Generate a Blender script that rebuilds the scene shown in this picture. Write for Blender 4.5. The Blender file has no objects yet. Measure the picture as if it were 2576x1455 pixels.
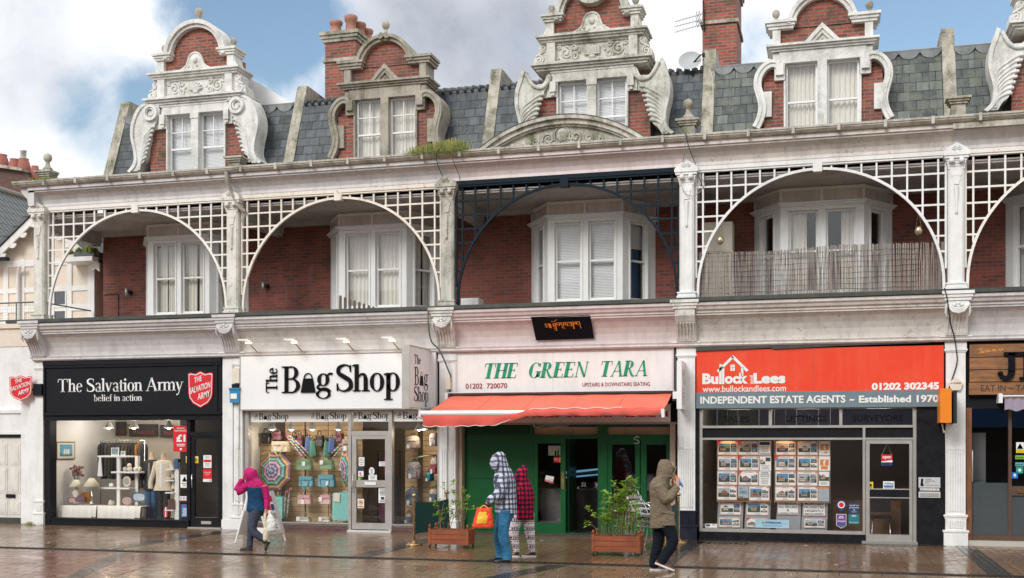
import bpy, math, random
from math import sin, cos, pi, radians, sqrt, atan2
random.seed(7)
C = bpy.context.scene.collection
SC = bpy.context.scene
# ------------------------------------------------------------------ camera
CX, CY, CZ, YAW, FPX = 18.537, -24.084, 2.0202, radians(15.548), 2920.0
cam_d = bpy.data.cameras.new("camera"); cam = bpy.data.objects.new("camera", cam_d); C.objects.link(cam)
cam.location = (CX, CY, CZ); cam.rotation_euler = (radians(90), 0, YAW)
cam_d.sensor_width = 36; cam_d.lens = FPX/2576*36; cam_d.shift_y = 0.1491; cam_d.shift_x = 0.0
cam_d.clip_end = 3000; SC.camera = cam

def at(x, y, Y=0.0):
 """world X, Z of a point of the surveyed photo (2576 px wide) that lies at depth Y"""
 t = (x-1288)/FPX; c, s = cos(YAW), sin(YAW); dy = Y-CY
 dx = dy*(t*c-s)/(c+t*s); zc = -dx*s+dy*c
 return CX+dx, CZ-(y-1111.56)*zc/FPX

def gnd(x, y):
 zc = CZ*FPX/(y-1111.56); xc = (x-1288)/FPX*zc; c, s = cos(YAW), sin(YAW)
 return CX+xc*c-zc*s, CY+xc*s+zc*c

# ------------------------------------------------------------------ world, sun, exposure
SUN_EL, SUN_AZ = radians(34), radians(198)
SC.view_settings.view_transform = 'Standard'; SC.view_settings.look = 'None'
SC.view_settings.exposure = 0.47; SC.view_settings.gamma = 1.0
W = bpy.data.worlds.new("World"); SC.world = W; W.use_nodes = True
wn, wl = W.node_tree.nodes, W.node_tree.links
for n in list(wn): wn.remove(n)

def wnode(t, **k):
 n = wn.new(t)
 for a, b in k.items(): setattr(n, a, b)
 return n
def wmath(op, a, b=None, clamp=False):
 n = wnode('ShaderNodeMath', operation=op, use_clamp=clamp)
 for i, v in enumerate((a, b)):
  if v is None: continue
  if isinstance(v, (int, float)): n.inputs[i].default_value = v
  else: wl.new(v, n.inputs[i])
 return n.outputs[0]
def dirpx(x, y):
 xc, zc, up = (x-1288)/FPX, 1.0, -(y-1111.56)/FPX
 c, s = cos(YAW), sin(YAW); v = (xc*c-zc*s, xc*s+zc*c, up)
 l = sqrt(sum(a*a for a in v)); return tuple(a/l for a in v)
tc = wnode('ShaderNodeTexCoord'); D = tc.outputs['Generated']
def blobs(lst):
 tot = None
 for x, y, r, amp in lst:                       # a soft-edged patch of sky about a direction
  dp = wnode('ShaderNodeVectorMath', operation='DOT_PRODUCT'); wl.new(D, dp.inputs[0]); dp.inputs[1].default_value = dirpx(x, y)
  mr = wnode('ShaderNodeMapRange', interpolation_type='SMOOTHSTEP')
  wl.new(dp.outputs['Value'], mr.inputs['Value'])
  mr.inputs['From Min'].default_value = cos(r/FPX*1.35); mr.inputs['From Max'].default_value = cos(r/FPX*.35)
  mr.inputs['To Min'].default_value = 0; mr.inputs['To Max'].default_value = amp
  tot = mr.outputs[0] if tot is None else wmath('ADD', tot, mr.outputs[0])
 return tot
def wnoise(sc, det, rough, dist=0.0):
 n = wnode('ShaderNodeTexNoise'); wl.new(D, n.inputs['Vector'])
 for k, v in (('Scale', sc), ('Detail', det), ('Roughness', rough), ('Distortion', dist)): n.inputs[k].default_value = v
 return wmath('SUBTRACT', n.outputs['Fac'], .5)
n_big, n_fin, n_sh = wnoise(5.5, 10, .56, .25), wnoise(19, 9, .62, .4), wnoise(4.2, 9, .55, .2)
nsum = wmath('ADD', wmath('MULTIPLY', n_big, 1.7), wmath('MULTIPLY', n_fin, 1.1))
clear = blobs([(600, 40, 170, .62), (760, 130, 150, .62), (700, 30, 130, .4), (300, 300, 150, .58), (160, 250, 70, .3), (400, 250, 80, .35),
   (2300, 60, 200, .62), (2200, 140, 150, .45), (2450, 20, 150, .5), (1900, 130, 90, .25)])
lit = blobs([(700, 130, 130, .35), (2480, 130, 90, .3)])
cov = wmath('ADD', wmath('SUBTRACT', wmath('ADD', .92, nsum), clear), lit)
covr = wnode('ShaderNodeMapRange', interpolation_type='SMOOTHSTEP'); wl.new(cov, covr.inputs['Value'])
covr.inputs['From Min'].default_value = .08; covr.inputs['From Max'].default_value = .88
dark = blobs([(1200, 60, 270, .50), (960, 20, 170, .26), (1290, 190, 190, .28), (250, 120, 260, .20), (60, 330, 160, .16), (1288, 200, 1500, .12)])
dk = wmath('ADD', dark, wmath('ADD', wmath('MULTIPLY', n_sh, 1.2), wmath('MULTIPLY', n_fin, .6)), True)
ccol = wnode('ShaderNodeMix', data_type='RGBA'); wl.new(dk, ccol.inputs['Factor'])
ccol.inputs['A'].default_value = (9.0, 9.1, 9.3, 1); ccol.inputs['B'].default_value = (3.1, 3.4, 4.0, 1)
sky = wnode('ShaderNodeTexSky', sky_type='NISHITA'); sky.sun_disc = False
sky.sun_elevation = SUN_EL; sky.sun_rotation = SUN_AZ; sky.air_density = 1.35; sky.dust_density = .8; sky.ozone_density = 2.2
skm = wnode('ShaderNodeMix', data_type='RGBA'); wl.new(covr.outputs[0], skm.inputs['Factor'])
wl.new(sky.outputs[0], skm.inputs['A']); wl.new(ccol.outputs['Result'], skm.inputs['B'])
bg = wnode('ShaderNodeBackground'); bg.inputs['Strength'].default_value = .1
wl.new(skm.outputs['Result'], bg.inputs['Color'])
wo = wnode('ShaderNodeOutputWorld'); wl.new(bg.outputs[0], wo.inputs['Surface'])

sd = bpy.data.lights.new("sun", 'SUN'); sd.energy = 1.45; sd.angle = radians(22); sd.color = (1, .98, .95)
so = bpy.data.objects.new("sun", sd); C.objects.link(so)
so.rotation_euler = (radians(90)-SUN_EL, 0, radians(180)-SUN_AZ)   # same direction as the sky's sun
so.location = (10, -20, 40)

# ------------------------------------------------------------------ mesh helpers
ORG = {}
class MB:
 def __init__(s): s.v = []; s.f = []; s.m = []; s.sm = []
 def add(s, vs, fs, m=0, smooth=False):
  o = len(s.v); s.v += [tuple(p) for p in vs]
  for f in fs: s.f.append([i+o for i in f]); s.m.append(m); s.sm.append(smooth)
  return s
 def box(s, x0, x1, y0, y1, z0, z1, m=0):
  vs = [(x, y, z) for z in (z0, z1) for y in (y0, y1) for x in (x0, x1)]
  return s.add(vs, [(0,2,3,1),(4,5,7,6),(0,1,5,4),(2,6,7,3),(0,4,6,2),(1,3,7,5)], m)
 def frm(s, o, u, n, u0, u1, n0, n1, z0, z1, m=0):      # box in a vertical frame: o origin, u along, n outward
  vs = [(o[0]+u[0]*a+n[0]*b, o[1]+u[1]*a+n[1]*b, z) for z in (z0, z1) for b in (n0, n1) for a in (u0, u1)]
  return s.add(vs, [(0,2,3,1),(4,5,7,6),(0,1,5,4),(2,6,7,3),(0,4,6,2),(1,3,7,5)], m)
 def prism(s, poly, ax, a0, a1, m=0, smooth=False):
  k = len(poly)
  mp = {'y': lambda p, a: (p[0], a, p[1]), 'x': lambda p, a: (a, p[0], p[1]), 'z': lambda p, a: (p[0], p[1], a)}[ax]
  vs = [mp(p, a0) for p in poly]+[mp(p, a1) for p in poly]
  s.add(vs, [list(range(k))[::-1], list(range(k, 2*k))], m)
  return s.add(vs, [(i, (i+1) % k, (i+1) % k+k, i+k) for i in range(k)], m, smooth)
 def tube(s, path, r, n=8, m=0, closed=False, flat=1.0, caps=True):
  k = len(path); rs = r if isinstance(r, (list, tuple)) else [r]*k
  vs = []; pu = None
  for i in range(k):
   a = path[(i-1) % k] if (closed or i > 0) else path[i]; b = path[(i+1) % k] if (closed or i < k-1) else path[i]
   d = [b[j]-a[j] for j in range(3)]; l = sqrt(sum(t*t for t in d)) or 1; d = [t/l for t in d]
   if pu is None: pu = (0, 0, 1) if abs(d[2]) < .9 else (0, 1, 0)
   q = sum(pu[j]*d[j] for j in range(3)); u = [pu[j]-q*d[j] for j in range(3)]
   l = sqrt(sum(t*t for t in u)) or 1; u = [t/l for t in u]; pu = u
   w = [d[1]*u[2]-d[2]*u[1], d[2]*u[0]-d[0]*u[2], d[0]*u[1]-d[1]*u[0]]
   for j in range(n):
    t = 2*pi*j/n; ca, sa = cos(t)*rs[i], sin(t)*rs[i]*flat
    vs.append(tuple(path[i][q]+u[q]*ca+w[q]*sa for q in range(3)))
  fs = [(i*n+j, i*n+(j+1) % n, ((i+1) % k)*n+(j+1) % n, ((i+1) % k)*n+j) for i in range(k if closed else k-1) for j in range(n)]
  s.add(vs, fs, m, n > 5)
  if caps and not closed: s.add(vs, [list(range(n))[::-1], list(range((k-1)*n, k*n))], m)
  return s
 def lathe(s, c, prof, n=14, m=0, sx=1, sy=1, smooth=True, a0=0, a1=2*pi):
  full = abs(a1-a0-2*pi) < 1e-6; nn = n if full else n+1; vs = []
  for r, z in prof:
   for j in range(nn):
    t = a0+(a1-a0)*j/n; vs.append((c[0]+r*cos(t)*sx, c[1]+r*sin(t)*sy, c[2]+z))
  fs = [(i*nn+j, i*nn+(j+1) % nn, (i+1)*nn+(j+1) % nn, (i+1)*nn+j) for i in range(len(prof)-1) for j in range(n)]
  return s.add(vs, fs, m, smooth)
 def ball(s, c, r, n=12, m=0, sc=(1, 1, 1)):
  vs = []; fs = []; k = max(4, n//2)
  for i in range(k+1):
   p = pi*i/k
   for j in range(n):
    t = 2*pi*j/n; vs.append((c[0]+r*sc[0]*sin(p)*cos(t), c[1]+r*sc[1]*sin(p)*sin(t), c[2]-r*sc[2]*cos(p)))
  fs = [(i*n+j, i*n+(j+1) % n, (i+1)*n+(j+1) % n, (i+1)*n+j) for i in range(k) for j in range(n)]
  return s.add(vs, fs, m, True)
 def loft(s, rings, m=0, cap=True, smooth=True):
  n = len(rings[0]); vs = [p for r in rings for p in r]
  fs = [(i*n+j, i*n+(j+1) % n, (i+1)*n+(j+1) % n, (i+1)*n+j) for i in range(len(rings)-1) for j in range(n)]
  s.add(vs, fs, m, smooth)
  if cap: s.add(vs, [list(range(n))[::-1], list(range((len(rings)-1)*n, len(rings)*n))], m)
  return s
 def ring2(s, outer, inner, y0, y1, m=0):                 # strip between two outlines (x,z) of equal count, extruded in y
  k = len(outer); vs = [(p[0], y, p[1]) for y in (y0, y1) for l in (outer, inner) for p in l]
  fs = []
  for i in range(k-1):
   fs += [(i, i+1, k+i+1, k+i), (2*k+i, 3*k+i, 3*k+i+1, 2*k+i+1), (i, 2*k+i, 2*k+i+1, i+1), (k+i, k+i+1, 3*k+i+1, 3*k+i)]
  fs += [(0, k, 3*k, 2*k), (k-1, 3*k-1, 4*k-1, 2*k-1)]
  return s.add(vs, fs, m)
 def tris(s, pts, tri, mp, m=0): return s.add([mp(*p) for p in pts], tri, m)
 def merge(s, o):
  k = len(s.v); s.v += o.v; s.f += [[i+k for i in f] for f in o.f]; s.m += o.m; s.sm += o.sm; return s
 def build(s, name, mats, parent=None, org=None, kind=None, mods=None):
  if not isinstance(mats, (list, tuple)): mats = [mats]
  if org is None:
   if parent is not None: org = ORG[parent.name]
   else:
    xs, ys, zs = zip(*s.v); org = ((min(xs)+max(xs))/2, (min(ys)+max(ys))/2, min(zs))
  me = bpy.data.meshes.new(name)
  me.from_pydata([(a-org[0], b-org[1], c-org[2]) for a, b, c in s.v], [], s.f)
  for q in mats: me.materials.append(q)
  me.polygons.foreach_set('material_index', s.m); me.polygons.foreach_set('use_smooth', s.sm)
  me.update()
  o = bpy.data.objects.new(name, me); C.objects.link(o)
  if parent is not None: o.parent = parent
  else: o.location = org
  ORG[o.name] = org
  if kind: o['kind'] = kind
  return o

def tag(o, label, cat, group=None):
 o['label'] = label; o['category'] = cat
 if group: o['group'] = group
 return o
def thing(name, label, cat, loc, group=None):
 o = bpy.data.objects.new(name, None); C.objects.link(o); o.location = loc; o.empty_display_size = .1
 ORG[o.name] = tuple(loc); return tag(o, label, cat, group)
def solo(mb, name, mats, label, cat, group=None, org=None):
 return tag(mb.build(name, mats, None, org), label, cat, group)
def copy_tree(o, loc=None, parent=None):
 c = o.copy(); C.objects.link(c); c.parent = parent
 ORG[c.name] = ORG.get(o.name, (0, 0, 0))
 if loc is not None: c.location = loc
 for ch in list(o.children): copy_tree(ch, None, c)
 return c
def arc(cx, cz, rx, rz, a0, a1, n): return [(cx+rx*cos(radians(a0+(a1-a0)*i/n)), cz+rz*sin(radians(a0+(a1-a0)*i/n))) for i in range(n+1)]
def catmull(pts, n=6, closed=False):
 out = []; k = len(pts)
 for i in range(k if closed else k-1):
  g = lambda j: pts[j % k] if closed else pts[min(max(j, 0), k-1)]
  p0, p1, p2, p3 = g(i-1), g(i), g(i+1), g(i+2)
  for q in range(n):
   t = q/n
   out.append(tuple(.5*((2*b)+(c-a)*t+(2*a-5*b+4*c-d)*t*t+(-a+3*b-3*c+d)*t**3) for a, b, c, d in zip(p0, p1, p2, p3)))
 if not closed: out.append(tuple(pts[-1]))
 return out

# ------------------------------------------------------------------ materials
class NT:
 def __init__(s, name):
  s.mat = bpy.data.materials.new(name); s.mat.use_nodes = True; s.t = s.mat.node_tree
  s.n = s.t.nodes; s.l = s.t.links; s.b = s.n['Principled BSDF']; s.out = s.n['Material Output']
 def node(s, t, ins=None, **k):
  n = s.n.new(t)
  for a, b in k.items(): setattr(n, a, b)
  for a, b in (ins or {}).items(): s.set(n.inputs[a], b)
  return n
 def set(s, sock, v):
  if hasattr(v, 'is_linked') or hasattr(v, 'links'): s.l.new(v, sock)
  elif isinstance(v, (tuple, list)) and len(v) == 3 and sock.type == 'RGBA': sock.default_value = (*v, 1)
  else: sock.default_value = v
 def math(s, op, a, b=0.0, c=0.0, clamp=False):
  n = s.n.new('ShaderNodeMath'); n.operation = op; n.use_clamp = clamp
  for i, v in enumerate((a, b, c)): s.set(n.inputs[i], v)
  return n.outputs[0]
 def mix(s, f, a, b, bt='MIX'):
  n = s.n.new('ShaderNodeMix'); n.data_type = 'RGBA'; n.blend_type = bt
  s.set(n.inputs['Factor'], f); s.set(n.inputs['A'], a); s.set(n.inputs['B'], b); return n.outputs['Result']
 def noise(s, vec, scale, detail=4, rough=.55, dist=0):
  n = s.node('ShaderNodeTexNoise', {'Scale': scale, 'Detail': detail, 'Roughness': rough, 'Distortion': dist})
  if vec is not None: s.l.new(vec, n.inputs['Vector'])
  return n.outputs['Fac']
 def ramp(s, f, a, b, lo=0.0, hi=1.0):
  n = s.node('ShaderNodeMapRange', {'Value': f, 'From Min': a, 'From Max': b, 'To Min': lo, 'To Max': hi}); return n.outputs[0]
 def pos(s): return s.node('ShaderNodeNewGeometry').outputs['Position']
 def obj(s): return s.node('ShaderNodeTexCoord').outputs['Object']
 def xyz(s, v): n = s.node('ShaderNodeSeparateXYZ', {0: v}); return n.outputs[0], n.outputs[1], n.outputs[2]
 def vec(s, x, y, z=0.0): return s.node('ShaderNodeCombineXYZ', {0: x, 1: y, 2: z}).outputs[0]
 def scl(s, v, k): n = s.node('ShaderNodeVectorMath', operation='MULTIPLY'); s.l.new(v, n.inputs[0]); n.inputs[1].default_value = k; return n.outputs[0]
 def fin(s, col=None, rough=None, bump=None, bs=.3, bd=.01, **k):
  for nm, v in k.items(): s.set(s.b.inputs[nm.replace('_', ' ')], v)
  if col is not None: s.set(s.b.inputs['Base Color'], col)
  if rough is not None: s.set(s.b.inputs['Roughness'], rough)
  if bump is not None:
   n = s.node('ShaderNodeBump', {'Strength': bs, 'Distance': bd, 'Height': bump}); s.l.new(n.outputs[0], s.b.inputs['Normal'])
  return s.mat
MATS = {}
def plain(name, col, rough=.55, var=.12, scale=6.0, metallic=0.0, bump=0.0, spec=.5, fine=60):
 """one surface colour with a little mottling and wear"""
 if name in MATS: return MATS[name]
 s = NT(name); p = s.pos()
 a = s.noise(p, scale, 5); b = s.noise(p, fine, 3)
 f = s.math('ADD', s.math('MULTIPLY', s.math('SUBTRACT', a, .5), 2.4*var), s.math('MULTIPLY', s.math('SUBTRACT', b, .5), 1.2*var))
 f = s.math('ADD', f, 1.0)
 c = s.node('ShaderNodeVectorMath', operation='SCALE'); c.inputs[0].default_value = col; s.l.new(f, c.inputs['Scale'])
 s.fin(c.outputs[0], s.math('ADD', rough-.08, s.math('MULTIPLY', a, .16)), b if bump else None, bump, .01, Metallic=metallic)
 s.b.inputs['Specular IOR Level'].default_value = spec
 MATS[name] = s.mat; return s.mat
def painted(name, col, dirt=(.20, .19, .16), amt=.5, green=0.0, rough=.5, peel=0.0, bump=.25, rust=0.0):
 """weathered paint or stone: soft blotches, rain streaks, lichen and flaking"""
 s = NT(name); p = s.pos(); x, y, z = s.xyz(p)
 st = s.noise(s.vec(s.math('MULTIPLY', x, 7), s.math('MULTIPLY', y, 7), s.math('MULTIPLY', z, .9)), 1.0, 5)
 bl = s.noise(p, 1.7, 6, .6); fn = s.noise(p, 28, 5, .65)
 d = s.math('ADD', s.math('MULTIPLY', s.ramp(st, .45, .75), .55), s.math('MULTIPLY', s.ramp(bl, .42, .75), .6))
 d = s.math('MULTIPLY', s.math('MULTIPLY', d, s.ramp(fn, .15, .65)), amt*1.7, clamp=True)
 c = s.mix(d, col, dirt)
 if green: c = s.mix(s.math('MULTIPLY', s.ramp(s.noise(p, 3.1, 6, .7), .48, .68), green, clamp=True), c, (.115, .125, .045))
 if peel: c = s.mix(s.math('MULTIPLY', s.ramp(s.noise(p, 6.5, 8, .7), .60, .63), peel, clamp=True), c, (.33, .27, .22))
 if rust: c = s.mix(s.math('MULTIPLY', s.ramp(s.noise(p, 5.3, 8, .75), .58, .68), rust, clamp=True), c, (.35, .12, .03))
 s.fin(c, rough, s.math('ADD', fn, s.math('MULTIPLY', bl, .5)), bump, .01)
 MATS[name] = s.mat; return s.mat
def brick(name, c1, c2, mortar, bw=.235, bh=.078, msize=.011, soot=.35, moss=0.0, rough=.75):
 s = NT(name); g = s.node('ShaderNodeNewGeometry'); x, y, z = s.xyz(g.outputs['Position']); nx, ny, nzz = s.xyz(g.outputs['Normal'])
 u = s.math('ADD', s.math('MULTIPLY', x, s.math('ROUND', s.math('ABSOLUTE', ny))), s.math('MULTIPLY', y, s.math('ROUND', s.math('ABSOLUTE', nx))))
 b = s.node('ShaderNodeTexBrick', {'Vector': s.vec(u, z), 'Color1': c1, 'Color2': c2, 'Mortar': mortar, 'Scale': 1.0, 'Mortar Size': msize, 'Mortar Smooth': .3,
  'Bias': 0.0, 'Brick Width': bw, 'Row Height': bh})
 p = g.outputs['Position']
 n1 = s.noise(p, 1.3, 5, .6); n2 = s.noise(p, 14, 4, .6)
 c = s.mix(s.math('MULTIPLY', s.ramp(n1, .42, .72), soot, clamp=True), b.outputs['Color'], (.035, .022, .02))
 c = s.mix(s.math('MULTIPLY', s.ramp(n2, .45, .8), .35, clamp=True), c, (.5, .3, .22), 'MULTIPLY')
 c = s.mix(s.ramp(s.noise(p, .8, 6, .65), .50, .72, 0, .35), c, (.34, .12, .075)); sv = s.noise(s.vec(s.math('MULTIPLY', u, 5), s.math('MULTIPLY', z, .6)), 1.0, 5); c = s.mix(s.ramp(sv, .55, .75, 0, .3), c, (.22, .17, .15))
 if moss: c = s.mix(s.math('MULTIPLY', s.ramp(s.noise(p, 2.3, 6, .7), .55, .68), moss, clamp=True), c, (.05, .055, .02))
 s.fin(c, rough, s.math('ADD', b.outputs['Fac'], s.math('MULTIPLY', n2, -.4)), -.5, .01)
 MATS[name] = s.mat; return s.mat
def glass(name, tint=(1, 1, 1), refl=1.0, dim=1.0):
 s = NT(name); s.n.remove(s.b)
 lw = s.node('ShaderNodeFresnel'); p = s.pos()
 s.l.new(s.math('SUBTRACT', 1.5, s.math('MULTIPLY', s.node('ShaderNodeNewGeometry').outputs['Backfacing'], .8333)), lw.inputs['IOR'])
 bp = s.node('ShaderNodeBump', {'Strength': .06, 'Distance': .02, 'Height': s.noise(p, 1.2, 2)})
 s.l.new(bp.outputs[0], lw.inputs['Normal'])
 tr = s.node('ShaderNodeBsdfTransparent', {'Color': tuple(t*dim for t in tint)})
 gl = s.node('ShaderNodeBsdfGlossy', {'Color': (1, 1, 1), 'Roughness': .012}); s.l.new(bp.outputs[0], gl.inputs['Normal'])
 mx = s.node('ShaderNodeMixShader'); s.l.new(s.math('MULTIPLY', lw.outputs[0], refl, clamp=True), mx.inputs[0])
 s.l.new(tr.outputs[0], mx.inputs[1]); s.l.new(gl.outputs[0], mx.inputs[2]); s.l.new(mx.outputs[0], s.out.inputs['Surface'])
 MATS[name] = s.mat; return s.mat
def glow(name, col, e):
 s = NT(name); s.fin((.8, .8, .8), .5); s.b.inputs['Emission Color'].default_value = (*col, 1); s.b.inputs['Emission Strength'].default_value = e
 MATS[name] = s.mat; return s.mat

WHITE = painted('white_paint', (.81, .81, .79), amt=.24, green=.10)
WHITE_OLD = painted('old_white_paint', (.74, .73, .69), dirt=(.22, .21, .18), amt=.5, green=.55, peel=.25)
COVE = painted('grey_cove_paint', (.63, .61, .60), dirt=(.22, .21, .205), amt=.42, peel=.25, rough=.6)
COVE_PINK = painted('pinkish_cove_paint', (.68, .60, .59), dirt=(.30, .24, .23), amt=.4, rough=.6)
STONE = painted('weathered_stone', (.50, .46, .38), dirt=(.10, .10, .08), amt=.95, green=.85, rough=.8, bump=.5)
BUFF = painted('buff_stone', (.44, .395, .33), dirt=(.10, .09, .07), amt=.8, green=.55, rough=.8, bump=.4)
GABLEW = painted('gable_white_stone', (.78, .77, .73), dirt=(.17, .17, .14), amt=.48, green=.38, rough=.65, bump=.35)
COLUMN = painted('column_paint', (.74, .72, .66), dirt=(.32, .30, .24), amt=.48, green=.35, peel=.7, rough=.6, rust=.1)
LATT_W = painted('lattice_paint', (.83, .81, .76), dirt=(.45, .40, .32), amt=.25, rough=.5, rust=.3)
LATT_R = painted('rusty_lattice_paint', (.82, .77, .68), dirt=(.45, .33, .22), amt=.3, rough=.55, rust=.9)
LATT_B = painted('navy_lattice_paint', (.006, .017, .028), dirt=(.012, .016, .02), amt=.5, rough=.6)
LATT_B.node_tree.nodes['Principled BSDF'].inputs['Specular IOR Level'].default_value = .15
BRICK = brick('red_brick', (.31, .062, .038), (.15, .034, .026), (.16, .115, .095), soot=.5)
BRICKG = brick('gable_brick', (.43, .088, .044), (.17, .045, .03), (.25, .19, .155), soot=.7, moss=.75, msize=.013)
BRICKD = brick('sooty_brick', (.16, .06, .045), (.09, .05, .04), (.10, .08, .07), soot=.6, moss=.5)
LEAD = painted('dark_lead', (.045, .05, .045), dirt=(.02, .025, .02), amt=.6, green=.4, rough=.5)
BLACKP = plain('black_paint', (.009, .010, .013), .45, .3, spec=.18)
GRANITE = plain('black_granite', (.012, .013, .016), .3, .6, fine=140, spec=.25)
ALU = plain('brushed_aluminium', (.50, .48, .45), .38, .08, metallic=.6)
CHROME = plain('chrome', (.75, .75, .75), .18, .05, metallic=1.0)
BRASS = plain('brass', (.50, .33, .16), .28, .2, metallic=1.0)
SASH = plain('sash_paint', (.78, .78, .76), .45, .07)
UPVC = plain('white_plastic', (.80, .80, .80), .35, .04)
SIGNW = plain('sign_white', (.80, .80, .78), .4, .04, scale=2)
BOARDW = painted('white_fascia_board', (.83, .83, .83), dirt=(.55, .55, .53), amt=.12, rough=.4, bump=.05)
INK = plain('black_ink', (.006, .006, .009), .5, .1, spec=.1)
GLASS = glass('window_glass', refl=1.1)
SHOPGLASS = glass('shop_glass', refl=.8)
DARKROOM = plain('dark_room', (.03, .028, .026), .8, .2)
CURTAIN = plain('net_curtain', (.72, .69, .62), .8, .06)
BLIND = plain('white_blind', (.74, .76, .76), .6, .05)
RED = plain('red_print', (.62, .015, .025), .4, .06)
NAVY = plain('navy_print', (.02, .05, .14), .4, .1)
BLUE = plain('blue_print', (.03, .16, .45), .4, .1)
YELLOW = plain('yellow_print', (.80, .60, .03), .4, .06)
TEAL = plain('teal_print', (.02, .18, .19), .4, .1)
ORANGE = plain('orange_print', (.70, .23, .04), .4, .06)
PAPER = plain('white_paper', (.80, .80, .77), .6, .04)
CREAM = plain('cream_paint', (.70, .64, .52), .6, .06)
BLACKRUB = plain('black_rubber', (.015, .015, .015), .6, .2)

# ------------------------------------------------------------------ lettering
_tc = {}
def font_pts(sx, bold=0.0):
 key = (sx, bold)
 if key in _tc: return _tc[key]
 cu = bpy.data.curves.new('lettering', 'FONT'); cu.body = sx; cu.offset = bold; cu.resolution_u = 3; cu.size = 1
 o = bpy.data.objects.new('lettering', cu); C.objects.link(o)
 dg = bpy.context.evaluated_depsgraph_get(); me = bpy.data.meshes.new_from_object(o.evaluated_get(dg))
 pts = [(v.co.x, v.co.y) for v in me.vertices]; fs = [list(p.vertices) for p in me.polygons]
 bpy.data.objects.remove(o); bpy.data.curves.remove(cu); bpy.data.meshes.remove(me)
 _tc[key] = (pts, fs); return pts, fs
def plane_map(o, u=(1, 0, 0), v=(0, 0, 1)): return lambda a, b: tuple(o[i]+u[i]*a+v[i]*b for i in range(3))
def fit(pts, x0, z0, w, h, shear=0, skew=0):
 xs = [p[0] for p in pts]; ys = [p[1] for p in pts]; a, b = min(xs), min(ys)
 kx = w/(max(xs)-a or 1); ky = h/(max(ys)-b or 1)
 return [(x0+(x-a)*kx+shear*(y-b)*ky, z0+(y-b)*ky+skew*(x-a)*kx) for x, y in pts]
def text(mb, sx, x0, z0, w, h, mp, m=0, bold=.02, shear=0, skew=0):
 pts, fs = font_pts(sx, bold)
 if pts: mb.add([mp(*p) for p in fit(pts, x0, z0, w, h, shear, skew)], fs, m)
def ribbon(pts, smooth=True, n=5):
 P = catmull(pts, n) if smooth and len(pts) > 2 else pts
 vs = []; fs = []
 for i, (x, y, w) in enumerate(P):
  a = P[max(i-1, 0)]; b = P[min(i+1, len(P)-1)]; dx, dy = b[0]-a[0], b[1]-a[1]; l = sqrt(dx*dx+dy*dy) or 1
  nx, ny = -dy/l*w/2, dx/l*w/2; vs += [(x+nx, y+ny), (x-nx, y-ny)]
  if i: fs.append((2*i-2, 2*i-1, 2*i+1, 2*i))
 return vs, fs
T_, t_ = .15, .045
def ell(cx, cy, rx, ry, a0=0, a1=360, T=None, t=t_, n=20):
 T = T or T_; vs = []; fs = []
 for i in range(n+1):
  a = radians(a0+(a1-a0)*i/n); w = t+(T-t)*abs(cos(a))**1.5
  for k in (0, 1): vs.append((cx+(rx-k*w)*cos(a), cy+(ry-k*w*(.6+.4*abs(cos(a))))*sin(a)))
  if i: fs.append((2*i-2, 2*i-1, 2*i+1, 2*i))
 return vs, fs
def stem(x, y0, y1, T=None, sb=.10, st=0.0, tl=0.0):
 T = T or T_; o = [([(x-T/2, y0), (x+T/2, y0), (x+T/2, y1), (x-T/2, y1)], [(0, 1, 2, 3)])]
 if sb: o.append(([(x-T/2-sb, y0), (x+T/2+sb, y0), (x+T/2+sb, y0+.04), (x-T/2-sb, y0+.04)], [(0, 1, 2, 3)]))
 if st: o.append(([(x-T/2-st, y1-.04), (x+T/2+st, y1-.04), (x+T/2+st, y1), (x-T/2-st, y1)], [(0, 1, 2, 3)]))
 if tl: o.append(([(x-T/2-tl, y1-.07), (x-T/2, y1-.09), (x-T/2, y1), (x-T/2-tl, y1-.04)], [(0, 1, 2, 3)]))
 return o
def bar(x0, y0, x1, y1, w): return ribbon([(x0, y0, w), (x1, y1, w)], False)
def hb(x0, x1, y, w=.045): return bar(x0, y, x1, y, w)
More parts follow.
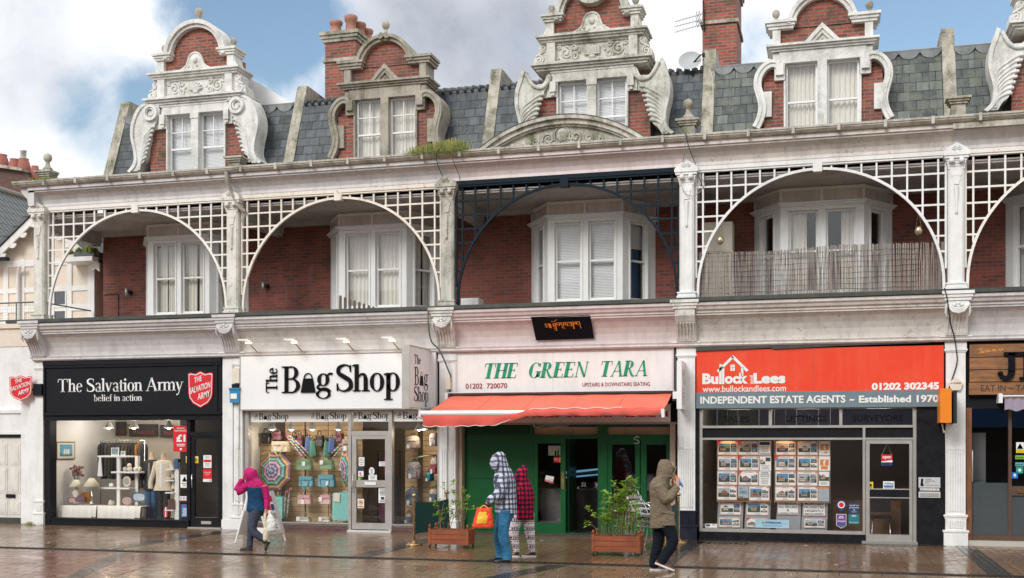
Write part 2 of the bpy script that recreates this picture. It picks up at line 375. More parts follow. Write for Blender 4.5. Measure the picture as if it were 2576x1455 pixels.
def serif_glyph(ch):
 X = .66; g = []
 if ch == 'T': g = stem(.43, 0, 1)+[hb(.03, .83, .975, .05), bar(.055, .99, .03, .74, .05), bar(.805, .99, .83, .74, .05)]; w = .9
 elif ch == 'H': g = stem(.18, 0, 1, st=.1)+stem(.74, 0, 1, st=.1)+[hb(.2, .74, .52)]; w = .95
 elif ch == 'E': g = stem(.18, 0, 1, st=.1)+[hb(.1, .68, .025, .05), hb(.1, .64, .975, .05), hb(.2, .5, .52), bar(.66, .0, .7, .24, .05), bar(.63, 1, .65, .77, .05), bar(.5, .42, .5, .62, .05)]; w = .78
 elif ch == 'G': g = [ell(.5, .5, .44, .51, 42, 322), bar(.81, .97, .83, .70, .05)]+stem(.8, .05, .42, sb=0, st=.09)+[bar(.8, .12, .62, .0, .06)]; w = 1.0
 elif ch == 'R': g = stem(.18, 0, 1, st=.1)+[ell(.34, .75, .32, .25, -90, 90), hb(.1, .36, .975), hb(.2, .36, .52), ribbon([(.38, .52, .1), (.58, .2, .15), (.74, .03, .13), (.88, .02, .05)])]; w = .92
 elif ch == 'N': g = stem(.16, 0, 1, T=.06)+[bar(.16, .99, .76, .02, .15), hb(.04, .22, .98)]+stem(.78, 0, 1, T=.06, sb=0, st=.1); w = .95
 elif ch == 'A': g = [bar(.1, .0, .44, 1, .055), bar(.43, .99, .8, 0, .16), hb(.22, .66, .34), hb(-.02, .24, .02), hb(.64, .98, .02)]; w = .95
 elif ch == 'B': g = stem(.2, 0, 1, sb=.12, st=.12)+[ell(.38, .76, .31, .25, -90, 90), ell(.38, .27, .38, .28, -90, 90), hb(.1, .42, .975), hb(.1, .42, .022), hb(.2, .42, .53)]; w = .8
 elif ch == 'S': g = [ribbon([(.60, .76, .04), (.55, .92, .05), (.36, .985, .06), (.14, .88, .13), (.13, .68, .15), (.36, .53, .17), (.58, .38, .16), (.60, .14, .14), (.36, .015, .06), (.14, .08, .05), (.07, .26, .04)], n=6), bar(.60, .98, .60, .72, .04), bar(.07, .02, .07, .30, .04)]; w = .72
 elif ch == 'a': g = [ell(.25, .17, .21, .19, 60, 360, .13), ribbon([(.09, .52, .09), (.16, .63, .06), (.28, .65, .05), (.38, .58, .1), (.41, .42, .13)]), bar(.41, .46, .41, .08, .13), ribbon([(.41, .1, .12), (.45, .02, .07), (.53, .05, .04)]), ribbon([(.41, .40, .04), (.2, .33, .05), (.08, .2, .08)])]; w = .54
 elif ch == 'b': g = stem(.13, 0, 1, sb=0, tl=.1)+[ell(.3, .33, .25, .345, -165, 165, .14)]; w = .6
 elif ch == 'c': g = [ell(.3, .33, .27, .345, 50, 310, .14), ([(.44, .46), (.52, .46), (.54, .58), (.44, .58)], [(0, 1, 2, 3)])]; w = .54
 elif ch == 'e': g = [ell(.29, .33, .26, .345, 8, 318, .14), hb(.08, .53, .38, .04)]; w = .58
 elif ch == 'f': g = stem(.17, 0, .8)+[ribbon([(.17, .78, .14), (.2, .94, .09), (.3, .99, .06), (.41, .93, .08)]), hb(.0, .36, .63, .045)]; w = .38
 elif ch == 'h': g = stem(.13, 0, 1, sb=.08, tl=.1)+[ribbon([(.18, .5, .04), (.3, .63, .06), (.44, .6, .11), (.49, .45, .14)])]+stem(.49, 0, .47, sb=.08); w = .64
 elif ch == 'n': g = stem(.13, 0, X, sb=.08, tl=.1)+[ribbon([(.18, .5, .04), (.3, .63, .06), (.44, .6, .11), (.49, .45, .14)])]+stem(.49, 0, .47, sb=.08); w = .64
 elif ch == 'm':
  g = stem(.13, 0, X, sb=.08, tl=.1)
  for d in (0, .37): g += [ribbon([(.18+d, .5, .04), (.3+d, .63, .06), (.44+d, .6, .11), (.49+d, .45, .14)])]+stem(.49+d, 0, .47, sb=.08)
  w = 1.0
 elif ch == 'i': g = stem(.15, 0, X, sb=.08, tl=.1)+[ell(.14, .88, .09, .09, 0, 360, .085, .085, 10)]; w = .31
 elif ch == 'l': g = stem(.15, 0, 1, sb=.08, tl=.1); w = .31
 elif ch == 'o': g = [ell(.3, .33, .28, .345, T=.15)]; w = .6
 elif ch == 'p': g = stem(.15, -.33, X, sb=.09, tl=.1)+[ell(.33, .33, .27, .345, -160, 160, .15)]; w = .64
 elif ch == 'r': g = stem(.13, 0, X, sb=.08, tl=.1)+[ribbon([(.2, .5, .04), (.28, .62, .07), (.38, .6, .11)])]; w = .43
 elif ch == 't': g = [bar(.17, .84, .17, .12, .13), ribbon([(.17, .14, .13), (.21, .02, .08), (.35, .06, .04)]), hb(.02, .34, .63, .045)]; w = .37
 elif ch == 'v': g = [bar(.1, X, .3, .0, .14), bar(.5, X, .3, .0, .05), hb(.0, .22, X-.02), hb(.40, .6, X-.02)]; w = .6
 elif ch == 'y': g = [bar(.1, X, .31, .02, .14), ribbon([(.52, X, .05), (.34, .1, .05), (.2, -.25, .06), (.06, -.28, .1)]), hb(.0, .22, X-.02), hb(.42, .62, X-.02)]; w = .62
 elif ch == 'g': g = [ell(.29, .42, .22, .25, 0, 360, .13), ribbon([(.16, .24, .05), (.08, .13, .07), (.16, .05, .1), (.4, .04, .13), (.54, -.06, .1)]), ell(.29, -.15, .27, .18, 0, 360, .09, .04), ribbon([(.44, .58, .05), (.53, .66, .06), (.62, .63, .09)])]; w = .62
 elif ch == ' ': w = .3
 else: w = .5
 return g, w
def serif(mb, sx, x0, z0, w, h, mp, m=0, shear=0, T=1.0):
 """h is the height of a capital; the line is stretched to width w"""
 global T_
 lay = []; x = 0; T_ = .15*T
 for ch in sx:
  g, a = serif_glyph(ch)
  for vs, fs in g: lay.append(([(px+x, py) for px, py in vs], fs))
  x += a
 k = w/x
 for vs, fs in lay: mb.add([mp(x0+px*k+shear*py*h, z0+py*h) for px, py in vs], fs, m)
def quad(mb, x0, x1, z0, z1, mp, m=0): mb.add([mp(x0, z0), mp(x1, z0), mp(x1, z1), mp(x0, z1)], [(0, 1, 2, 3)], m)
def poly(mb, pts, mp, m=0): mb.add([mp(*p) for p in pts], [list(range(len(pts)))], m)
# ------------------------------------------------------------------ setting: ground
def ground_mat(name, c1, c2, bw, bh, ang, wet=.5):
 s = NT(name); x, y, z = s.xyz(s.pos()); a = radians(ang)
 u = s.math('ADD', s.math('MULTIPLY', x, cos(a)), s.math('MULTIPLY', y, sin(a)))
 v = s.math('SUBTRACT', s.math('MULTIPLY', y, cos(a)), s.math('MULTIPLY', x, sin(a)))
 b = s.node('ShaderNodeTexBrick', {'Vector': s.vec(u, v), 'Color1': c1, 'Color2': c2, 'Mortar': (.03, .02, .014), 'Scale': 1.0, 'Mortar Size': .012, 'Mortar Smooth': .2,
  'Brick Width': bw, 'Row Height': bh})
 b2 = s.node('ShaderNodeTexBrick', {'Vector': s.vec(u, v), 'Color1': (0, 0, 0), 'Color2': (1, 1, 1), 'Mortar': (1, 1, 1), 'Scale': 1.0, 'Mortar Size': .012, 'Mortar Smooth': .2, 'Bias': -.25,
  'Brick Width': bw, 'Row Height': bh})
 p = s.pos(); big = s.noise(p, .55, 5, .55); fn = s.noise(p, 35, 4, .7); mid = s.noise(s.scl(p, (1, 2.2, 1)), 1.5, 6, .6)
 c = s.mix(s.ramp(mid, .38, .78, 0, .5), b.outputs['Color'], (.085, .055, .034))
 c = s.mix(s.math('MULTIPLY', s.ramp(fn, .45, .85), .45, clamp=True), c, (.035, .028, .022))
 pud = s.ramp(big, .46, .60)
 r = s.math('SUBTRACT', s.math('ADD', .10, s.math('MULTIPLY', fn, .13)), s.math('MULTIPLY', pud, .10*wet*2), clamp=True)
 r = s.math('ADD', s.math('MAXIMUM', r, .07), s.math('MULTIPLY', b2.outputs['Color'], .17))
 h = s.math('ADD', s.math('MULTIPLY', b.outputs['Fac'], -.7), s.math('MULTIPLY', fn, .5))
 h = s.math('ADD', s.math('MULTIPLY', h, s.math('SUBTRACT', 1.0, s.math('MULTIPLY', pud, .55))), s.math('MULTIPLY', mid, .12))
 s.fin(c, r, h, .22, .009); s.b.inputs['Specular IOR Level'].default_value = .42
 return s.mat
PAV1 = ground_mat('wet_tan_paving', (.36, .20, .10), (.20, .115, .062), .21, .105, 45)
PAV2 = ground_mat('wet_slab_paving', (.32, .21, .12), (.21, .14, .085), .62, .31, 0, .42)
PAVR = ground_mat('wet_red_paving', (.30, .12, .078), (.19, .08, .055), .42, .21, 18)
SETT = ground_mat('dark_setts', (.022, .022, .023), (.03, .029, .03), .21, .105, 90, .3)
IRON = plain('drain_iron', (.02, .02, .02), .4, .3)
g = MB(); g.box(-300, 320, -5.5, 400, -.3, 0); g.build('pavement', PAV1, kind='structure')
g = MB(); g.box(-300, 320, -200, -5.5, -.3, 0); g.build('street', PAV2, kind='structure')
g = MB(); g.prism([(-30, -5.6), (6.6, -5.6), (7.6, -6.8), (8.3, -9.5), (5.0, -14), (-30, -14)], 'z', -.02, .004); g.build('red_paving', PAVR, kind='structure')
g = MB()
for x in (5.35, 10.5, 15.82, 20.95): g.box(x-.17, x+.17, -5.36, -.06, -.02, .004)
g.prism([(14.36, -5.6), (14.0, -5.6), (13.2, -9), (13.56, -9)], 'z', -.02, .004)
g.prism([(6.2, -5.6), (5.95, -5.6), (9.6, -14), (9.9, -14)], 'z', -.02, .0065)
g.box(15.98, 20.6, -.32, -.06, -.02, .004); g.box(15.9, 16.9, -.9, -.55, -.02, .004); g.box(19.2, 20.0, -.55, -.33, -.02, .004)
g.build('dark_paving_strip', SETT, kind='structure')
g = MB(); g.box(-30, 60, -5.45, -5.29, -.02, .005)
for k in range(-60, 900):
 if -1 < k*.06 < 26: g.box(k*.06, k*.06+.03, -5.43, -5.31, .005, .016)
g.box(-30, 60, -5.47, -5.45, -.02, .012, 0); g.box(-30, 60, -5.29, -5.27, -.02, .012, 0)
g.build('drainage_channel', IRON, kind='structure')

# ------------------------------------------------------------------ more building materials
def slate_mat(name, c1, c2, moss):
 s = NT(name); p = s.pos(); x, y, z = s.xyz(p)
 b = s.node('ShaderNodeTexBrick', {'Vector': s.vec(x, z), 'Color1': c1, 'Color2': c2, 'Mortar': (.006, .007, .008), 'Scale': 1.0, 'Mortar Size': .008, 'Mortar Smooth': .1,
  'Brick Width': .27, 'Row Height': .225})
 n = s.noise(s.vec(s.math('MULTIPLY', x, 6), y, s.math('MULTIPLY', z, 1.3)), 1.4, 6, .6); f = s.noise(p, 22, 4, .7)
 c = s.mix(s.ramp(n, .40, .75, 0, .8), b.outputs['Color'], (.012, .014, .017))
 c = s.mix(s.math('MULTIPLY', s.ramp(s.noise(p, 3.3, 6, .7), .45, .66), moss, clamp=True), c, (.13, .14, .10))
 tilt = s.math('FRACT', s.math('DIVIDE', z, .225))
 h = s.math('ADD', s.math('MULTIPLY', tilt, -.6), s.math('ADD', s.math('MULTIPLY', b.outputs['Fac'], -.5), s.math('MULTIPLY', f, .25)))
 s.fin(c, s.math('ADD', .24, s.math('MULTIPLY', f, .3)), h, .8, .025); return s.mat
SLATE = slate_mat('blue_slate', (.095, .118, .14), (.018, .024, .032), .5)
SLATEG = slate_mat('mossy_slate', (.17, .195, .18), (.035, .046, .048), .9)
PANT = plain('ridge_tiles', (.06, .065, .065), .45, .5, scale=12)
TERRA = painted('terracotta', (.46, .20, .14), dirt=(.16, .08, .06), amt=.6, green=.35, rough=.7)
SOFFIT = painted('soffit_boards', (.50, .47, .45), dirt=(.2, .19, .18), amt=.6, rough=.7)
PANEL = painted('bay_panel', (.66, .62, .58), dirt=(.28, .25, .23), amt=.5, rough=.6)
GUTTER = painted('gutter_paint', (.52, .49, .43), dirt=(.13, .12, .09), amt=.8, green=.5, rough=.5)
BLUEROOM = plain('blue_blind', (.03, .10, .19), .8, .1)

GX = [2.9, 8.05, 13.15, 18.27, 23.45]
YW = 2.21

def curtain(mb, o, u, n, u0, u1, z0, z1, dep, amp=.025, per=.11, m=0):
 k = max(6, int((u1-u0)/per*8)); vs = []; fs = []
 for i in range(k+1):
  a = u0+(u1-u0)*i/k; d = -dep+amp*sin(2*pi*a/per+1.3*sin(a*9)); x, y = o[0]+u[0]*a+n[0]*d, o[1]+u[1]*a+n[1]*d
  vs += [(x, y, z0), (x, y, z1)]
  if i: fs.append((2*i-2, 2*i, 2*i+1, 2*i-1))
 mb.add(vs, fs, m, True)
def blind(mb, o, u, n, u0, u1, z0, z1, dep, m=0):
 z = z0
 while z < z1:
  mb.frm(o, u, n, u0, u1, -dep-.012, -dep, z, z+.028, m); z += .035
def sash(parent, o, u, n, u0, u1, z0, z1, zm, fill, bars=0, mat=SASH, gm=None, rec=.07):
 """sliding sash in a wall frame: o/u/n = frame, opening u0..u1 x z0..z1, meeting rail at zm"""
 b = MB(); w = .045
 b.frm(o, u, n, u0, u0+w, -rec-.05, -rec, z0, z1); b.frm(o, u, n, u1-w, u1, -rec-.05, -rec, z0, z1)
 b.frm(o, u, n, u0+w, u1-w, -rec-.05, -rec, z1-w, z1); b.frm(o, u, n, u0+w, u1-w, -rec-.05, -rec, z0, z0+.07)
 b.frm(o, u, n, u0+w, u1-w, -rec-.055, -rec+.008, zm-.022, zm+.022)
 if bars:
  um = (u0+u1)/2; zt = zm if bars == 1 else z0
  b.frm(o, u, n, um-.011, um+.011, -rec-.045, -rec-.005, zm+.022, z1-w)
  zq = (zm+z1)/2; b.frm(o, u, n, u0+w, um-.011, -rec-.045, -rec-.005, zq-.011, zq+.011); b.frm(o, u, n, um+.011, u1-w, -rec-.045, -rec-.005, zq-.011, zq+.011)
 s = b.build('sash_window', mat, parent)
 g = MB(); g.frm(o, u, n, u0+w, u1-w, -rec-.033, -rec-.027, z0+.07, z1-w); g.build('pane', gm or GLASS, s)
 if fill:
  c = MB()
  for f in fill:
   if f[0] == 'c': curtain(c, o, u, n, u0+(u1-u0)*f[1]-.02, u0+(u1-u0)*f[2]+.02, z0, z1, rec+.16+random.uniform(0, .02), per=random.uniform(.07, .11))
   elif f[0] == 'b': blind(c, o, u, n, u0-.02, u1+.02, z0+(z1-z0)*f[1], z1, rec+.14)
  if c.f: c.build('curtain' if fill[0][0] == 'c' else 'blind', CURTAIN if fill[0][0] == 'c' else BLIND, s)
  if fill[-1][0] == 'd': d = MB(); d.frm(o, u, n, u0-.02, u1+.02, -rec-.23, -rec-.21, z0, z1); d.build('dark_drape', BLUEROOM, s)
 return s
def spiral(cx, cz, r0, r1, a0, turns, n=22):
 return [(cx+(r0+(r1-r0)*i/n)*cos(radians(a0)+2*pi*turns*i/n), cz+(r0+(r1-r0)*i/n)*sin(radians(a0)+2*pi*turns*i/n)) for i in range(n+1)]
def relief(mb, pts2, y, r, m=0): mb.tube([(x, y, z) for x, z in pts2], r, 6, m)
def finial(parent, x, y, z, s=1.0, mat=None):
 b = MB(); b.lathe((x, y, z), [(.001, 0), (.13*s, 0), (.13*s, .03*s), (.075*s, .07*s), (.045*s, .13*s), (.04*s, .17*s), (.06*s, .185*s), (.07*s, .20*s), (.10*s, .24*s), (.115*s, .30*s), (.10*s, .36*s), (.065*s, .41*s), (.001, .43*s)], 16)
 return b.build('finial', mat or STONE, parent)
def mould(mb, xa, xb, y, z0, z1, yb, m=0, k=3, out=.12):
 """stepped cornice block: grows outwards with height"""
 for i in range(k):
  a, b = z0+(z1-z0)*i/k, z0+(z1-z0)*(i+1)/k; o = out*((i+1)/k)**1.2
  mb.box(xa-o, xb+o, y-o, yb, a, b, m)

def gable_a(B, cx, roundel, gm, fill):
 X = lambda a: cx+a
 g = MB()                                                # white stone dressings
 for sx in (-1, 1):
  a, b = sorted((cx+sx*.81, cx+sx*1.05)); g.box(a, b, 2.12, 2.5, 10.02, 10.36)
  a, b = sorted((cx+sx*1.05, cx+sx*1.30)); g.box(a, b, 2.16, 2.5, 10.02, 10.36)
  a, b = sorted((cx+sx*.84, cx+sx*.98)); g.box(a, b, 2.04, 2.12, 10.12, 10.36); g.box(a+.03, b-.03, 2.07, 2.12, 10.04, 10.12)
  a, b = sorted((cx+sx*.80, cx+sx*.84)); g.box(a, b, 2.14, 2.35, 8.5, 10.02)
  a, b = sorted((cx+sx*.86, cx+sx*1.06)); g.box(a, b, 2.08, 2.9, 10.78, 11.28)     # frieze pilasters
  a, b = sorted((cx+sx*.90, cx+sx*1.08)); g.box(a, b, 2.12, 2.6, 11.43, 11.76)
  g.prism([(cx+sx*1.08, 11.43), (cx+sx*1.26, 11.43), (cx+sx*1.15, 11.50), (cx+sx*1.10, 11.62), (cx+sx*1.08, 11.76)], 'y', 2.14, 2.55)
  a, b = sorted((cx+sx*.74, cx+sx*1.10)); mould(g, a, b, 2.10, 11.76, 11.93, 2.6, out=.09)
  # side scroll bracket of the frieze
  g.prism([(cx+sx*1.06, 10.78), (cx+sx*1.40, 10.78), (cx+sx*1.38, 10.95), (cx+sx*1.24, 11.05), (cx+sx*1.27, 11.2), (cx+sx*1.2, 11.28), (cx+sx*1.06, 11.28)], 'y', 2.17, 2.6)
  relief(g, spiral(cx+sx*1.25, 10.91, .105, .02, 90, 1.6*sx), 2.16, .028); relief(g, spiral(cx+sx*1.16, 11.17, .075, .02, 270, 1.4*sx), 2.16, .024)
  relief(g, [(cx+sx*1.33, 11.0), (cx+sx*1.22, 11.06), (cx+sx*1.12, 11.12)], 2.16, .025)
 g.box(X(-.95), X(.95), 2.10, 2.7, 10.36, 10.62); g.box(X(-.98), X(.98), 2.085, 2.3, 10.56, 10.62)
 mould(g, X(-1.25), X(1.25), 2.09, 10.62, 10.78, 2.9, out=.16)
 g.box(X(-1.05), X(1.05), 2.18, 2.9, 10.78, 11.28)
 g.box(X(-.85), X(.85), 2.14, 2.2, 11.22, 11.28)
 mould(g, X(-1.16), X(1.16), 2.10, 11.28, 11.43, 2.8, out=.14)
 g.box(X(-.10), X(.10), 2.10, 2.4, 8.5, 10.36)           # mullion
 g.box(X(-.12), X(.12), 2.08, 2.12, 10.22, 10.36)
 for ro, ri, y0 in ((.87, .77, 2.04), (.78, .69, 2.10)):
  g.ring2(arc(cx, 11.84, ro, ro, -4, 184, 28), arc(cx, 11.84, ri, ri, -4, 184, 28), y0, 2.6)
 orn = [(-.46, 11.43), (-.42, 11.47), (-.30, 11.53), (-.24, 11.58), (-.22, 11.64)]+[(.19*cos(radians(a)), 11.70+.19*sin(radians(a))) for a in range(175, 4, -15)]+[(.22, 11.64), (.24, 11.58), (.30, 11.53), (.42, 11.47), (.46, 11.43)]
 g.prism([(cx+a, b) for a, b in orn], 'y', 2.12, 2.24)
 relief(g, [(cx+a, b) for a, b in orn], 2.12, .026)
 gb = g.build('gable', gm, B)
 for sx in (-1, 1):
  bk = MB(); a, b = sorted((cx+sx*.84, cx+sx*1.34)); bk.box(a, b, YW, 3.7, 8.4, 10.02); bk.box(a, b, 2.5, 3.7, 10.02, 10.36); bk.build('brick_pier', BRICKG, gb)
 bk = MB()
 bk.box(X(-.90), X(.90), 2.24, 3.1, 11.43, 11.84)
 bk.prism([(cx+a, b) for a, b in arc(0, 11.84, .72, .72, 0, 180, 24)], 'y', 2.24, 3.1)
 bk.build('brickwork', BRICKG, gb)
 cp = MB()                                               # carved panel and shell ornament
 for sx in (-1, 1):
  relief(cp, spiral(cx+sx*.62, 11.03, .15, .02, 90, 1.7*sx), 2.17, .03); relief(cp, spiral(cx+sx*.40, 10.93, .10, .02, 270, 1.5*sx), 2.17, .027)
  relief(cp, spiral(cx+sx*.42, 11.15, .075, .015, 0, 1.4*sx), 2.17, .024); relief(cp, spiral(cx+sx*.77, 10.88, .06, .015, 0, 1.4*sx), 2.17, .02); relief(cp, spiral(cx+sx*.78, 11.16, .055, .015, 180, 1.4*sx), 2.17, .02)
  for k in range(5): cp.ball((cx+sx*(.3+.1*k), 2.17, 11.03+.09*sin(k*2.1)), .035, 8)
 for k in range(7):
  a = radians(20+140*k/6); cp.tube([(cx+.03*cos(a), 2.16, 10.93), (cx+.14*cos(a), 2.13, 10.93+.14*sin(a)), (cx+.2*cos(a), 2.17, 10.93+.22*sin(a))], [.012, .032, .02], 6)
 cp.ball((cx, 2.15, 10.9), .07, 10, sc=(1.2, .6, .8)); cp.ball((cx, 2.10, 11.70), .07, 10, sc=(1, .6, 1.2))
 for k in range(6): cp.ball((cx-.30+.12*k, 2.11, 11.50+.05*(k % 2)), .03, 8)
 if roundel:
  cp.box(X(-.18), X(.18), 2.11, 2.17, 10.94, 11.13)
  text(cp, '1896', X(-.15), 10.97, .30, .13, plane_map((0, 2.10, 0)), 0, .03)
 cp.build('carved_panel', gm, gb)
 if roundel:
  r = MB(); r.ring2(arc(cx, 12.46, .40, .40, 0, 360, 36), arc(cx, 12.46, .31, .31, 0, 360, 36), 2.0, 2.6); r.ring2(arc(cx, 12.46, .32, .32, 0, 360, 36), arc(cx, 12.46, .24, .24, 0, 360, 36), 2.06, 2.6)
  r.prism(arc(cx, 12.46, .26, .26, 0, 360, 24)[:-1], 'y', 2.12, 2.5); r.build('roundel', gm, gb)
 else: finial(gb, cx, 2.3, 12.66)
 for sx in (-1, 1): finial(gb, cx+sx*.99, 2.3, 11.92, .72)
 for sx in (-1, 1):                                      # winged scrolls
  v = MB()
  if roundel is None:                                  # rounded volute
   out = [(1.0, 10.58), (1.14, 10.68), (1.38, 10.68), (1.58, 10.58), (1.72, 10.36), (1.80, 10.08), (1.79, 9.80), (1.72, 9.50), (1.70, 9.25), (1.78, 9.08), (1.90, 8.97)]; top = [(.99, 10.42), (.98, 10.5)]
  else:
   out = [(1.64, 10.68), (1.70, 10.48), (1.79, 10.20), (1.80, 9.85), (1.72, 9.50), (1.70, 9.25), (1.78, 9.08), (1.90, 8.97)]
   top = [(1.06, 10.50), (1.12, 10.36), (1.24, 10.30), (1.38, 10.35), (1.48, 10.46), (1.55, 10.60)]
  inn = [(1.62, 8.97), (1.54, 9.12), (1.42, 9.22), (1.36, 9.38), (1.34, 9.55), (1.28, 9.72), (1.26, 9.9), (1.20, 10.02), (1.08, 10.20), (.99, 10.36)]+([(1.0, 10.55)] if roundel is not None else [])
  ol = catmull(out, 4)
  v.prism([(cx+sx*a, b) for a, b in ol+catmull(inn, 3)+catmull(top, 3)], 'y', 2.06, 2.50)
  v.ring2([(cx+sx*(a+.01), b+.008) for a, b in ol], [(cx+sx*(a-.07), b-.03) for a, b in ol], 2.02, 2.55)
  if roundel is None:
   v.ring2(arc(cx+sx*1.22, 10.43, .21, .21, 0, 360, 20), arc(cx+sx*1.22, 10.43, .135, .135, 0, 360, 20), 1.98, 2.1); relief(v, spiral(cx+sx*1.22, 10.43, .17, .05, -60, 1.2*sx), 2.03, .03)
  else: relief(v, [(cx+sx*a, b) for a, b in catmull([(1.55, 10.60), (1.45, 10.40), (1.32, 10.26), (1.14, 10.24), (1.02, 10.36), (.98, 10.52)], 4)], 2.05, .05)
  for k in range(8):                                  # feather flutes along the inner edge
   z = 10.08-k*.112; xi = 1.14+k*.034; e = 1.0 if roundel is not None else .62
   pth = catmull([(xi, z), (xi+.10*e, z-.015), (xi+.24*e, z-.10), (xi+(.5-.03*k)*e, z-.30), (min(1.72, xi+(.56-.02*k)*e), max(9.08, z-.68))], 4); m_ = len(pth)
   v.tube([(cx+sx*a, 2.06, b) for a, b in pth], [.040-.027*j/m_ for j in range(m_)], 6)
   v.ball((cx+sx*xi, 2.05, z), .040, 8)
  v.build('winged_scroll', gm, gb)
 o = (cx, 2.2); u, n = (1, 0), (0, -1)
 for a, b in ((-.80, -.10), (.10, .80)): sash(B, o, u, n, a, b, 8.75, 10.36, 9.5, fill, 1, UPVC, rec=.06)

def gable_b(B, cx, gm, fill, bars, balls, brk):
 X = lambda a: cx+a
 g = MB()
 for sx in (-1, 1):
  a, b = sorted((cx+sx*.79, cx+sx*1.02)); g.box(a, b, 2.12, 2.5, 9.98, 10.34); g.box(a+.03, b-.03, 2.05, 2.12, 10.08, 10.34)
  a, b = sorted((cx+sx*.78, cx+sx*.82)); g.box(a, b, 2.14, 2.35, 8.5, 9.98)
  a, b = sorted((cx+sx*1.08, cx+sx*1.30)); g.box(a, b, 2.14, 2.5, 9.20, 9.76)
  a, b = sorted((cx+sx*.89, cx+sx*1.06)); g.box(a, b, 2.12, 2.7, 10.74, 11.10)
  a, b = sorted((cx+sx*.64, cx+sx*1.12)); mould(g, a, b, 2.12, 11.10, 11.29, 2.7, out=.10)
  # S-shaped console
  path = catmull([(.92, 10.32), (1.08, 10.36), (1.24, 10.28), (1.36, 10.10), (1.38, 9.88), (1.32, 9.65), (1.28, 9.42), (1.32, 9.18), (1.42, 8.97)], 5)
  nn = [(a+.085, b) for a, b in path]; ii = [(a-.085, b) for a, b in path]
  P2 = []; Q2 = []
  for j, (a, b) in enumerate(path):
   pa = path[max(j-1, 0)]; pb = path[min(j+1, len(path)-1)]; dx, dz = pb[0]-pa[0], pb[1]-pa[1]; l = sqrt(dx*dx+dz*dz)
   P2.append((cx+sx*(a-dz/l*.085), b+dx/l*.085)); Q2.append((cx+sx*(a+dz/l*.085), b-dx/l*.085))
  g.ring2(P2, Q2, 2.08, 2.75); relief(g, [(p[0]*.6+q[0]*.4, p[1]*.6+q[1]*.4) for p, q in zip(P2, Q2)], 2.08, .03)
 g.box(X(-.92), X(.92), 2.11, 2.7, 10.34, 10.60); g.box(X(-1.05), X(1.05), 2.14, 2.7, 10.36, 10.58)
 mould(g, X(-1.05), X(1.05), 2.11, 10.60, 10.74, 2.8, out=.14)
 g.box(X(-.10), X(.10), 2.10, 2.4, 8.5, 10.34)
 g.ring2(arc(cx, 11.12, .75, .75, 6, 174, 26), arc(cx, 11.12, .67, .67, 6, 174, 26), 2.04, 2.7); g.ring2(arc(cx, 11.12, .68, .68, 6, 174, 26), arc(cx, 11.12, .59, .59, 6, 174, 26), 2.10, 2.7)
 g.ring2([(X(-.40), 10.74), (cx, 11.16), (X(.40), 10.74)], [(X(-.29), 10.74), (cx, 11.04), (X(.29), 10.74)], 2.08, 2.3)
 g.ring2([(X(-.30), 10.74), (cx, 11.05), (X(.30), 10.74)], [(X(-.20), 10.74), (cx, 10.95), (X(.20), 10.74)], 2.12, 2.3)
 g.prism([(X(-.21), 10.74), (X(.21), 10.74), (cx, 10.96)], 'y', 2.18, 2.3)
 for k in range(5): g.ball((X(-.09+.045*k), 2.17, 10.78+.03*(2-abs(k-2))), .028, 8)
 if balls == 1:
  for sx in (-1, 1): relief(g, spiral(cx+sx*.09, 11.81, .075, .02, 90, 1.4*sx), 2.04, .022)
 gb = g.build('gable', gm, B)
 for sx in (-1, 1):
  bk = MB(); a, b = sorted((cx+sx*.82, cx+sx*1.26)); bk.box(a, b, YW, 3.7, 8.4, 9.98); bk.box(a, b, 2.3, 3.7, 9.98, 10.30); bk.build('brick_pier', brk, gb)
 bk = MB()
 bk.box(X(-.90), X(.90), 2.24, 3.1, 10.74, 11.14)
 bk.prism([(cx+a, b) for a, b in arc(0, 11.12, .62, .62, 0, 180, 24)], 'y', 2.24, 3.1)
 bk.build('brickwork', brk, gb)
 if balls == 1: finial(gb, cx, 2.2, 11.86, .85)
 else:
  for sx in (-1, 1): finial(gb, cx+sx*.99, 2.3, 11.28, .75)
 o = (cx, 2.2); u, n = (1, 0), (0, -1)
 for a, b in ((-.78, -.10), (.10, .78)): sash(B, o, u, n, a, b, 8.75, 10.34, 9.5, fill, bars, SASH if bars else UPVC, rec=.06)

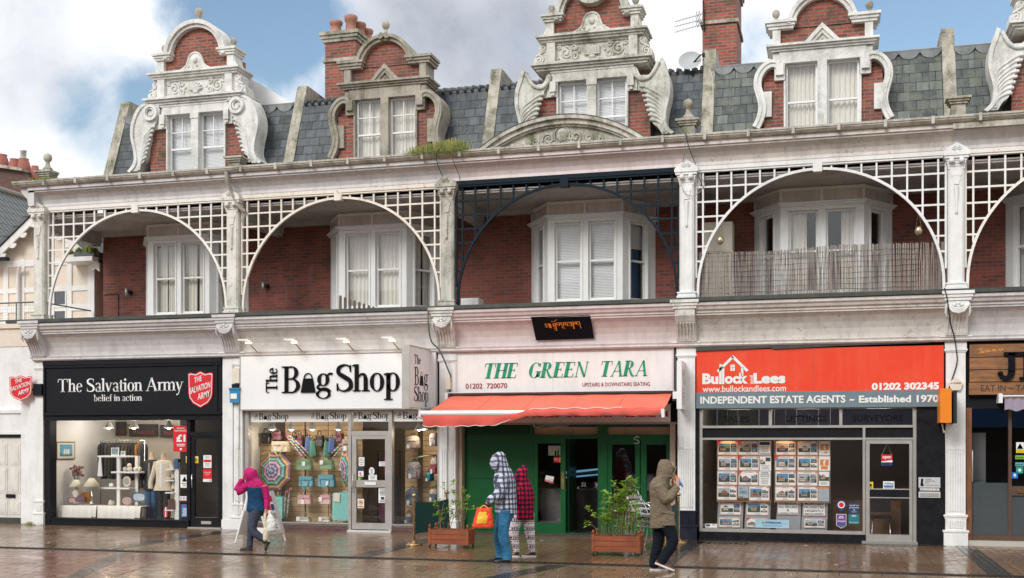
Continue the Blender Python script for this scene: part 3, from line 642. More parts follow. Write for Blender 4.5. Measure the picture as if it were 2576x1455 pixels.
def bay_window(B, cx, fills, pm):
 w = MB(); F = YW-.86; hw = .855; z0, z1 = 4.93, 7.02
 frames = [((cx-hw, F), (1, 0), (0, -1), 2*hw, [(.165, .775), (.935, 1.545)])]
 L = sqrt(.6**2+.86**2); c, s = .6/L, .86/L
 frames.append(((cx-hw-.6, YW), (c, -s), (-s, -c), L, [(.24, .78)]))
 frames.append(((cx+hw, F), (c, s), (s, -c), L, [(.24, .78)]))
 k = 0; out = []
 for o, u, n, ln, ops in frames:
  e = 0.0; xs = [e]+[q for p in ops for q in p]+[ln-e]
  for a, b in zip(xs[::2], xs[1::2]): w.frm(o, u, n, a, b, -.16, 0, z0, z1)
  for a, b in ops:
   w.frm(o, u, n, a, b, -.16, -.002, z0, 5.17); w.frm(o, u, n, a, b, -.16, -.002, 6.94, z1)
   w.frm(o, u, n, a-.03, b+.03, -.02, .035, 5.13, 5.18); w.frm(o, u, n, a-.035, a, 0, .02, 5.18, 6.98); w.frm(o, u, n, b, b+.035, 0, .02, 5.18, 6.98); w.frm(o, u, n, a-.035, b+.035, 0, .022, 6.94, 6.98)
   out.append((o, u, n, a, b))
  for q, (za, zb) in enumerate(((7.02, 7.05), (7.05, 7.08), (7.08, 7.11))): w.frm(o, u, n, -.02-.02*q, ln+.02+.02*q, -.16, .03+.03*q, za, zb)
  w.frm(o, u, n, -.01, ln+.01, -.1, .03, 7.36, 7.42)
  m_ = 3 if ln > 1.5 else 2
  for q in range(m_): w.frm(o, u, n, ln*q/(m_-1)-.025*(1 if q else 0), ln*q/(m_-1)+.025*(1 if q < m_-1 else 0), -.1, .016, 7.11, 7.36)
 w.build('bay_window', SASH, B)
 p = MB()
 for o, u, n, ln, ops in frames:
  p.frm(o, u, n, 0, ln, -.12, -.004, 7.11, 7.42)
  for q in range(int(ln/.16)):                         # herringbone boarding grooves as thin beads
   a = .08+q*.16; d = .10 if (a > ln/2) else -.10
   p.add([(o[0]+u[0]*(a+e)+n[0]*.0+n[0]*h, o[1]+u[1]*(a+e)+n[1]*h, z) for e, z in ((-d-.006, 7.12), (-d+.006, 7.12), (d+.006, 7.35), (d-.006, 7.35)) for h in (-.003, .004)],
    [(1, 3, 5, 7), (0, 1, 7, 6), (2, 3, 1, 0), (4, 5, 3, 2), (6, 7, 5, 4)])
 p.build('bay_panel', pm, B)
 for (o, u, n, a, b), f in zip(out, fills): sash(B, o, u, n, a, b, 5.17, 6.94, 6.07, f, rec=.06)

def lattice(B, xa, xb, lm, name='lattice_arch'):
 """openwork spandrel: rails, arch and square grid between two columns"""
 g = MB(); xm = (xa+xb)/2; r = (xb-xa)/2-.03; zc = 7.52-r
 y0, y1 = -.018, .018
 g.box(xa, xb, -.07, .07, 7.60, 7.69); g.box(xa, xb, -.05, .05, 7.56, 7.60)
 A = arc(xm, zc, r, r, 0, 180, 48); I = arc(xm, zc, r-.052, r-.052, 0, 180, 48)
 g.ring2([(A[0][0], 4.93)]+A+[(A[-1][0], 4.93)], [(I[0][0], 4.93)]+I+[(I[-1][0], 4.93)], -.03, .03)
 g.box(xm-.09, xm+.09, -.07, .07, 7.43, 7.60)
 hs = [7.26, 6.955, 6.65, 6.345, 6.04, 5.735]
 n_ = int((xm-xa)/.2875)+1
 for k in range(n_+1):
  for sx in (-1, 1):
   x = (xa if sx < 0 else xb)-sx*(.16+k*.2875); d = abs(x-xm)
   if d < .25 or (sx > 0 and x < xm) or (sx < 0 and x > xm): continue
   zz = zc+sqrt(max(r*r-d*d, 0)) if d < r else zc
   if zz < 7.55: g.box(x-.018, x+.018, y0, y1, zz-.01, 7.57)
 for z in hs:
  q = r*r-(z-zc)**2
  xi = sqrt(q) if q > 0 else 0
  if z > zc:
   g.box(xa, xm-xi+.01, y0+.004, y1-.004, z-.018, z+.018); g.box(xm+xi-.01, xb, y0+.004, y1-.004, z-.018, z+.018)
 for x in (xa+.02, xb-.02): g.box(x-.02, x+.02, y0, y1, 5.4, 7.57)
 return g.build(name, lm, B)

def column(B, x, cm, y=0.0):
 g = MB(); w = .15
 g.box(x-w-.05, x+w+.05, y-w-.05, y+w+.05, 4.93, 5.02); g.box(x-w-.03, x+w+.03, y-w-.03, y+w+.03, 5.02, 5.07); g.box(x-w-.045, x+w+.045, y-w-.045, y+w+.045, 5.07, 5.10)
 g.prism([(x-w, y-w+.04), (x-w+.04, y-w), (x+w-.04, y-w), (x+w, y-w+.04), (x+w, y+w), (x-w, y+w)], 'z', 5.10, 7.30)
 for q in range(4): g.box(x-w-.012*q, x+w+.012*q, y-w-.012*q, y+w+.012*q, 7.30+.05*q, 7.35+.05*q)
 g.box(x-w-.07, x+w+.07, y-w-.07, y+w+.07, 7.50, 7.55); g.box(x-w-.09, x+w+.09, y-w-.09, y+w+.09, 7.55, 7.62)
 g.prism([(x-w-.08, 7.62), (x+w+.08, 7.62), (x+w+.05, 7.68), (x, 7.80), (x-w-.05, 7.68)], 'y', y-w-.08, y-w+.05)
 for sx in (-1, 1):
  g.lathe((x+sx*.09, y-w-.06, 0), [(.001, 7.40), (.05, 7.41), (.055, 7.45), (.04, 7.50), (.001, 7.5)], 10)
  relief(g, spiral(x+sx*.055, 7.69, .045, .012, 90, 1.3*sx), y-w-.09, .013)
 c = y-w
 g.box(x-.09, x+.09, c-.025, c, 7.16, 7.22); g.prism([(x-.08, 7.16), (x+.08, 7.16), (x+.05, 7.0), (x-.05, 7.0)], 'y', c-.02, c)
 g.lathe((x, c-.01, 0), [(.001, 6.42), (.03, 6.44), (.02, 6.49), (.04, 6.78), (.05, 6.95)], 8)
 for sx in (-1, 1): g.tube([(x+sx*.06, c-.005, 6.98), (x+sx*.012, c-.005, 6.52)], .010, 5)
 return g.build('column', cm, B)

def corbel(B, x, cm, w=.2, plain_=False):
 g = MB()
 prof = [(.1, 4.08), (-.16, 4.08), (-.20, 4.2), (-.29, 4.36), (-.40, 4.48), (-.46, 4.58), (-.46, 4.72), (.1, 4.72)]
 g.prism(prof, 'x', x-w, x+w)
 mould(g, x-w-.02, x+w+.02, -.47, 4.72, 4.90, .1, out=.07)
 for q in range(6):
  a = x-w+.035+q*(2*w-.07)/5; g.tube([(a, -.175, 4.12), (a, -.21, 4.2), (a, -.30, 4.345), (a, -.38, 4.44)], .016, 5)
 if not plain_:
  for k in range(3):
   d = .02+k*.035
   g.tube([(x-w, -.47, 4.66-k*.01), (x-.1, -.49, 4.60-d), (x, -.50, 4.57-d), (x+.1, -.49, 4.60-d), (x+w, -.47, 4.66-k*.01)], .028, 6)
  for a, b in ((-.07, 4.63), (0, 4.66), (.07, 4.63), (0, 4.60)): g.ball((x+a, -.49, b), .042, 8)
  for sx in (-1, 1): g.tube([(x+sx*w, -.46, 4.66), (x+sx*(w+.02), -.45, 4.5), (x+sx*w, -.42, 4.42)], [.03, .025, .01], 6)
 return g.build('corbel', cm, B)

def pilaster(B, x0, x1, pm, base=None, flutes=True, y=0.0):
 g = MB()
 g.box(x0+.02, x1-.02, y-.02, y+.3, .58, 3.76)
 mould(g, x0+.02, x1-.02, y-.02, 3.76, 3.82, y+.3, out=.035, k=2); g.box(x0, x1, y-.04, y+.3, 3.82, 3.97)
 mould(g, x0, x1, y-.04, 3.97, 4.08, y+.3, out=.09, k=4)
 if flutes:
  n = 6; a, b = x0+.06, x1-.06
  for q in range(n): c = a+(b-a)*(q+.5)/n; g.tube([(c, y-.02, .66), (c, y-.02, 1.83)], .021, 6)
  g.box(a-.02, b+.02, y-.032, y-.02, 1.86, 1.9)
 p = g.build('pilaster', pm, B)
 d = MB(); mould(d, x0+.01, x1-.01, y-.03, .52, .60, y+.3, out=.03, k=2); d.box(x0+.01, x1-.01, y-.04, y+.3, .30, .52)
 for q in range(6):
  c = x0+.06+(x1-x0-.12)*(q+.5)/6; d.tube([(c, y-.04, .34), (c, y-.04, .49)], .02, 6)
 mould(d, x0-.01, x1+.01, y-.05, .22, .30, y+.3, out=.03, k=2); d.box(x0-.02, x1+.02, y-.07, y+.3, -.02, .22)
 d.build('pilaster_base', base or pm, B)
 return p

def parapet_wall(B, x, mat):
 g = MB(); yz = [(2.42, 8.4), (2.42, 8.97), (3.24, 11.17), (3.55, 11.17), (6.5, 11.05), (6.5, 8.4)]
 g.prism(yz, 'x', x, x+.27)
 g.box(x-.02, x+.29, 2.40, 2.48, 8.9, 8.98)
 return g.build('party_wall', mat, B)

LABB = ['white gabled brick terrace building over the black fronted charity shop, leftmost of the arcade', 'terrace building with buff stone gable and brick chimney over the white bag shop sign',
  'terrace building with navy lattice arch and mossy curved pediment over the green restaurant front', 'terrace building with reed screened balcony above the orange estate agent sign',
  'terrace building cut by the right edge of the photo, above the wooden plank sign']
COVES = [COVE, COVE, COVE_PINK, painted('pale_cove_paint', (.66, .62, .58), dirt=(.25, .23, .21), amt=.5, peel=.6, rough=.6), COVE]
LATS = [LATT_W, LATT_R, LATT_B, WHITE, LATT_W]
CREAMC = plain('cream_curtain', (.66, .60, .50), .8, .06)
BL = []
for i in range(5):
 x0, x1 = 5.2*i, 5.2*i+5.2; cx = GX[i]; cm = COVES[i]
 xe = x1 if i < 4 else x1+.2
 B = thing('terrace_building', LABB[i], 'building', (x0+2.6, 1.5, 0)); BL.append(B)
 # upper wall with an opening behind the bay, set-back room
 w = MB(); wl0 = x0 if i else .16
 w.box(wl0, cx-1.42, YW, YW+.3, 4.9, 8.5); w.box(cx+1.42, xe, YW, YW+.3, 4.9, 8.5); w.box(cx-1.42, cx+1.42, YW, YW+.3, 7.3, 8.5)
 if i == 0: w.box(.16, .44, YW+.3, 9, 4.9, 8.5); w.box(-.35, .16, 3.6, 3.9, 0, 8.2)
 w.build('wall', BRICK, B)
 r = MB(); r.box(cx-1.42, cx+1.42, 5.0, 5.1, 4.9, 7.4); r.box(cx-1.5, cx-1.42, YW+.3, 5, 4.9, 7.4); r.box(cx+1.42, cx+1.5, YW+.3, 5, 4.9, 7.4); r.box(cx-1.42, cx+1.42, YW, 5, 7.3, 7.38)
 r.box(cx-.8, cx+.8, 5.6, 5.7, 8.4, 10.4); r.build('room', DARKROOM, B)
 # balcony floor, lower cornice, soffit, upper entablature, gutter
 f = MB(); f.box(x0 if i else -.3, xe, -.5, YW, 4.84, 4.925); f.box(x0-(.62 if i == 0 else 0), xe, -.53, -.4, 4.855, 4.935)
 f.build('balcony_floor', LEAD, B)
 w = MB(); w.box(x0+.02, xe, .11, .30, 2.82, 4.84); w.build('fascia_wall', BLACKP, B)
 c = MB(); xl = x0 if i else -.18
 lp = [(.2, 3.97), (-.10, 3.97), (-.13, 4.0), (-.10, 4.03), (-.12, 4.07), (-.05, 4.09), (-.06, 4.16), (-.09, 4.28), (-.15, 4.40), (-.24, 4.52), (-.32, 4.58), (-.35, 4.59), (-.35, 4.63), (-.38, 4.635), (-.38, 4.67), (-.43, 4.70), (-.45, 4.75), (-.49, 4.78), (-.49, 4.855), (.2, 4.855)]
 c.prism(lp, 'x', xl, xe)
 c.build('lower_cornice', cm, B)
 s_ = MB()
 for q in range(12): s_.box(x0, xe, .08+q*.177, .08+q*.177+.168, 7.43, 7.47)
 s_.box(x0, xe, .05, YW, 7.47, 7.5)
 mould(s_, x0, xe, YW-.12, 7.34, 7.43, YW, out=.05, k=3); s_.build('soffit', SOFFIT, B)
 e = MB(); up = [(.1, 7.69), (-.08, 7.69), (-.06, 7.76), (-.09, 7.85), (-.16, 7.94), (-.26, 8.0), (-.30, 8.01), (-.30, 8.05), (-.34, 8.05), (-.34, 8.14), (.1, 8.14)]
 e.prism(up, 'x', x0 if i else -.16, xe);
 if i == 0: e.prism([(0-.0, 7.69), (-.16, 7.69), (-.19, 7.85), (-.33, 8.0), (-.37, 8.05), (-.37, 8.14), (0, 8.14)], 'y', -.30, 2.2)
 e.build('upper_cornice', cm, B)
 gt = MB(); gp = [(-.34, 8.13), (-.40, 8.14), (-.45, 8.19), (-.45, 8.21), (-.47, 8.22), (-.47, 8.26), (-.34, 8.26)]
 gt.prism(gp, 'x', x0-(.5 if i == 0 else 0), xe)
 for q in range(6): xx = x0+.4+q*.87; gt.box(xx-.03, xx+.03, -.485, -.33, 8.125, 8.268)
 if i == 0: gt.prism([(-.50, 8.22), (-.45, 8.14), (-.38, 8.13), (-.38, 8.26), (-.5, 8.26)], 'y', -.34, 2.0)
 gt.build('gutter', GUTTER, B)
 rf = MB(); rf.prism([(-.34, 8.145), (-.34, 8.2), (2.4, 8.5), (2.4, 8.145)], 'x', x0 if i else -.3, xe); rf.build('verandah_roof', LEAD, B)
 bm = MB(); bm.box(x0-.14, x0+.14, .16, YW, 7.2, 7.43); bm.box(x0-.19, x0+.19, .16, YW, 7.36, 7.43); bm.box(x0-.1, x0+.1, .16, YW, 7.12, 7.2); bm.build('soffit_beam', SOFFIT, B)
 # mansard roof
 m = MB(); xr0, xr1 = x0+.25, xe-.01
 m.prism([(2.46, 8.4), (2.46, 8.93), (3.06, 10.66), (3.10, 10.62), (3.4, 10.75), (6.6, 11.35), (9, 8.4)], 'x', xr0, xr1)
 mr = m.build('mansard_roof', SLATEG if i > 2 else SLATE, B)
 t = MB(); q = xr0
 if i in (1, 2):
  while q < xr1-.1:
   t.tube([(q+.09, 2.98, 10.60), (q+.09, 3.06, 10.67+.02*random.random()), (q+.09, 3.7, 10.84)], [.05, .075, .085], 8, flat=.5); q += .185
  t.build('ridge_tiles', PANT, mr)
 else:
  t.prism([(3.0, 10.60), (2.99, 10.68), (3.1, 10.73), (3.6, 10.84), (3.6, 10.78)], 'x', xr0, xr1); k_ = int((xr1-xr0)/.42)
  for w_ in range(k_): t.prism(arc(xr0+(xr1-xr0)*(w_+.5)/k_, 10.64, .21, .17, 180, 360, 8), 'y', 2.985, 3.012)
  t.build('lead_flashing', painted('ridge_lead', (.22, .235, .24), dirt=(.08, .085, .085), amt=.7, rough=.4) if 'ridge_lead' not in MATS else MATS['ridge_lead'], mr)
 if i in (1, 3):
  a, b, ya = (5.62, 6.48, 4.0) if i == 1 else (15.36, 16.20, 5.0); zt = 12.5 if i == 1 else 13.3
  ch = MB(); ch.box(a, b, ya, ya+1.5, 8.5, zt); zs = 11.98 if i == 1 else 12.38
  ch.build('chimney', BRICKG, mr)
  cc = MB(); cc.box(a-.05, b+.05, ya-.05, ya+1.55, zs, zs+.08); cc.build('string_course', STONE, mr); cc = MB(); mould(cc, a-.02, b+.02, ya-.02, zt, zt+.25, ya+1.52, out=.1, k=3)
  if i == 1: pass
  cc.build('chimney_cap', STONE, mr)
  for k, (px, py, h) in enumerate(((.18, .3, .40), (.52, .5, .58), (.62, .85, .50), (.68, 1.2, .44))):
   pt = MB(); pt.lathe((a+px, ya+py, zt+.25), [(.19, 0), (.20, .05), (.155, .1*h/.6), (.13, h*.7), (.165, h*.76), (.18, h*.94), (.17, h), (.13, h), (.12, h*.8)], 14); pt.build('chimney_pot', TERRA, mr)
 if i == 0: t = MB(); t.prism([at(600, 190, 3.3), at(628, 197, 3.3), at(704, 241, 3.3), at(745, 264, 3.3), at(690, 285, 3.3), at(600, 285, 3.3)], 'y', 3.3, 5.5); t.build('blown_out_roof_slope', plain('blown_out_white', (.80, .80, .80), .5, .05), mr)  # roof slope coloured near-white to carry its blown-out light
 parapet_wall(B, x0-.0 if i else .0, STONE)
 # gables
 NET = [('c', 0, 1)]; BLD = [('b', 0)]
 if i == 0: gable_a(B, cx, None, GABLEW, BLD)
 elif i == 1: gable_b(B, cx, BUFF, [('c', 0, .55), ('c', .62, .95)], 1, 1, BRICKG)
 elif i == 2: gable_a(B, cx, True, painted('lichened_gable_stone', (.68, .66, .60), dirt=(.14, .14, .11), amt=.6, green=.7, rough=.7, bump=.35), BLD)
 elif i == 3: gable_b(B, cx, GABLEW, NET, 0, 2, BRICKG)
 else: gable_a(B, cx, False, GABLEW, BLD)
 # bay, arch, column, corbel
 fl = [[[('c', 0, .40), ('c', .52, 1)], [('c', 0, .48), ('c', .66, 1)], [('c', 0, 1)], [('c', .1, 1)]], [[('c', 0, 1)], [('c', 0, 1)], [('c', 0, .5)], [('c', 0, .55), ('c', .7, 1)]], [[('b', 0)], [('b', 0)], None, [('b', .68), ('d',)]], [[('c', 0, .58)], [('c', .55, 1)], None, None], [None, [('c', 0, .4)], [('b', .0)], None]][i]
 bay_window(B, cx, fl, PANEL)
 lattice(B, x0+.16, x1-.16, LATS[i])
 column(B, x0, [COLUMN, COLUMN, painted('grimy_column_paint', (.58, .56, .49), dirt=(.16, .15, .12), amt=.9, green=.9, peel=.5, rough=.65), WHITE, WHITE][i])
 if i == 4: column(B, x1, WHITE)
 corbel(B, x0, [cm, cm, WHITE_OLD, WHITE_OLD, WHITE][i], plain_=(i == 3))
 if i == 3:   # reed screen arch feet etc. need nothing more
  pass
BL0, BL1, BL2, BL3, BL4 = BL
# pilasters (left one of every shop, plus plain wall strips)
pilaster(BL0, -.20, .06, WHITE, flutes=False)
pm = MB(); pm.box(-.36, -.20, .02, .3, 0, 4.0); pm.build('wall_strip', WHITE, BL0)
pilaster(BL1, 5.16, 5.42, WHITE); pm = MB(); pm.box(4.90, 5.16, -.03, .3, -.01, 3.97); pm.box(4.88, 5.16, -.05, .25, -.01, .22); pm.build('wall_strip', WHITE, BL1)
pm = MB(); mould(pm, 4.88, 5.42, -.06, 3.985, 4.085, .2, out=.06); pm.build('pilaster_cap', WHITE, BL1)
pilaster(BL2, 10.17, 10.58, WHITE)
pilaster(BL3, 15.38, 15.78, WHITE, base=plain('navy_gloss', (.012, .014, .028), .3, .3))
pilaster(BL4, 20.60, 21.00, WHITE)
# curved pediment over the middle building
sp = MB(); cxs, zb, hw, rise = 12.99, 8.27, 1.78, .60; R = (hw*hw+rise*rise)/(2*rise); a_ = math.degrees(math.asin(hw/R))
sg = lambda r: [(cxs+r*sin(radians(-a_+2*a_*k/30)), zb+rise-R+r*cos(radians(-a_+2*a_*k/30))) for k in range(31)]
sp.ring2(sg(R), sg(R-.075), -.40, 1.6); sp.ring2(sg(R-.07), sg(R-.17), -.33, .2); sp.ring2(sg(R-.165), sg(R-.21), -.27, .2)
sp.prism(sg(R-.19), 'y', -.20, .2)
spo = sp.build('curved_pediment', painted('pediment_paint', (.60, .57, .51), dirt=(.12, .12, .08), amt=.8, green=1.0, rough=.65), BL2)
ms = MB(); ms.ring2(sg(R+.016), sg(R+.001), -.41, 1.6); ms.build('mossy_flashing', LEAD, spo)
cp = MB()
for sx in (-1, 1):
 for (a, b, r) in ((.30, 8.42, .13), (.58, 8.38, .10), (.84, 8.33, .075), (1.08, 8.31, .05)):
  relief(cp, spiral(cxs+sx*a, b, r, .02, 200, 1.6*sx), -.21, .024)
 relief(cp, [(cxs+sx*.1, 8.33), (cxs+sx*.45, 8.29), (cxs+sx*.9, 8.29), (cxs+sx*1.25, 8.28)], -.21, .025)
cp.ball((cxs, -.2, 8.48), .14, 14, sc=(1, .5, 1.15)); relief(cp, arc(cxs, 8.48, .17, .19, 0, 360, 24), -.21, .022)
for k in range(7): a = radians(200+140*k/6); cp.tube([(cxs+.12*cos(a), -.21, 8.44+.1*sin(a)), (cxs+.24*cos(a), -.21, 8.44+.16*sin(a))], [.03, .015], 6)
cp.build('carved_panel', MATS['pediment_paint'], spo)
# blocking pedestals on the cornice
def pedestal(B, x, y, z, w, ball, mat=STONE, wall=True):
 p = MB(); p.box(x-w, x+w, y-w, y+w, 8.15, z); mould(p, x-w-.01, x+w+.01, y-w-.01, z, z+.13, y+w+.01, out=.09, k=3)
 if wall: p.prism([(y+w, 8.2), (y+w, z+.02), (YW, z-.15), (YW, 8.2)], 'x', x-w*.8, x+w*.8)
 o = p.build('cornice_pedestal', mat, B)
 if ball:
  s = MB(); s.box(x-w, x+w, y-w, y+w, z+.13, z+.17); s.lathe((x, y, z+.17), [(.001, 0), (w, 0), (w*.8, .05), (w*.5, .09), (.05, .15), (.045, .2), (.07, .215), (.1, .26), (.105, .31), (.08, .38), (.001, .42)], 14); s.build('finial', mat, o)
pedestal(BL0, .12, .05, 8.44, .13, True); pedestal(BL1, 5.28, -.05, 8.42, .13, False); pedestal(BL3, 15.62, .0, 8.52, .14, True); pedestal(BL4, 20.84, .0, 8.56, .13, False)
st = MB(); st.box(10.33, 10.58, -.05, .2, 8.15, 8.58); st.prism([(.2, 8.2), (.2, 8.62), (1.4, 8.3), (1.4, 8.2)], 'x', 10.36, 10.56); st.build('brick_stub', BRICKG, BL2)
lit = MB(); rr = random.Random(4)
for k in range(70): x, y, q, z = rr.uniform(-1, 23), rr.uniform(-8.5, -.6), rr.uniform(.012, .05), rr.uniform(0, 3); lit.prism([(x+q*cos(z+a)*rr.uniform(.5, 1), y+q*sin(z+a)*rr.uniform(.4, 1)) for a in (0, 1.3, 2.5, 3.8, 5.1)], 'z', .004, .009)
o = lit.build('pavement_litter', plain('litter', (.55, .52, .46), .7, .3, scale=3)); tag(o, 'scattered scraps and gum spots on the wet paving', 'litter'); o['kind'] = 'stuff'
# rainwater pipe on the second column
pp = MB(); pp.tube([(5.22, -.42, 8.15), (5.22, -.40, 7.95), (5.24, -.22, 7.75), (5.36, -.2, 7.45), (5.50, -.1, 7.3)], .045, 8); pp.tube([(5.5, -.02, 7.3), (5.4, .02, 7.15), (5.38, .03, 6.9)], .045, 8); pp.build('drainpipe', GUTTER, BL1)
pp = MB(); pp.tube([(15.84, .05, 7.6), (15.84, .05, 7.35), (15.76, .1, 7.2)], .05, 8); pp.build('drainpipe', WHITE, BL3)
# lead-grey patch board where the gutter ends on the right
pb = MB(); pb.box(20.72, 24.2, -.37, -.33, 8.02, 8.2); pb.build('patched_fascia', painted('patch_board', (.62, .58, .50), dirt=(.12, .12, .08), amt=.7, green=.7), BL4)
# ------------------------------------------------------------------ shop fronts
def za(ox, oy, k): return lambda x, y, Y: at((ox+x*k)*.62891, (oy+y*k)*.62891, Y)
Z1, Z2, Z4, ZR, ZT = za(200, 1660, .3161), za(980, 1640, .3436), za(2780, 1720, .3162), za(3200, 1342, .668), za(1840, 1680, .3436)
def lamp_light(x, y, z, e, col=(1, .83, .62), r=.06):
 d = bpy.data.lights.new('lamp_light', 'POINT'); d.energy = e; d.color = col; d.shadow_soft_size = r
 o = bpy.data.objects.new('lamp_light', d); C.objects.link(o); o.location = (x, y, z)
WOODF = plain('interior_wood', (.16, .09, .05), .5, .3)
SHOPW = plain('shop_cream_wall', (.72, .66, .55), .7, .05)
SHOPWH = plain('shop_white_wall', (.78, .77, .74), .7, .04)
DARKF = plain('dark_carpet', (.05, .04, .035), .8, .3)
def room_box(B, x0, x1, y0, y1, z1, walls, floor, ceil, left=None):
 r = MB(); r.box(x0-.06, x0, y0, y1, .02, z1, 1 if left else 0); r.box(x1, x1+.06, y0, y1, .02, z1); r.box(x0, x1, y1, y1+.06, .02, z1)
 r.build('shop_wall', [walls, left or walls], B)
 f = MB(); f.box(x0-.06, x1+.06, y0, y1+.06, -.05, .02); f.build('shop_floor', floor, B)
 c = MB(); c.box(x0-.06, x1+.06, y0, y1+.06, z1, z1+.06); c.build('shop_ceiling', ceil, B)
P0 = lambda y: plane_map((0, y, 0))
PEND = plain('pendant_enamel', (.55, .60, .58), .35, .1)
BULB = glow('lit_bulb', (1, .85, .6), 14)
def pendant(label, x, y, z, ztop, group, light=0, s=1.0):
 t = thing('pendant_lamp', label, 'lamp', (x, y, z), group)
 b = MB(); b.lathe((x, y, z), [(.105*s, 0), (.10*s, .015), (.07*s, .07*s), (.04*s, .11*s), (.025*s, .16*s), (.001, .165*s)], 14); b.build('lamp_shade', PEND, t)
 c = MB(); c.tube([(x, y, z+.15*s), (x, y, ztop)], .008, 6); c.build('cord', BLACKP, t)
 u = MB(); u.ball((x, y, z+.03), .05*s, 10); u.build('bulb', BULB, t)
 if light: lamp_light(x, y, z-.06, light)
 return t
# --- the charity shop
f = MB(); f.box(.06, .22, .0, .25, 0, 2.62); f.box(.06, 4.90, -.02, .25, 2.53, 2.66)
f.box(.22, 3.99, .02, .25, 0, .18); f.box(.22, 3.99, -.0, .02, .14, .18)
f.box(3.93, 4.02, .03, .25, .18, 2.53); f.box(4.80, 4.92, .03, .25, 0, 2.53); f.box(4.02, 4.80, .04, .25, 2.15, 2.25); f.build('shopfront_frame', BLACKP, BL0)
g = MB(); g.box(.22, 3.93, .12, .126, .18, 2.53); g.box(4.02, 4.80, .12, .126, 2.25, 2.53); g.build('shop_window', SHOPGLASS, BL0)
d = MB(); d.box(4.02, 4.12, .06, .12, .05, 2.15); d.box(4.74, 4.80, .06, .12, .05, 2.15); d.box(4.12, 4.74, .06, .12, 2.08, 2.15); d.box(4.12, 4.74, .06, .12, .05, .25)
dr = d.build('shop_door', BLACKP, BL0)
d = MB(); d.box(4.12, 4.74, .09, .096, .25, 2.08); d.build('pane', SHOPGLASS, dr)
d = MB(); d.box(4.30, 4.56, .045, .06, .10, .17); d.build('letterbox', ALU, dr)
d = MB(); d.box(4.13, 4.72, .05, .065, .25, .262); d.tube([(4.08, .05, .95), (4.08, .0, .95), (4.08, .0, 1.25), (4.08, .05, 1.25)], .012, 6); d.build('handle', CHROME, dr)
d = MB(); d.box(4.0, 4.9, -.05, .1, 0, .03); d.build('doorstep', ALU, BL0)
room_box(BL0, .14, 5.0, .25, 2.9, 2.72, SHOPW, DARKF, SHOPWH, SHOPWH)
pt = MB(); pt.box(2.7, 5.0, 1.75, 1.80, .02, 2.7); pt.build('partition', DARKROOM, BL0)
# --- the bag shop
RISER = brick('plum_brick', (.12, .045, .04), (.08, .035, .035), (.13, .10, .09), soot=.5)
f = MB()
for a, b in ((5.42, 5.52), (8.0, 8.07), (8.97, 9.05), (10.12, 10.18)): f.box(a, b, .05, .2, .02 if a in (8.0, 8.97) else .12, 2.75)
f.box(5.52, 8.0, .08, .2, .12, .18); f.box(9.05, 10.12, .08, .2, .12, .18); f.box(5.52, 10.12, .08, .2, 2.70, 2.76); f.box(8.07, 8.97, .06, .2, 2.16, 2.26)
f.box(5.52, 8.0, .02, .08, .165, .185); f.box(9.05, 10.12, .02, .08, .165, .185); f.build('shopfront_frame', ALU, BL1)
f = MB(); f.box(5.42, 8.0, .03, .3, -.02, .12); f.build('stall_riser', RISER, BL1)
f = MB(); f.box(9.05, 10.18, .03, .3, -.02, .12); f.build('stall_riser', RISER, BL1)
g = MB(); g.box(5.52, 8.0, .14, .146, .18, 2.70); g.box(9.05, 10.12, .14, .146, .18, 2.70); g.box(8.07, 8.97, .14, .146, 2.26, 2.70); g.build('shop_window', SHOPGLASS, BL1)
d = MB(); d.box(8.08, 8.19, .07, .13, .06, 2.16); d.box(8.88, 8.97, .07, .13, .06, 2.16); d.box(8.19, 8.88, .07, .13, 2.08, 2.16); d.box(8.19, 8.88, .07, .13, .06, .2); d.box(8.19, 8.88, .07, .13, 1.0, 1.16)
dr = d.build('shop_door', ALU, BL1)
d = MB(); d.box(8.19, 8.88, .10, .106, .2, 1.0); d.box(8.19, 8.88, .10, .106, 1.16, 2.08); d.build('pane', SHOPGLASS, dr)
d = MB(); d.box(8.40, 8.67, .05, .07, 1.05, 1.12); d.build('letterbox', UPVC, dr)
d = MB(); d.box(8.09, 8.17, .03, .07, 1.0, 1.16); d.tube([(8.13, .05, .9), (8.13, .0, .9), (8.13, .0, 1.3), (8.13, .05, 1.3)], .01, 6); d.build('handle', ALU, dr)
d = MB(); d.box(8.0, 9.05, -.02, .1, -.01, .04); d.build('doorstep', plain('pale_step', (.6, .6, .58), .5), BL1)
room_box(BL1, 5.4, 10.2, .2, 3.0, 2.78, plain('bag_shop_wall', (.22, .17, .12), .7), DARKF, SHOPWH, SHOPWH)
def slat_mat():
 s = NT('slatwall'); x, y, z = s.xyz(s.pos()); q = s.math('FRACT', s.math('DIVIDE', z, .12)); gv = s.math('LESS_THAN', q, .09)
 c = s.mix(gv, (.50, .36, .20), (.12, .075, .035)); c = s.mix(s.ramp(s.noise(s.scl(s.pos(), (2, 2, 20)), 3, 3), .3, .8, 0, .3), c, (.36, .24, .12)); return s.fin(c, .55)
SLAT = slat_mat()
for a, b, y, zt in ((5.42, 5.95, .82, 2.1), (6.0, 6.5, .95, 2.5), (6.54, 7.1, .95, 2.5), (7.14, 7.98, .9, 2.5), (8.95, 9.25, 1.15, 2.3), (9.35, 9.9, 1.25, 2.3)):
 t = MB(); t.box(a, b, y, y+.04, .02, zt); t.build('slatwall_panel', SLAT, BL1)
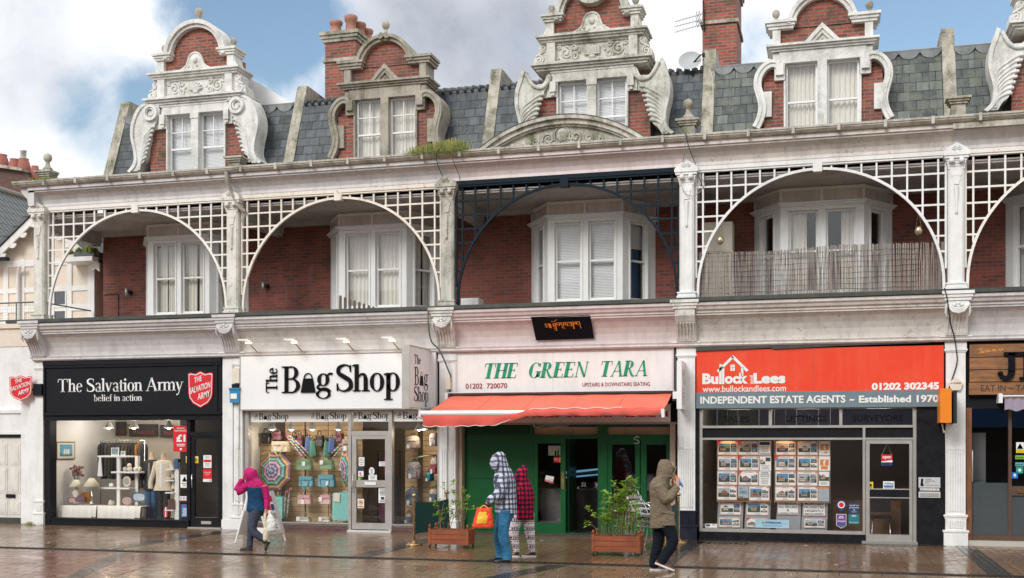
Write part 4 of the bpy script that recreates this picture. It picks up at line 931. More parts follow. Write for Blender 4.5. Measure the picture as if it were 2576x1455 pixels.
# --- the restaurant
GREEN = plain('green_gloss', (.003, .085, .022), .34, .12, spec=.35); GREEND = plain('dark_green_gloss', (.003, .042, .015), .34, .15, spec=.3)
TAN = plain('tan_frame', (.40, .30, .22), .6, .12)
f = MB(); f.box(10.56, 10.66, .12, .34, 0, 2.40); f.box(15.22, 15.33, .12, .34, 0, 2.40); f.box(10.50, 15.36, .08, .34, 2.39, 2.43); f.build('outer_frame', TAN, BL2)
f = MB(); f.box(10.66, 12.16, .32, .40, .03, 2.39); f.box(12.16, 12.24, .28, .42, .03, 2.39)
f.box(13.66, 13.86, .28, .42, .03, 2.39); f.box(12.24, 13.66, .28, .42, 2.08, 2.17); f.box(13.86, 15.22, .28, .42, 2.06, 2.17); f.box(10.66, 15.22, .26, .42, .0, .06)
f.box(13.86, 13.96, .30, .40, .06, 2.06); f.box(14.46, 14.56, .30, .40, .06, 2.06); f.box(14.58, 14.70, .30, .40, .06, 2.06); f.box(15.12, 15.22, .30, .40, .06, 2.06)
f.box(13.96, 14.46, .30, .40, .06, .42); f.box(14.70, 15.12, .30, .40, .06, .42); f.box(13.96, 14.46, .30, .40, 1.96, 2.06); f.box(14.70, 15.12, .30, .40, 1.96, 2.06)
for z in (.10, 1.22, 2.08): f.box(10.72, 12.12, .30, .325, z, z+.025)
f.box(10.66, 12.16, .30, .32, 2.10, 2.16)
f.build('shopfront_frame', GREEN, BL2)
f = MB(); f.box(10.70, 12.14, .31, .318, 2.18, 2.38); f.build('transom_panel', GREEND, BL2)
g = MB(); g.box(13.96, 14.46, .35, .356, .42, 1.96); g.box(14.70, 15.12, .35, .356, .42, 1.96); g.box(12.24, 13.66, .35, .356, 2.17, 2.39); g.box(13.86, 15.22, .35, .356, 2.17, 2.39); g.build('shop_window', SHOPGLASS, BL2)
d = MB(); d.box(12.24, 12.33, .29, .35, .06, 2.08); d.box(12.84, 12.95, .29, .35, .06, 2.08); d.box(12.33, 12.84, .29, .35, 1.98, 2.08); d.box(12.33, 12.84, .29, .35, .06, .26)
dr = d.build('restaurant_door', GREEN, BL2)
d = MB(); d.box(12.33, 12.84, .318, .324, .26, 1.98); d.build('pane', SHOPGLASS, dr)
d = MB(); d.box(12.86, 12.925, .275, .292, 1.0, 1.38); d.build('push_plate', BRASS, dr)
d = MB(); d.box(12.95, 13.0, .42, 1.15, .06, 2.08); d.build('open_door_leaf', GREEND, BL2)
d = MB(); d.box(10.58, 15.3, -.02, .3, -.02, .05); d.build('doorstep', plain('wet_step', (.07, .055, .045), .25, .3), BL2)
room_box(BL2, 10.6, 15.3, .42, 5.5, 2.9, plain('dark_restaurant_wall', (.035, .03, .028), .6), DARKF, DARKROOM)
ns = MB(); ns.box(10.62, 15.24, .04, .10, 2.432, 2.80); nsign = solo(ns, 'food_sign', plain('pink_white_board', (.74, .62, .60), .5), 'pinkish white strip of red food lettering half hidden under the awning', 'sign')
for w_, x_ in (('NOODLES', 11.9), ('DUMPLINGS', 13.05), ('ICE CREAM', 14.22)): t = MB(); text(t, w_, x_, 2.535, .97, .13, P0(.036)); t.build('lettering', RED, nsign)
# --- the estate agent
f = MB(); f.box(15.84, 15.90, .05, .2, .12, 2.72); f.box(15.90, 20.02, .05, .2, 2.68, 2.72); f.box(15.90, 20.02, .05, .2, 2.30, 2.35); f.box(15.90, 19.07, .05, .2, 2.06, 2.10); f.box(20.02, 20.08, .05, .2, .03, 2.72)
f.box(17.24, 17.30, .05, .2, 2.35, 2.68); f.box(18.62, 18.68, .05, .2, 2.35, 2.68); f.box(19.07, 19.12, .05, .2, .03, 2.30); f.box(15.90, 19.07, .03, .2, .17, .23); f.box(19.12, 20.02, .05, .2, 2.06, 2.10)
f.build('shopfront_frame', ALU, BL3)
f = MB(); f.box(15.90, 20.02, .10, .2, 2.10, 2.30); f.build('black_band', BLACKP, BL3)
g = MB(); g.box(15.90, 19.07, .12, .126, .23, 2.06); g.box(15.90, 20.02, .12, .126, 2.35, 2.68); g.build('shop_window', SHOPGLASS, BL3)
for w_, x_, l_ in (('SALES', 16.33, .52), ('LETTINGS', 17.58, .80), ('SURVEYORS', 18.88, .95)): lt = MB(); text(lt, w_, x_, 2.42, l_, .13, P0(.11)); lt.build('lettering', INK, BL3)
f = MB(); f.box(15.78, 19.12, .02, .3, -.02, .17); f.box(20.08, 20.60, .02, .3, 0, 2.72); f.box(15.78, 15.84, .02, .3, .0, 2.72); f.build('granite_cladding', GRANITE, BL3)
d = MB(); d.box(19.13, 19.20, .06, .12, .05, 2.05); d.box(19.95, 20.01, .06, .12, .05, 2.05); d.box(19.20, 19.95, .06, .12, 1.98, 2.05); d.box(19.20, 19.95, .06, .12, .05, .18); d.box(19.20, 19.95, .06, .12, .90, .92); d.box(19.20, 19.95, .06, .12, 1.07, 1.09)
dr = d.build('shop_door', ALU, BL3)
d = MB(); d.box(19.20, 19.95, .09, .096, .18, .90); d.box(19.20, 19.95, .09, .096, 1.09, 1.98); d.build('pane', SHOPGLASS, dr)
d = MB(); d.box(19.20, 19.95, .07, .10, .92, 1.07); d.box(19.34, 19.36, .065, .07, .92, 1.07); d.build('push_bar', BLACKP, dr)
d = MB(); d.box(19.05, 20.1, -.04, .12, -.02, .05); d.build('doorstep', plain('concrete_step', (.25, .25, .22), .6, .2), BL3)
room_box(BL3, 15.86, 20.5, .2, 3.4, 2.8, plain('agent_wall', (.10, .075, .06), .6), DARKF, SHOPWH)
# --- the shop with planks
PLANKM = None
def wood_mat(name, c1, c2, axis='x', rough=.55):
 s = NT(name); p = s.pos(); k = {'x': (1.5, 10, 22), 'z': (22, 22, 1.5)}[axis]
 n = s.noise(s.scl(p, k), 1.0, 5, .6, 1.2); b = s.noise(p, 3.0, 4)
 c = s.mix(s.ramp(n, .3, .75), c1, c2); c = s.mix(s.ramp(b, .45, .8, 0, .55), c, (.05, .028, .015)); return s.fin(c, rough, n, .25, .008)
PLANK = wood_mat('plank_wood', (.36, .16, .055), (.15, .062, .024))
POSTW = wood_mat('post_wood', (.28, .10, .03), (.10, .04, .018), 'z')
f = MB(); f.box(21.0, 21.1, .06, .24, .0, 2.68); f.build('timber_post', POSTW, BL4)
f = MB(); f.box(21.0, 26, .10, .25, 2.66, 2.86); f.build('black_band', BLACKP, BL4)
BRONZE = plain('brown_frame', (.09, .05, .035), .45, .25)
f = MB(); f.box(21.1, 26, .12, .2, .10, .20); f.box(21.77, 21.83, .12, .2, .2, 2.66); f.box(23.2, 23.26, .12, .2, .2, 2.66); f.box(21.83, 23.2, .12, .2, .98, 1.16); f.build('shopfront_frame', BRONZE, BL4)
g = MB(); g.box(21.1, 26, .15, .156, .2, 2.66); g.build('shop_window', SHOPGLASS, BL4)
FROST = plain('frosted_film', (.05, .065, .07), .5, .1)
g = MB(); g.box(21.1, 21.77, .16, .165, .2, 1.22); g.box(21.83, 23.2, .16, .165, .2, .98); g.build('frosted_film', FROST, BL4)
f = MB(); f.box(21.0, 26, .0, .3, -.02, .10); f.build('stone_sill', plain('pale_sill', (.45, .43, .38), .6, .15), BL4)
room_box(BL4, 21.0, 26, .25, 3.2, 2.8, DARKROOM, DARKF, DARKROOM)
d = MB(); d.box(21.12, 21.45, .9, .94, .02, 2.2); d.box(21.15, 21.42, .88, .9, 1.25, 2.1); d.build('inner_door', plain('grey_door', (.16, .16, .165), .5), BL4)
d = MB(); d.tube([(21.115, .10, 1.25), (21.115, .08, 1.27), (21.115, .08, 1.83), (21.115, .10, 1.85)], .012, 6); d.build('handle', ALU, BL4)
d = MB(); d.box(21.93, 22.4, .10, .125, 1.03, 1.11); d.build('letterbox', BRASS, BL4)

# ------------------------------------------------------------------ fascia signs
b = MB(); b.box(.08, 4.88, -.03, .1, 2.655, 3.965); sg1 = solo(b, 'fascia_sign', BLACKP, 'black fascia sign with white lettering and a red shield at its right end', 'sign')
b = MB(); b.box(.08, 4.88, -.07, -.03, 3.80, 3.86); b.box(.08, 4.88, -.09, -.03, 3.86, 3.96); b.box(.08, 4.88, -.07, -.03, 2.655, 2.72); b.box(4.72, 4.78, -.06, -.03, 2.72, 3.80); b.box(.08, .12, -.06, -.03, 2.72, 3.8); b.build('frame', BLACKP, sg1)
b = MB(); mp = P0(-.037); (xa, za_), (xb, zb_) = at(145, 989, -.04), at(461, 980, -.04)
serif(b, 'The Salvation Army', xa, at(300, 985, -.04)[1], xb-xa, .315, mp); b.build('lettering', SIGNW, sg1)
b = MB(); xa, xb = at(236, 1000, -.04)[0], at(357, 1000, -.04)[0]; serif(b, 'belief in action', xa, at(300, 1009, -.04)[1], xb-xa, .155, mp); b.build('lettering', SIGNW, sg1)
def shield(par, cx, cz, w, h, mp):
 o = [(-.5, .44), (-.40, .46), (-.2, .43), (0, .5), (.2, .43), (.40, .46), (.5, .44), (.49, .2), (.48, -.1), (.44, -.24), (.30, -.38), (0, -.5), (-.30, -.38), (-.44, -.24), (-.48, -.1), (-.49, .2)]
 P = lambda k, e: (lambda a, b_: mp(cx+a*w*k, cz+b_*h*k, e))
 s = MB(); poly(s, o, P(1, 0)); poly(s, o, P(.93, -.004), 1); poly(s, o, P(.88, -.006), 0)
 m2 = lambda a, b_: mp(cx+a, cz+b_, -.012)
 text(s, 'THE', -.24*w, .17*h, .30*w, .15*h, m2, 1, .015, skew=.28); text(s, 'SALVATION', -.42*w, -.13*h, .82*w, .17*h, m2, 1, .015, skew=.28); text(s, 'ARMY', -.10*w, -.29*h, .48*w, .17*h, m2, 1, .015, skew=.28)
 return s.build('red_shield', [RED, SIGNW], par)
xs, zs = at(504, 980, -.05); shield(sg1, xs, zs, .66, .86, lambda a, b_, e: (a, -.045+e, b_))
ps = thing('projecting_sign', 'red shield sign jutting out on a black bracket left of the black fascia', 'sign', (-.1, -.1, 3.3))
b = MB(); b.box(-.18, .06, -.10, -.03, 3.14, 3.42); b.build('bracket', BLACKP, ps)
shield(ps, -.50, 3.32, .66, .62, lambda a, b_, e: (a, -.14+e, b_))
b = MB(); b.tube([(-.5, -.12, 3.3), (-.15, -.08, 3.28)], .03, 6); b.build('arm', BLACKP, ps)
# bag shop
def bag_icon(mb, x, z, w, h, mp, m=0):
 poly(mb, [(x, z), (x+w, z), (x+.82*w, z+.72*h), (x+.18*w, z+.72*h)], mp, m)
 a = arc(x+w/2, z+.70*h, .30*w, .30*h, 0, 180, 12); i = arc(x+w/2, z+.70*h, .25*w, .26*h, 0, 180, 12)
 for k in range(12): mb.add([mp(*a[k]), mp(*a[k+1]), mp(*i[k+1]), mp(*i[k])], [(0, 1, 2, 3)], m)
def bag_logo(mb, x, z, w, h, mp, m=0, cut=0):
 """The (turned) + Bag Shop; h = capital height, z = baseline"""
 W_ = w
 tw = .085*W_
 serif(mb, 'The', 0, 0, .95*h, tw, lambda a, b_: mp(x+tw-b_, z+.02*h+a), m)
 serif(mb, 'B', x+.12*W_, z, .145*W_, h, mp, m)
 bag_icon(mb, x+.265*W_, z, .11*W_, .74*h, mp, m)
 serif(mb, 'g', x+.375*W_, z+.08*h, .125*W_, h*.95, mp, m)
 serif(mb, 'Shop' if not cut else ('Sho' if cut == 1 else 'Sh'), x+.525*W_, z+.03*h, {0: .475, 1: .36, 2: .25}[cut]*W_, h, mp, m)
b = MB(); b.box(5.40, 10.13, -.10, .06, 2.765, 4.0); sg2 = solo(b, 'fascia_sign', BOARDW, 'wide white fascia sign with raised black lettering and a handbag for its letter', 'sign')
b = MB(); b.box(5.385, 10.14, -.115, .05, 4.0, 4.035); b.box(5.385, 10.14, -.115, .05, 2.735, 2.765); b.box(5.385, 5.40, -.115, .05, 2.765, 4.0); b.build('frame', ALU, sg2)
b = MB(); xa, xb = at(669, 960, -.12)[0], at(1008, 960, -.12)[0]
z0 = at(775, 988, -.12)[1]; z1 = at(775, 921, -.12)[1]
for e in (-.135, -.128, -.121, -.114, -.108): bag_logo(b, xa, z0, xb-xa, z1-z0, P0(e))
b.build('lettering', INK, sg2)
ps = thing('projecting_sign', 'white box sign with a grey edge jutting out between the bag shop and restaurant signs', 'sign', (9.9, -.3, 3.3))
xe, ye, yf, zt, zb = 9.855, -1.38, -.06, 4.02, 2.74
b = MB(); b.box(xe, xe+.15, ye, yf, zb, zt); b.build('box', SIGNW, ps)
b = MB(); b.box(xe-.012, xe+.162, ye-.02, ye, zb-.02, zt+.02); b.box(xe-.012, xe+.162, ye, yf, zt, zt+.02); b.box(xe-.012, xe+.162, ye, yf, zb-.02, zb); b.box(xe-.012, xe+.162, yf, yf+.05, zb-.02, zt+.02); b.build('frame', ALU, ps)
b = MB(); mp = plane_map((xe+.156, ye, 0), (0, 1, 0), (0, 0, 1))
serif(b, 'The', .28, 3.67, .40, .19, mp); serif(b, 'B', .28, 3.22, .29, .38, mp); bag_icon(b, .60, 3.22, .25, .29, mp); serif(b, 'g', .86, 3.24, .28, .36, mp); serif(b, 'Shop', .26, 2.88, .90, .31, mp); b.build('lettering', INK, ps)
bn = [(5.53, 7.99, [(5.64, .86, 0), (7.07, .86, 0)]), (8.08, 8.96, [(8.10, .88, 0)]), (9.06, 10.11, [(9.16, .95, 0)])]
for (a, c, lg), lb in zip(bn, ('white name strip with the logo twice across the top of the big bag shop window', 'white name strip in the pane above the bag shop door', 'white name strip across the top of the narrow bag shop window by the awning')):
 b = MB(); b.box(a, c, .125, .135, 2.47, 2.70); o = solo(b, 'name_strip', SIGNW, lb, 'sign', 'name strips in the bag shop windows')
 b = MB()
 for x, w, ct in lg: bag_logo(b, x, 2.53, w, .15, P0(.119), 0, ct)
 b.build('lettering', INK, o)
# restaurant
b = MB(); b.box(10.60, 15.28, -.02, .08, 2.98, 3.93); sg3 = solo(b, 'fascia_sign', painted('warm_white_board', (.81, .785, .765), dirt=(.52, .48, .45), amt=.35, rough=.45, bump=.05), 'cream white fascia sign with green italic capitals above the orange awning', 'sign')
b = MB(); b.box(10.56, 15.32, -.04, .08, 3.93, 3.97); b.box(10.56, 10.60, -.04, .08, 2.98, 3.93); b.box(15.28, 15.32, -.04, .08, 2.98, 3.93); b.build('frame', plain('pinkish_trim', (.62, .56, .54), .5), sg3)
b = MB(); b.box(10.56, 15.36, -.01, .1, 3.97, 4.0); b.box(15.32, 15.37, .0, .1, 2.9, 3.97); b.build('dark_edge', plain('dark_edge', (.06, .06, .065), .5), sg3)
b = MB(); mp = P0(-.028); E_ = -.03
for wd, pa, pb, ba in (('THE', 1213, 1308, 952), ('GREEN', 1325, 1485, 950), ('TARA', 1506, 1637, 947)):
 b = MB(); xa = at(pa, ba, E_)[0]; xb = at(pb, ba, E_)[0]; serif(b, wd, xa, at((pa+pb)/2, ba, E_)[1], xb-xa-.08, .325, mp, 0, .22, T=1.75); b.build('green_lettering', plain('green_letter', (.0, .27, .13), .4), sg3)
b = MB(); xa, xb = at(1171, 975, E_)[0], at(1276, 975, E_)[0]; text(b, '01202  720070', xa, at(1220, 978, E_)[1], xb-xa, .115, mp, 0, .018); b.build('red_lettering', plain('dark_red_letter', (.34, .02, .035), .4), sg3)
b = MB(); xa, xb = at(1465, 970, E_)[0], at(1635, 970, E_)[0]; text(b, 'UPSTAIRS & DOWNSTAIRS SEATING', xa, at(1550, 972, E_)[1], xb-xa, .082, mp, 0, .012); b.build('red_lettering', plain('dark_red_letter', (.34, .02, .035), .4), sg3)
ps = thing('projecting_sign', 'slim white menu box sign on the pillar right of the awning', 'sign', (15.5, -.2, 3.1))
b = MB(); b.box(15.46, 15.56, -.62, -.02, 2.68, 3.66); b.build('box', SIGNW, ps)
b = MB(); mp = plane_map((15.565, -.62, 0), (0, 1, 0), (0, 0, 1))
serif(b, 'GREEN', .06, 3.36, .42, .13, mp, 0); serif(b, 'TARA', .2, 3.19, .32, .13, mp, 0)
for z, tx, m_, w_ in ((3.07, 'Sushi', 1, .25), (2.99, 'Stir noodles', 2, .46), (2.91, 'Dumplings', 3, .40), (2.84, 'Ice Cream', 3, .38), (2.77, 'Fruit Juices', 3, .44)): text(b, tx, .05, z, w_, .055, mp, m_, 0)
b.build('lettering', [plain('faded_green', (.25, .42, .34), .5), plain('faded_red', (.65, .2, .15), .5), plain('faded_blue', (.25, .42, .6), .5), plain('faded_maroon', (.45, .22, .28), .5)], ps)
b = MB(); q = [(12.40, 4.18), (13.66, 4.20), (13.63, 4.66), (12.36, 4.65)]
vs = []; fs = []; N_ = 8
for i in range(N_+1):
 t = i/N_; xl = q[0][0]+(q[3][0]-q[0][0])*t; xr = q[1][0]+(q[2][0]-q[1][0])*t; z = q[0][1]+(q[3][1]-q[0][1])*t
 vs += [(xl, -.10-.27*t-.02, z), (xr, -.10-.27*t-.02, z+.01), (xl, -.10-.27*t+.0, z), (xr, -.10-.27*t+.0, z+.01)]
 if i: a = 4*i; fs += [(a-4, a-3, a+1, a), (a-2, a+2, a+3, a-1), (a-4, a, a+2, a-2), (a-3, a-1, a+3, a+1)]
fs += [(0, 2, 3, 1), (4*N_, 4*N_+1, 4*N_+3, 4*N_+2)]
b.add(vs, fs); tb = solo(b, 'script_sign', INK, 'tilted black board with orange script letters on the pinkish cove', 'sign')
def tibm(px, pz):                                            # px,pz in the sign's own 0-1000 grid
 t = 1-pz/1000; z = 4.18+.475*t; x = 12.40-.04*t+px/1000*1.27; return (x, -.10-.27*t-.03, z)
b = MB(); S_ = lambda pts, w=16: (lambda r: b.add([tibm(*p) for p in r[0]], r[1]))(ribbon([(a, c, w) for a, c in pts], False))
for dx in (0, 48): S_([(205+dx, 330), (228+dx, 300), (232+dx, 360), (208+dx, 390), (238+dx, 400), (232+dx, 470), (210+dx, 450)])
S_([(288, 320), (288, 500)]); S_([(306, 320), (306, 500)])
S_([(335, 200), (352, 250), (375, 230), (430, 150)], 14); S_([(340, 330), (395, 300)]); S_([(390, 300), (390, 600)]); S_([(340, 390), (385, 370)]); S_([(345, 330), (365, 400), (345, 430)]); S_([(350, 460), (385, 450)]); S_([(348, 520), (390, 510)]); S_([(355, 590), (395, 600)])
S_([(400, 290), (800, 265)], 18); S_([(415, 300), (420, 390), (445, 350), (450, 430), (468, 300)]); S_([(485, 300), (490, 390), (520, 350), (520, 430), (495, 470), (500, 510), (545, 520)]); S_([(535, 300), (530, 400)])
S_([(560, 300), (565, 390), (600, 440), (590, 340), (610, 300)]); S_([(625, 300), (660, 290)]); S_([(622, 360), (660, 350)]); S_([(625, 430), (665, 420)]); S_([(662, 290), (662, 440)])
S_([(690, 290), (690, 560)], 18); S_([(705, 300), (712, 370), (735, 360), (740, 290)]); S_([(755, 290), (752, 370), (790, 400)]); S_([(800, 265), (808, 540)], 12); S_([(780, 290), (800, 280)])
b.build('lettering', plain('orange_script', (.78, .22, .02), .4), tb)
# estate agent
REDOR = painted('orange_red_board', (.78, .046, .010), dirt=(.80, .115, .05), amt=.55, rough=.4, bump=.04); SLATEB = plain('slate_blue_board', (.15, .21, .24), .4, .06)
b = MB(); b.box(15.79, 20.58, -.05, .08, 3.03, 3.90); sg4 = solo(b, 'fascia_sign', REDOR, 'bright orange red fascia sign with a white house outline logo and blue grey lower band', 'sign')
b = MB(); b.box(15.785, 20.58, -.06, .08, 2.705, 3.03); b.build('lower_band', SLATEB, sg4)
JN = plain('board_joint', (.25, .10, .06), .6)
b = MB(); b.box(18.125, 18.131, -.0525, -.05, 3.03, 3.94); b.build('panel_joint', JN, sg4)
b = MB(); b.box(12.745, 12.750, -.0225, -.02, 2.98, 3.93); b.build('panel_joint', plain('pale_joint', (.45, .42, .40), .6), sg3)
b = MB(); pts = [(15.79, 3.90)]+[(15.79+.3*k, 3.93+.05*k/16-.02*random.random()) for k in range(17)]+[(20.6, 4.02), (15.79, 4.0)]
b.prism([(15.79, 3.88), (17.3, 3.92), (17.35, 3.89), (18.7, 3.93), (20.3, 3.95), (20.55, 3.99), (20.45, 4.0), (15.79, 3.98)], 'y', -.09, .05); b.build('torn_felt', LEAD, sg4)
b = MB(); E_ = -.06; mp = P0(-.058); xL = lambda p, y=950: at(p, y, E_)[0]; zL = lambda p, y: at(p, y, E_)[1]
def tx(s_, pa, pb, py0, py1, bold=.025): text(b, s_, xL(pa), zL((pa+pb)/2, py0), xL(pb)-xL(pa), zL((pa+pb)/2, py1)-zL((pa+pb)/2, py0), mp, 0, bold)
def q4(r): b.add([mp(*p) for p in r[0]], r[1])
o4 = lambda zx, zy: at((2740+zx*.4115)*.62891, (1340+zy*.4115)*.62891, E_)
def qt(s_, a, b_, z0_, z1_, bold=.03, rot=None):
 (xa, za0), (xb, _), (_, zb1) = o4(a, z0_), o4(b_, z0_), o4(a, z1_); text(b, s_, xa, za0, xb-xa, zb1-za0, mp, 0, bold)
qt('Bu', 168, 325, 482, 375, .05); qt('ock', 385, 612, 478, 372, .05); qt('Lees', 665, 976, 476, 372, .05)
for a_, c_ in ((332, 357), (360, 382)): (xa, z0_), (xb, z1_) = o4(a_, 480), o4(c_, 325 if a_ < 350 else 312); quad(b, xa, xb, z0_, z1_, mp)
(xa, z0_), (xb, z1_) = o4(545, 400), o4(567, 315); quad(b, xa, xb, z0_, z1_, mp)
(xa, z0_), (xb, z1_) = o4(335, 335), o4(357, 285); quad(b, xa, xb, z0_, z1_, mp)
p0, p1, p2 = o4(318, 358), o4(464, 212), o4(608, 352); w_ = .055
q4(ribbon([(*p0, w_), (p1[0]+.005, p1[1], w_)], False)); q4(ribbon([(p1[0]-.015, p1[1]+.015, w_), (*p2, w_)], False))
for a_, c_, e_, f_ in ((441, 461, 290, 318), (464, 485, 290, 318), (441, 461, 322, 350), (464, 485, 322, 350)): (xa, z0_), (xb, z1_) = o4(a_, f_), o4(c_, e_); quad(b, xa, xb, z0_, z1_, mp)
(xa, z0_), (xb, z1_) = o4(627, 478), o4(660, 395); pts, fs = font_pts('and', .02); fp = fit(pts, 0, 0, z1_-z0_, xb-xa); b.add([mp(xb-c_, z0_+a_) for a_, c_ in fp], fs)
b.build('logo_lettering', SIGNW, sg4); b = MB(); qt('www.bullockandlees.com', 170, 982, 558, 497, .012); b.build('lettering', SIGNW, sg4); b = MB(); qt('01202 302345', 1815, 2470, 538, 467, .05); b.build('lettering', SIGNW, sg4)
E_ = -.07; mp = P0(-.068)
for a_ in (('INDEPENDENT ESTATE AGENTS', 148, 1560, 672, 600, .03), ('~', 1600, 1645, 645, 620, .05), ('Established 1970', 1690, 2468, 662, 590, .035)): b = MB(); qt(*a_); b.build('band_lettering', SIGNW, sg4)
ps = thing('projecting_sign', 'orange box sign jutting from the white pillar beside the estate agent', 'sign', (20.6, -.3, 2.7))
OR = plain('orange_box', (.78, .22, .008), .4, .05)
b = MB(); b.box(20.46, 20.66, -.72, -.02, 2.38, 3.03); b.build('box', OR, ps)
b = MB(); b.box(20.66, 20.664, -.70, -.06, 2.62, 3.0, 0); b.box(20.66, 20.664, -.70, -.06, 2.40, 2.62, 1); b.build('side_panel', [plain('box_red', (.65, .08, .04), .4), plain('box_pale', (.70, .45, .33), .5)], ps)
b = MB(); mp = plane_map((20.668, -.70, 0), (0, 1, 0), (0, 0, 1)); text(b, 'Bullock', .06, 2.88, .5, .08, mp, 0, .03); text(b, 'Lees', .25, 2.76, .32, .09, mp, 0, .03); b.build('lettering', [SIGNW, NAVY], ps); b = MB(); text(b, 'ESTATE', .1, 2.53, .45, .05, mp, 1, .02); text(b, 'AGENTS', .1, 2.45, .45, .05, mp, 1, .02); b.build('lettering', [SIGNW, NAVY], ps)
b = MB(); b.box(20.70, 20.76, -.68, -.02, 2.37, 2.98); b.build('back_plate', plain('dark_plate', (.01, .02, .018), .4), ps)
# planks
ps = thing('fascia_sign', 'rustic wooden plank sign with a big black slab letter at the right edge', 'sign', (23, -.05, 3.2))
b = MB()
for k, (a, c) in enumerate(((3.66, 3.90), (3.42, 3.645), (3.18, 3.405))):
 b.box(21.05, 26, -.04, .02, a, c)
b.build('plank_board', PLANK, ps)
b = MB(); b.box(21.04, 26, -.045, .03, 2.93, 3.165); b.build('lower_plank', PLANK, ps)
b = MB(); b.box(21.05, 26, -.0, .08, 2.9, 3.93); b.build('backing', BLACKP, ps)
b = MB(); mp = P0(-.056)
zj0, zj1 = 3.20, 3.72
def jl(e):
 mp = P0(e); xj = 21.80
 for r in (bar(xj, zj1, xj, 3.36, .12), ribbon([(xj, 3.38, .12), (xj-.03, 3.27, .11), (xj-.12, 3.235, .09), (xj-.20, 3.29, .07)])): b.add([mp(*p) for p in r[0]], r[1])
 quad(b, xj-.14, xj+.14, zj1-.05, zj1+.02, mp); b.ball((xj-.2, e, 3.33), .05, 10, sc=(1, .3, 1))
 x2 = 22.08
 quad(b, x2-.07, x2+.07, zj0, zj1+.02, mp); quad(b, x2-.14, x2+.4, zj1-.05, zj1+.02, mp); quad(b, x2-.14, x2+.4, zj0, zj0+.06, mp); quad(b, x2, x2+.3, 3.44, 3.5, mp)
for e in (-.10, -.085, -.07, -.055): jl(e)
b.build('slab_letters', INK, ps)
b = MB(); xa = at((3740+290*.632)*.62891, 1000, -.05)[0]; text(b, 'EAT IN ~ TAKEAWAY', xa, 2.99, 1.45, .125, P0(-.05), 0, .015); b.build('stencil_lettering', plain('stencil_ink', (.05, .035, .03), .6), ps)
b = MB()
for pts in ([(21.22, 3.80), (21.26, 3.82), (21.25, 3.74), (21.21, 3.73)], [(21.30, 3.77), (21.27, 3.75), (21.31, 3.74), (21.31, 3.78)], [(21.35, 3.75), (21.36, 3.79), (21.39, 3.75), (21.40, 3.79), (21.43, 3.75)], [(21.46, 3.76), (21.47, 3.80), (21.50, 3.76), (21.51, 3.80), (21.54, 3.77)], [(21.57, 3.77), (21.58, 3.81), (21.61, 3.77), (21.63, 3.82), (21.66, 3.78)]):
 r = ribbon([(a, c, .012) for a, c in pts], True); b.add([P0(-.043)(*p) for p in r[0]], r[1])
b.build('chalk_script', plain('orange_chalk', (.75, .28, .05), .6), ps)
b = thing('roller_awning', 'rolled up awning with a mauve valance under the wooden plank sign', 'awning', (23.5, -.2, 2.75))
m_ = MB(); m_.tube([(21.62, -.18, 2.88), (26, -.18, 2.88)], .045, 10); m_.build('roller', CHROME, b)
m_ = MB(); m_.box(21.55, 21.62, -.24, .1, 2.76, 2.94); m_.build('end_bracket', UPVC, b)
m_ = MB(); vs = [(21.66+.02*k, -.2+.012*sin(k*.9), z+(.02*sin(k*.45) if z < 2.7 else 0)) for z in (2.86, 2.62) for k in range(200)]; m_.add(vs, [(k, k+1, 201+k, 200+k) for k in range(199)], 0, True); m_.build('valance', plain('mauve_canvas', (.32, .27, .34), .8, .15), b)

# ------------------------------------------------------------------ orange awning
def cloth_mat(name, col, k=.18):
 s = NT(name); p = s.pos(); n = s.noise(s.scl(p, (1.3, 4, 4)), 1.2, 5); f = s.noise(p, 9, 4)
 v = s.math('ADD', 1-k, s.math('MULTIPLY', n, 2*k)); c = s.node('ShaderNodeVectorMath', operation='SCALE'); c.inputs[0].default_value = col; s.l.new(v, c.inputs['Scale'])
 s.fin(c.outputs[0], .75, s.math('ADD', n, s.math('MULTIPLY', f, .4)), .35, .03)
 return s.mat
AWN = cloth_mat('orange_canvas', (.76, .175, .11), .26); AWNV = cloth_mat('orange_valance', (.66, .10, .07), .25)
A = thing('shop_awning', 'faded orange awning with its valance rolled over the front bar above the restaurant', 'awning', (12.8, -.6, 2.7))
yb, zb0, yf, zf = -.12, 3.03, -1.15, 2.63
b = MB(); N_ = 40; vs = []; fs = []
for i in range(N_+1):
 t = i/N_; xb = 10.50+4.80*t; xf = 10.25+4.98*t
 for j in range(5):
  s_ = j/4; vs.append((xb+(xf-xb)*s_, yb+(yf-yb)*s_, zb0+(zf-zb0)*s_-.055*sin(pi*s_)*(.8+.4*abs(sin(t*12.6)))+.008*sin(t*40+s_*3)))
for i in range(N_):
 for j in range(4): a = i*5+j; fs.append((a, a+5, a+6, a+1))
b.add(vs, fs, 0, True)
for i in (8, 16, 24, 32): b.tube([tuple(q+(.004 if k == 2 else 0) for k, q in enumerate(vs[i*5+j])) for j in range(5)], .005, 5)
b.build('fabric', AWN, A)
b = MB(); b.tube([(10.18, yf-.02, 2.615), (15.25, yf-.02, 2.60)], .058, 12); b.box(10.15, 10.19, yf-.08, yf+.04, 2.54, 2.68); b.box(15.24, 15.29, yf-.09, yf+.05, 2.50, 2.67); b.build('front_bar', UPVC, A)
b = MB(); b.box(10.44, 15.36, -.2, -.02, 3.03, 3.075); b.box(10.44, 10.50, -.22, -.02, 2.94, 3.06); b.box(15.31, 15.42, -.22, -.02, 2.86, 3.06); b.build('cassette', plain('dark_cassette', (.05, .035, .035), .4), A)
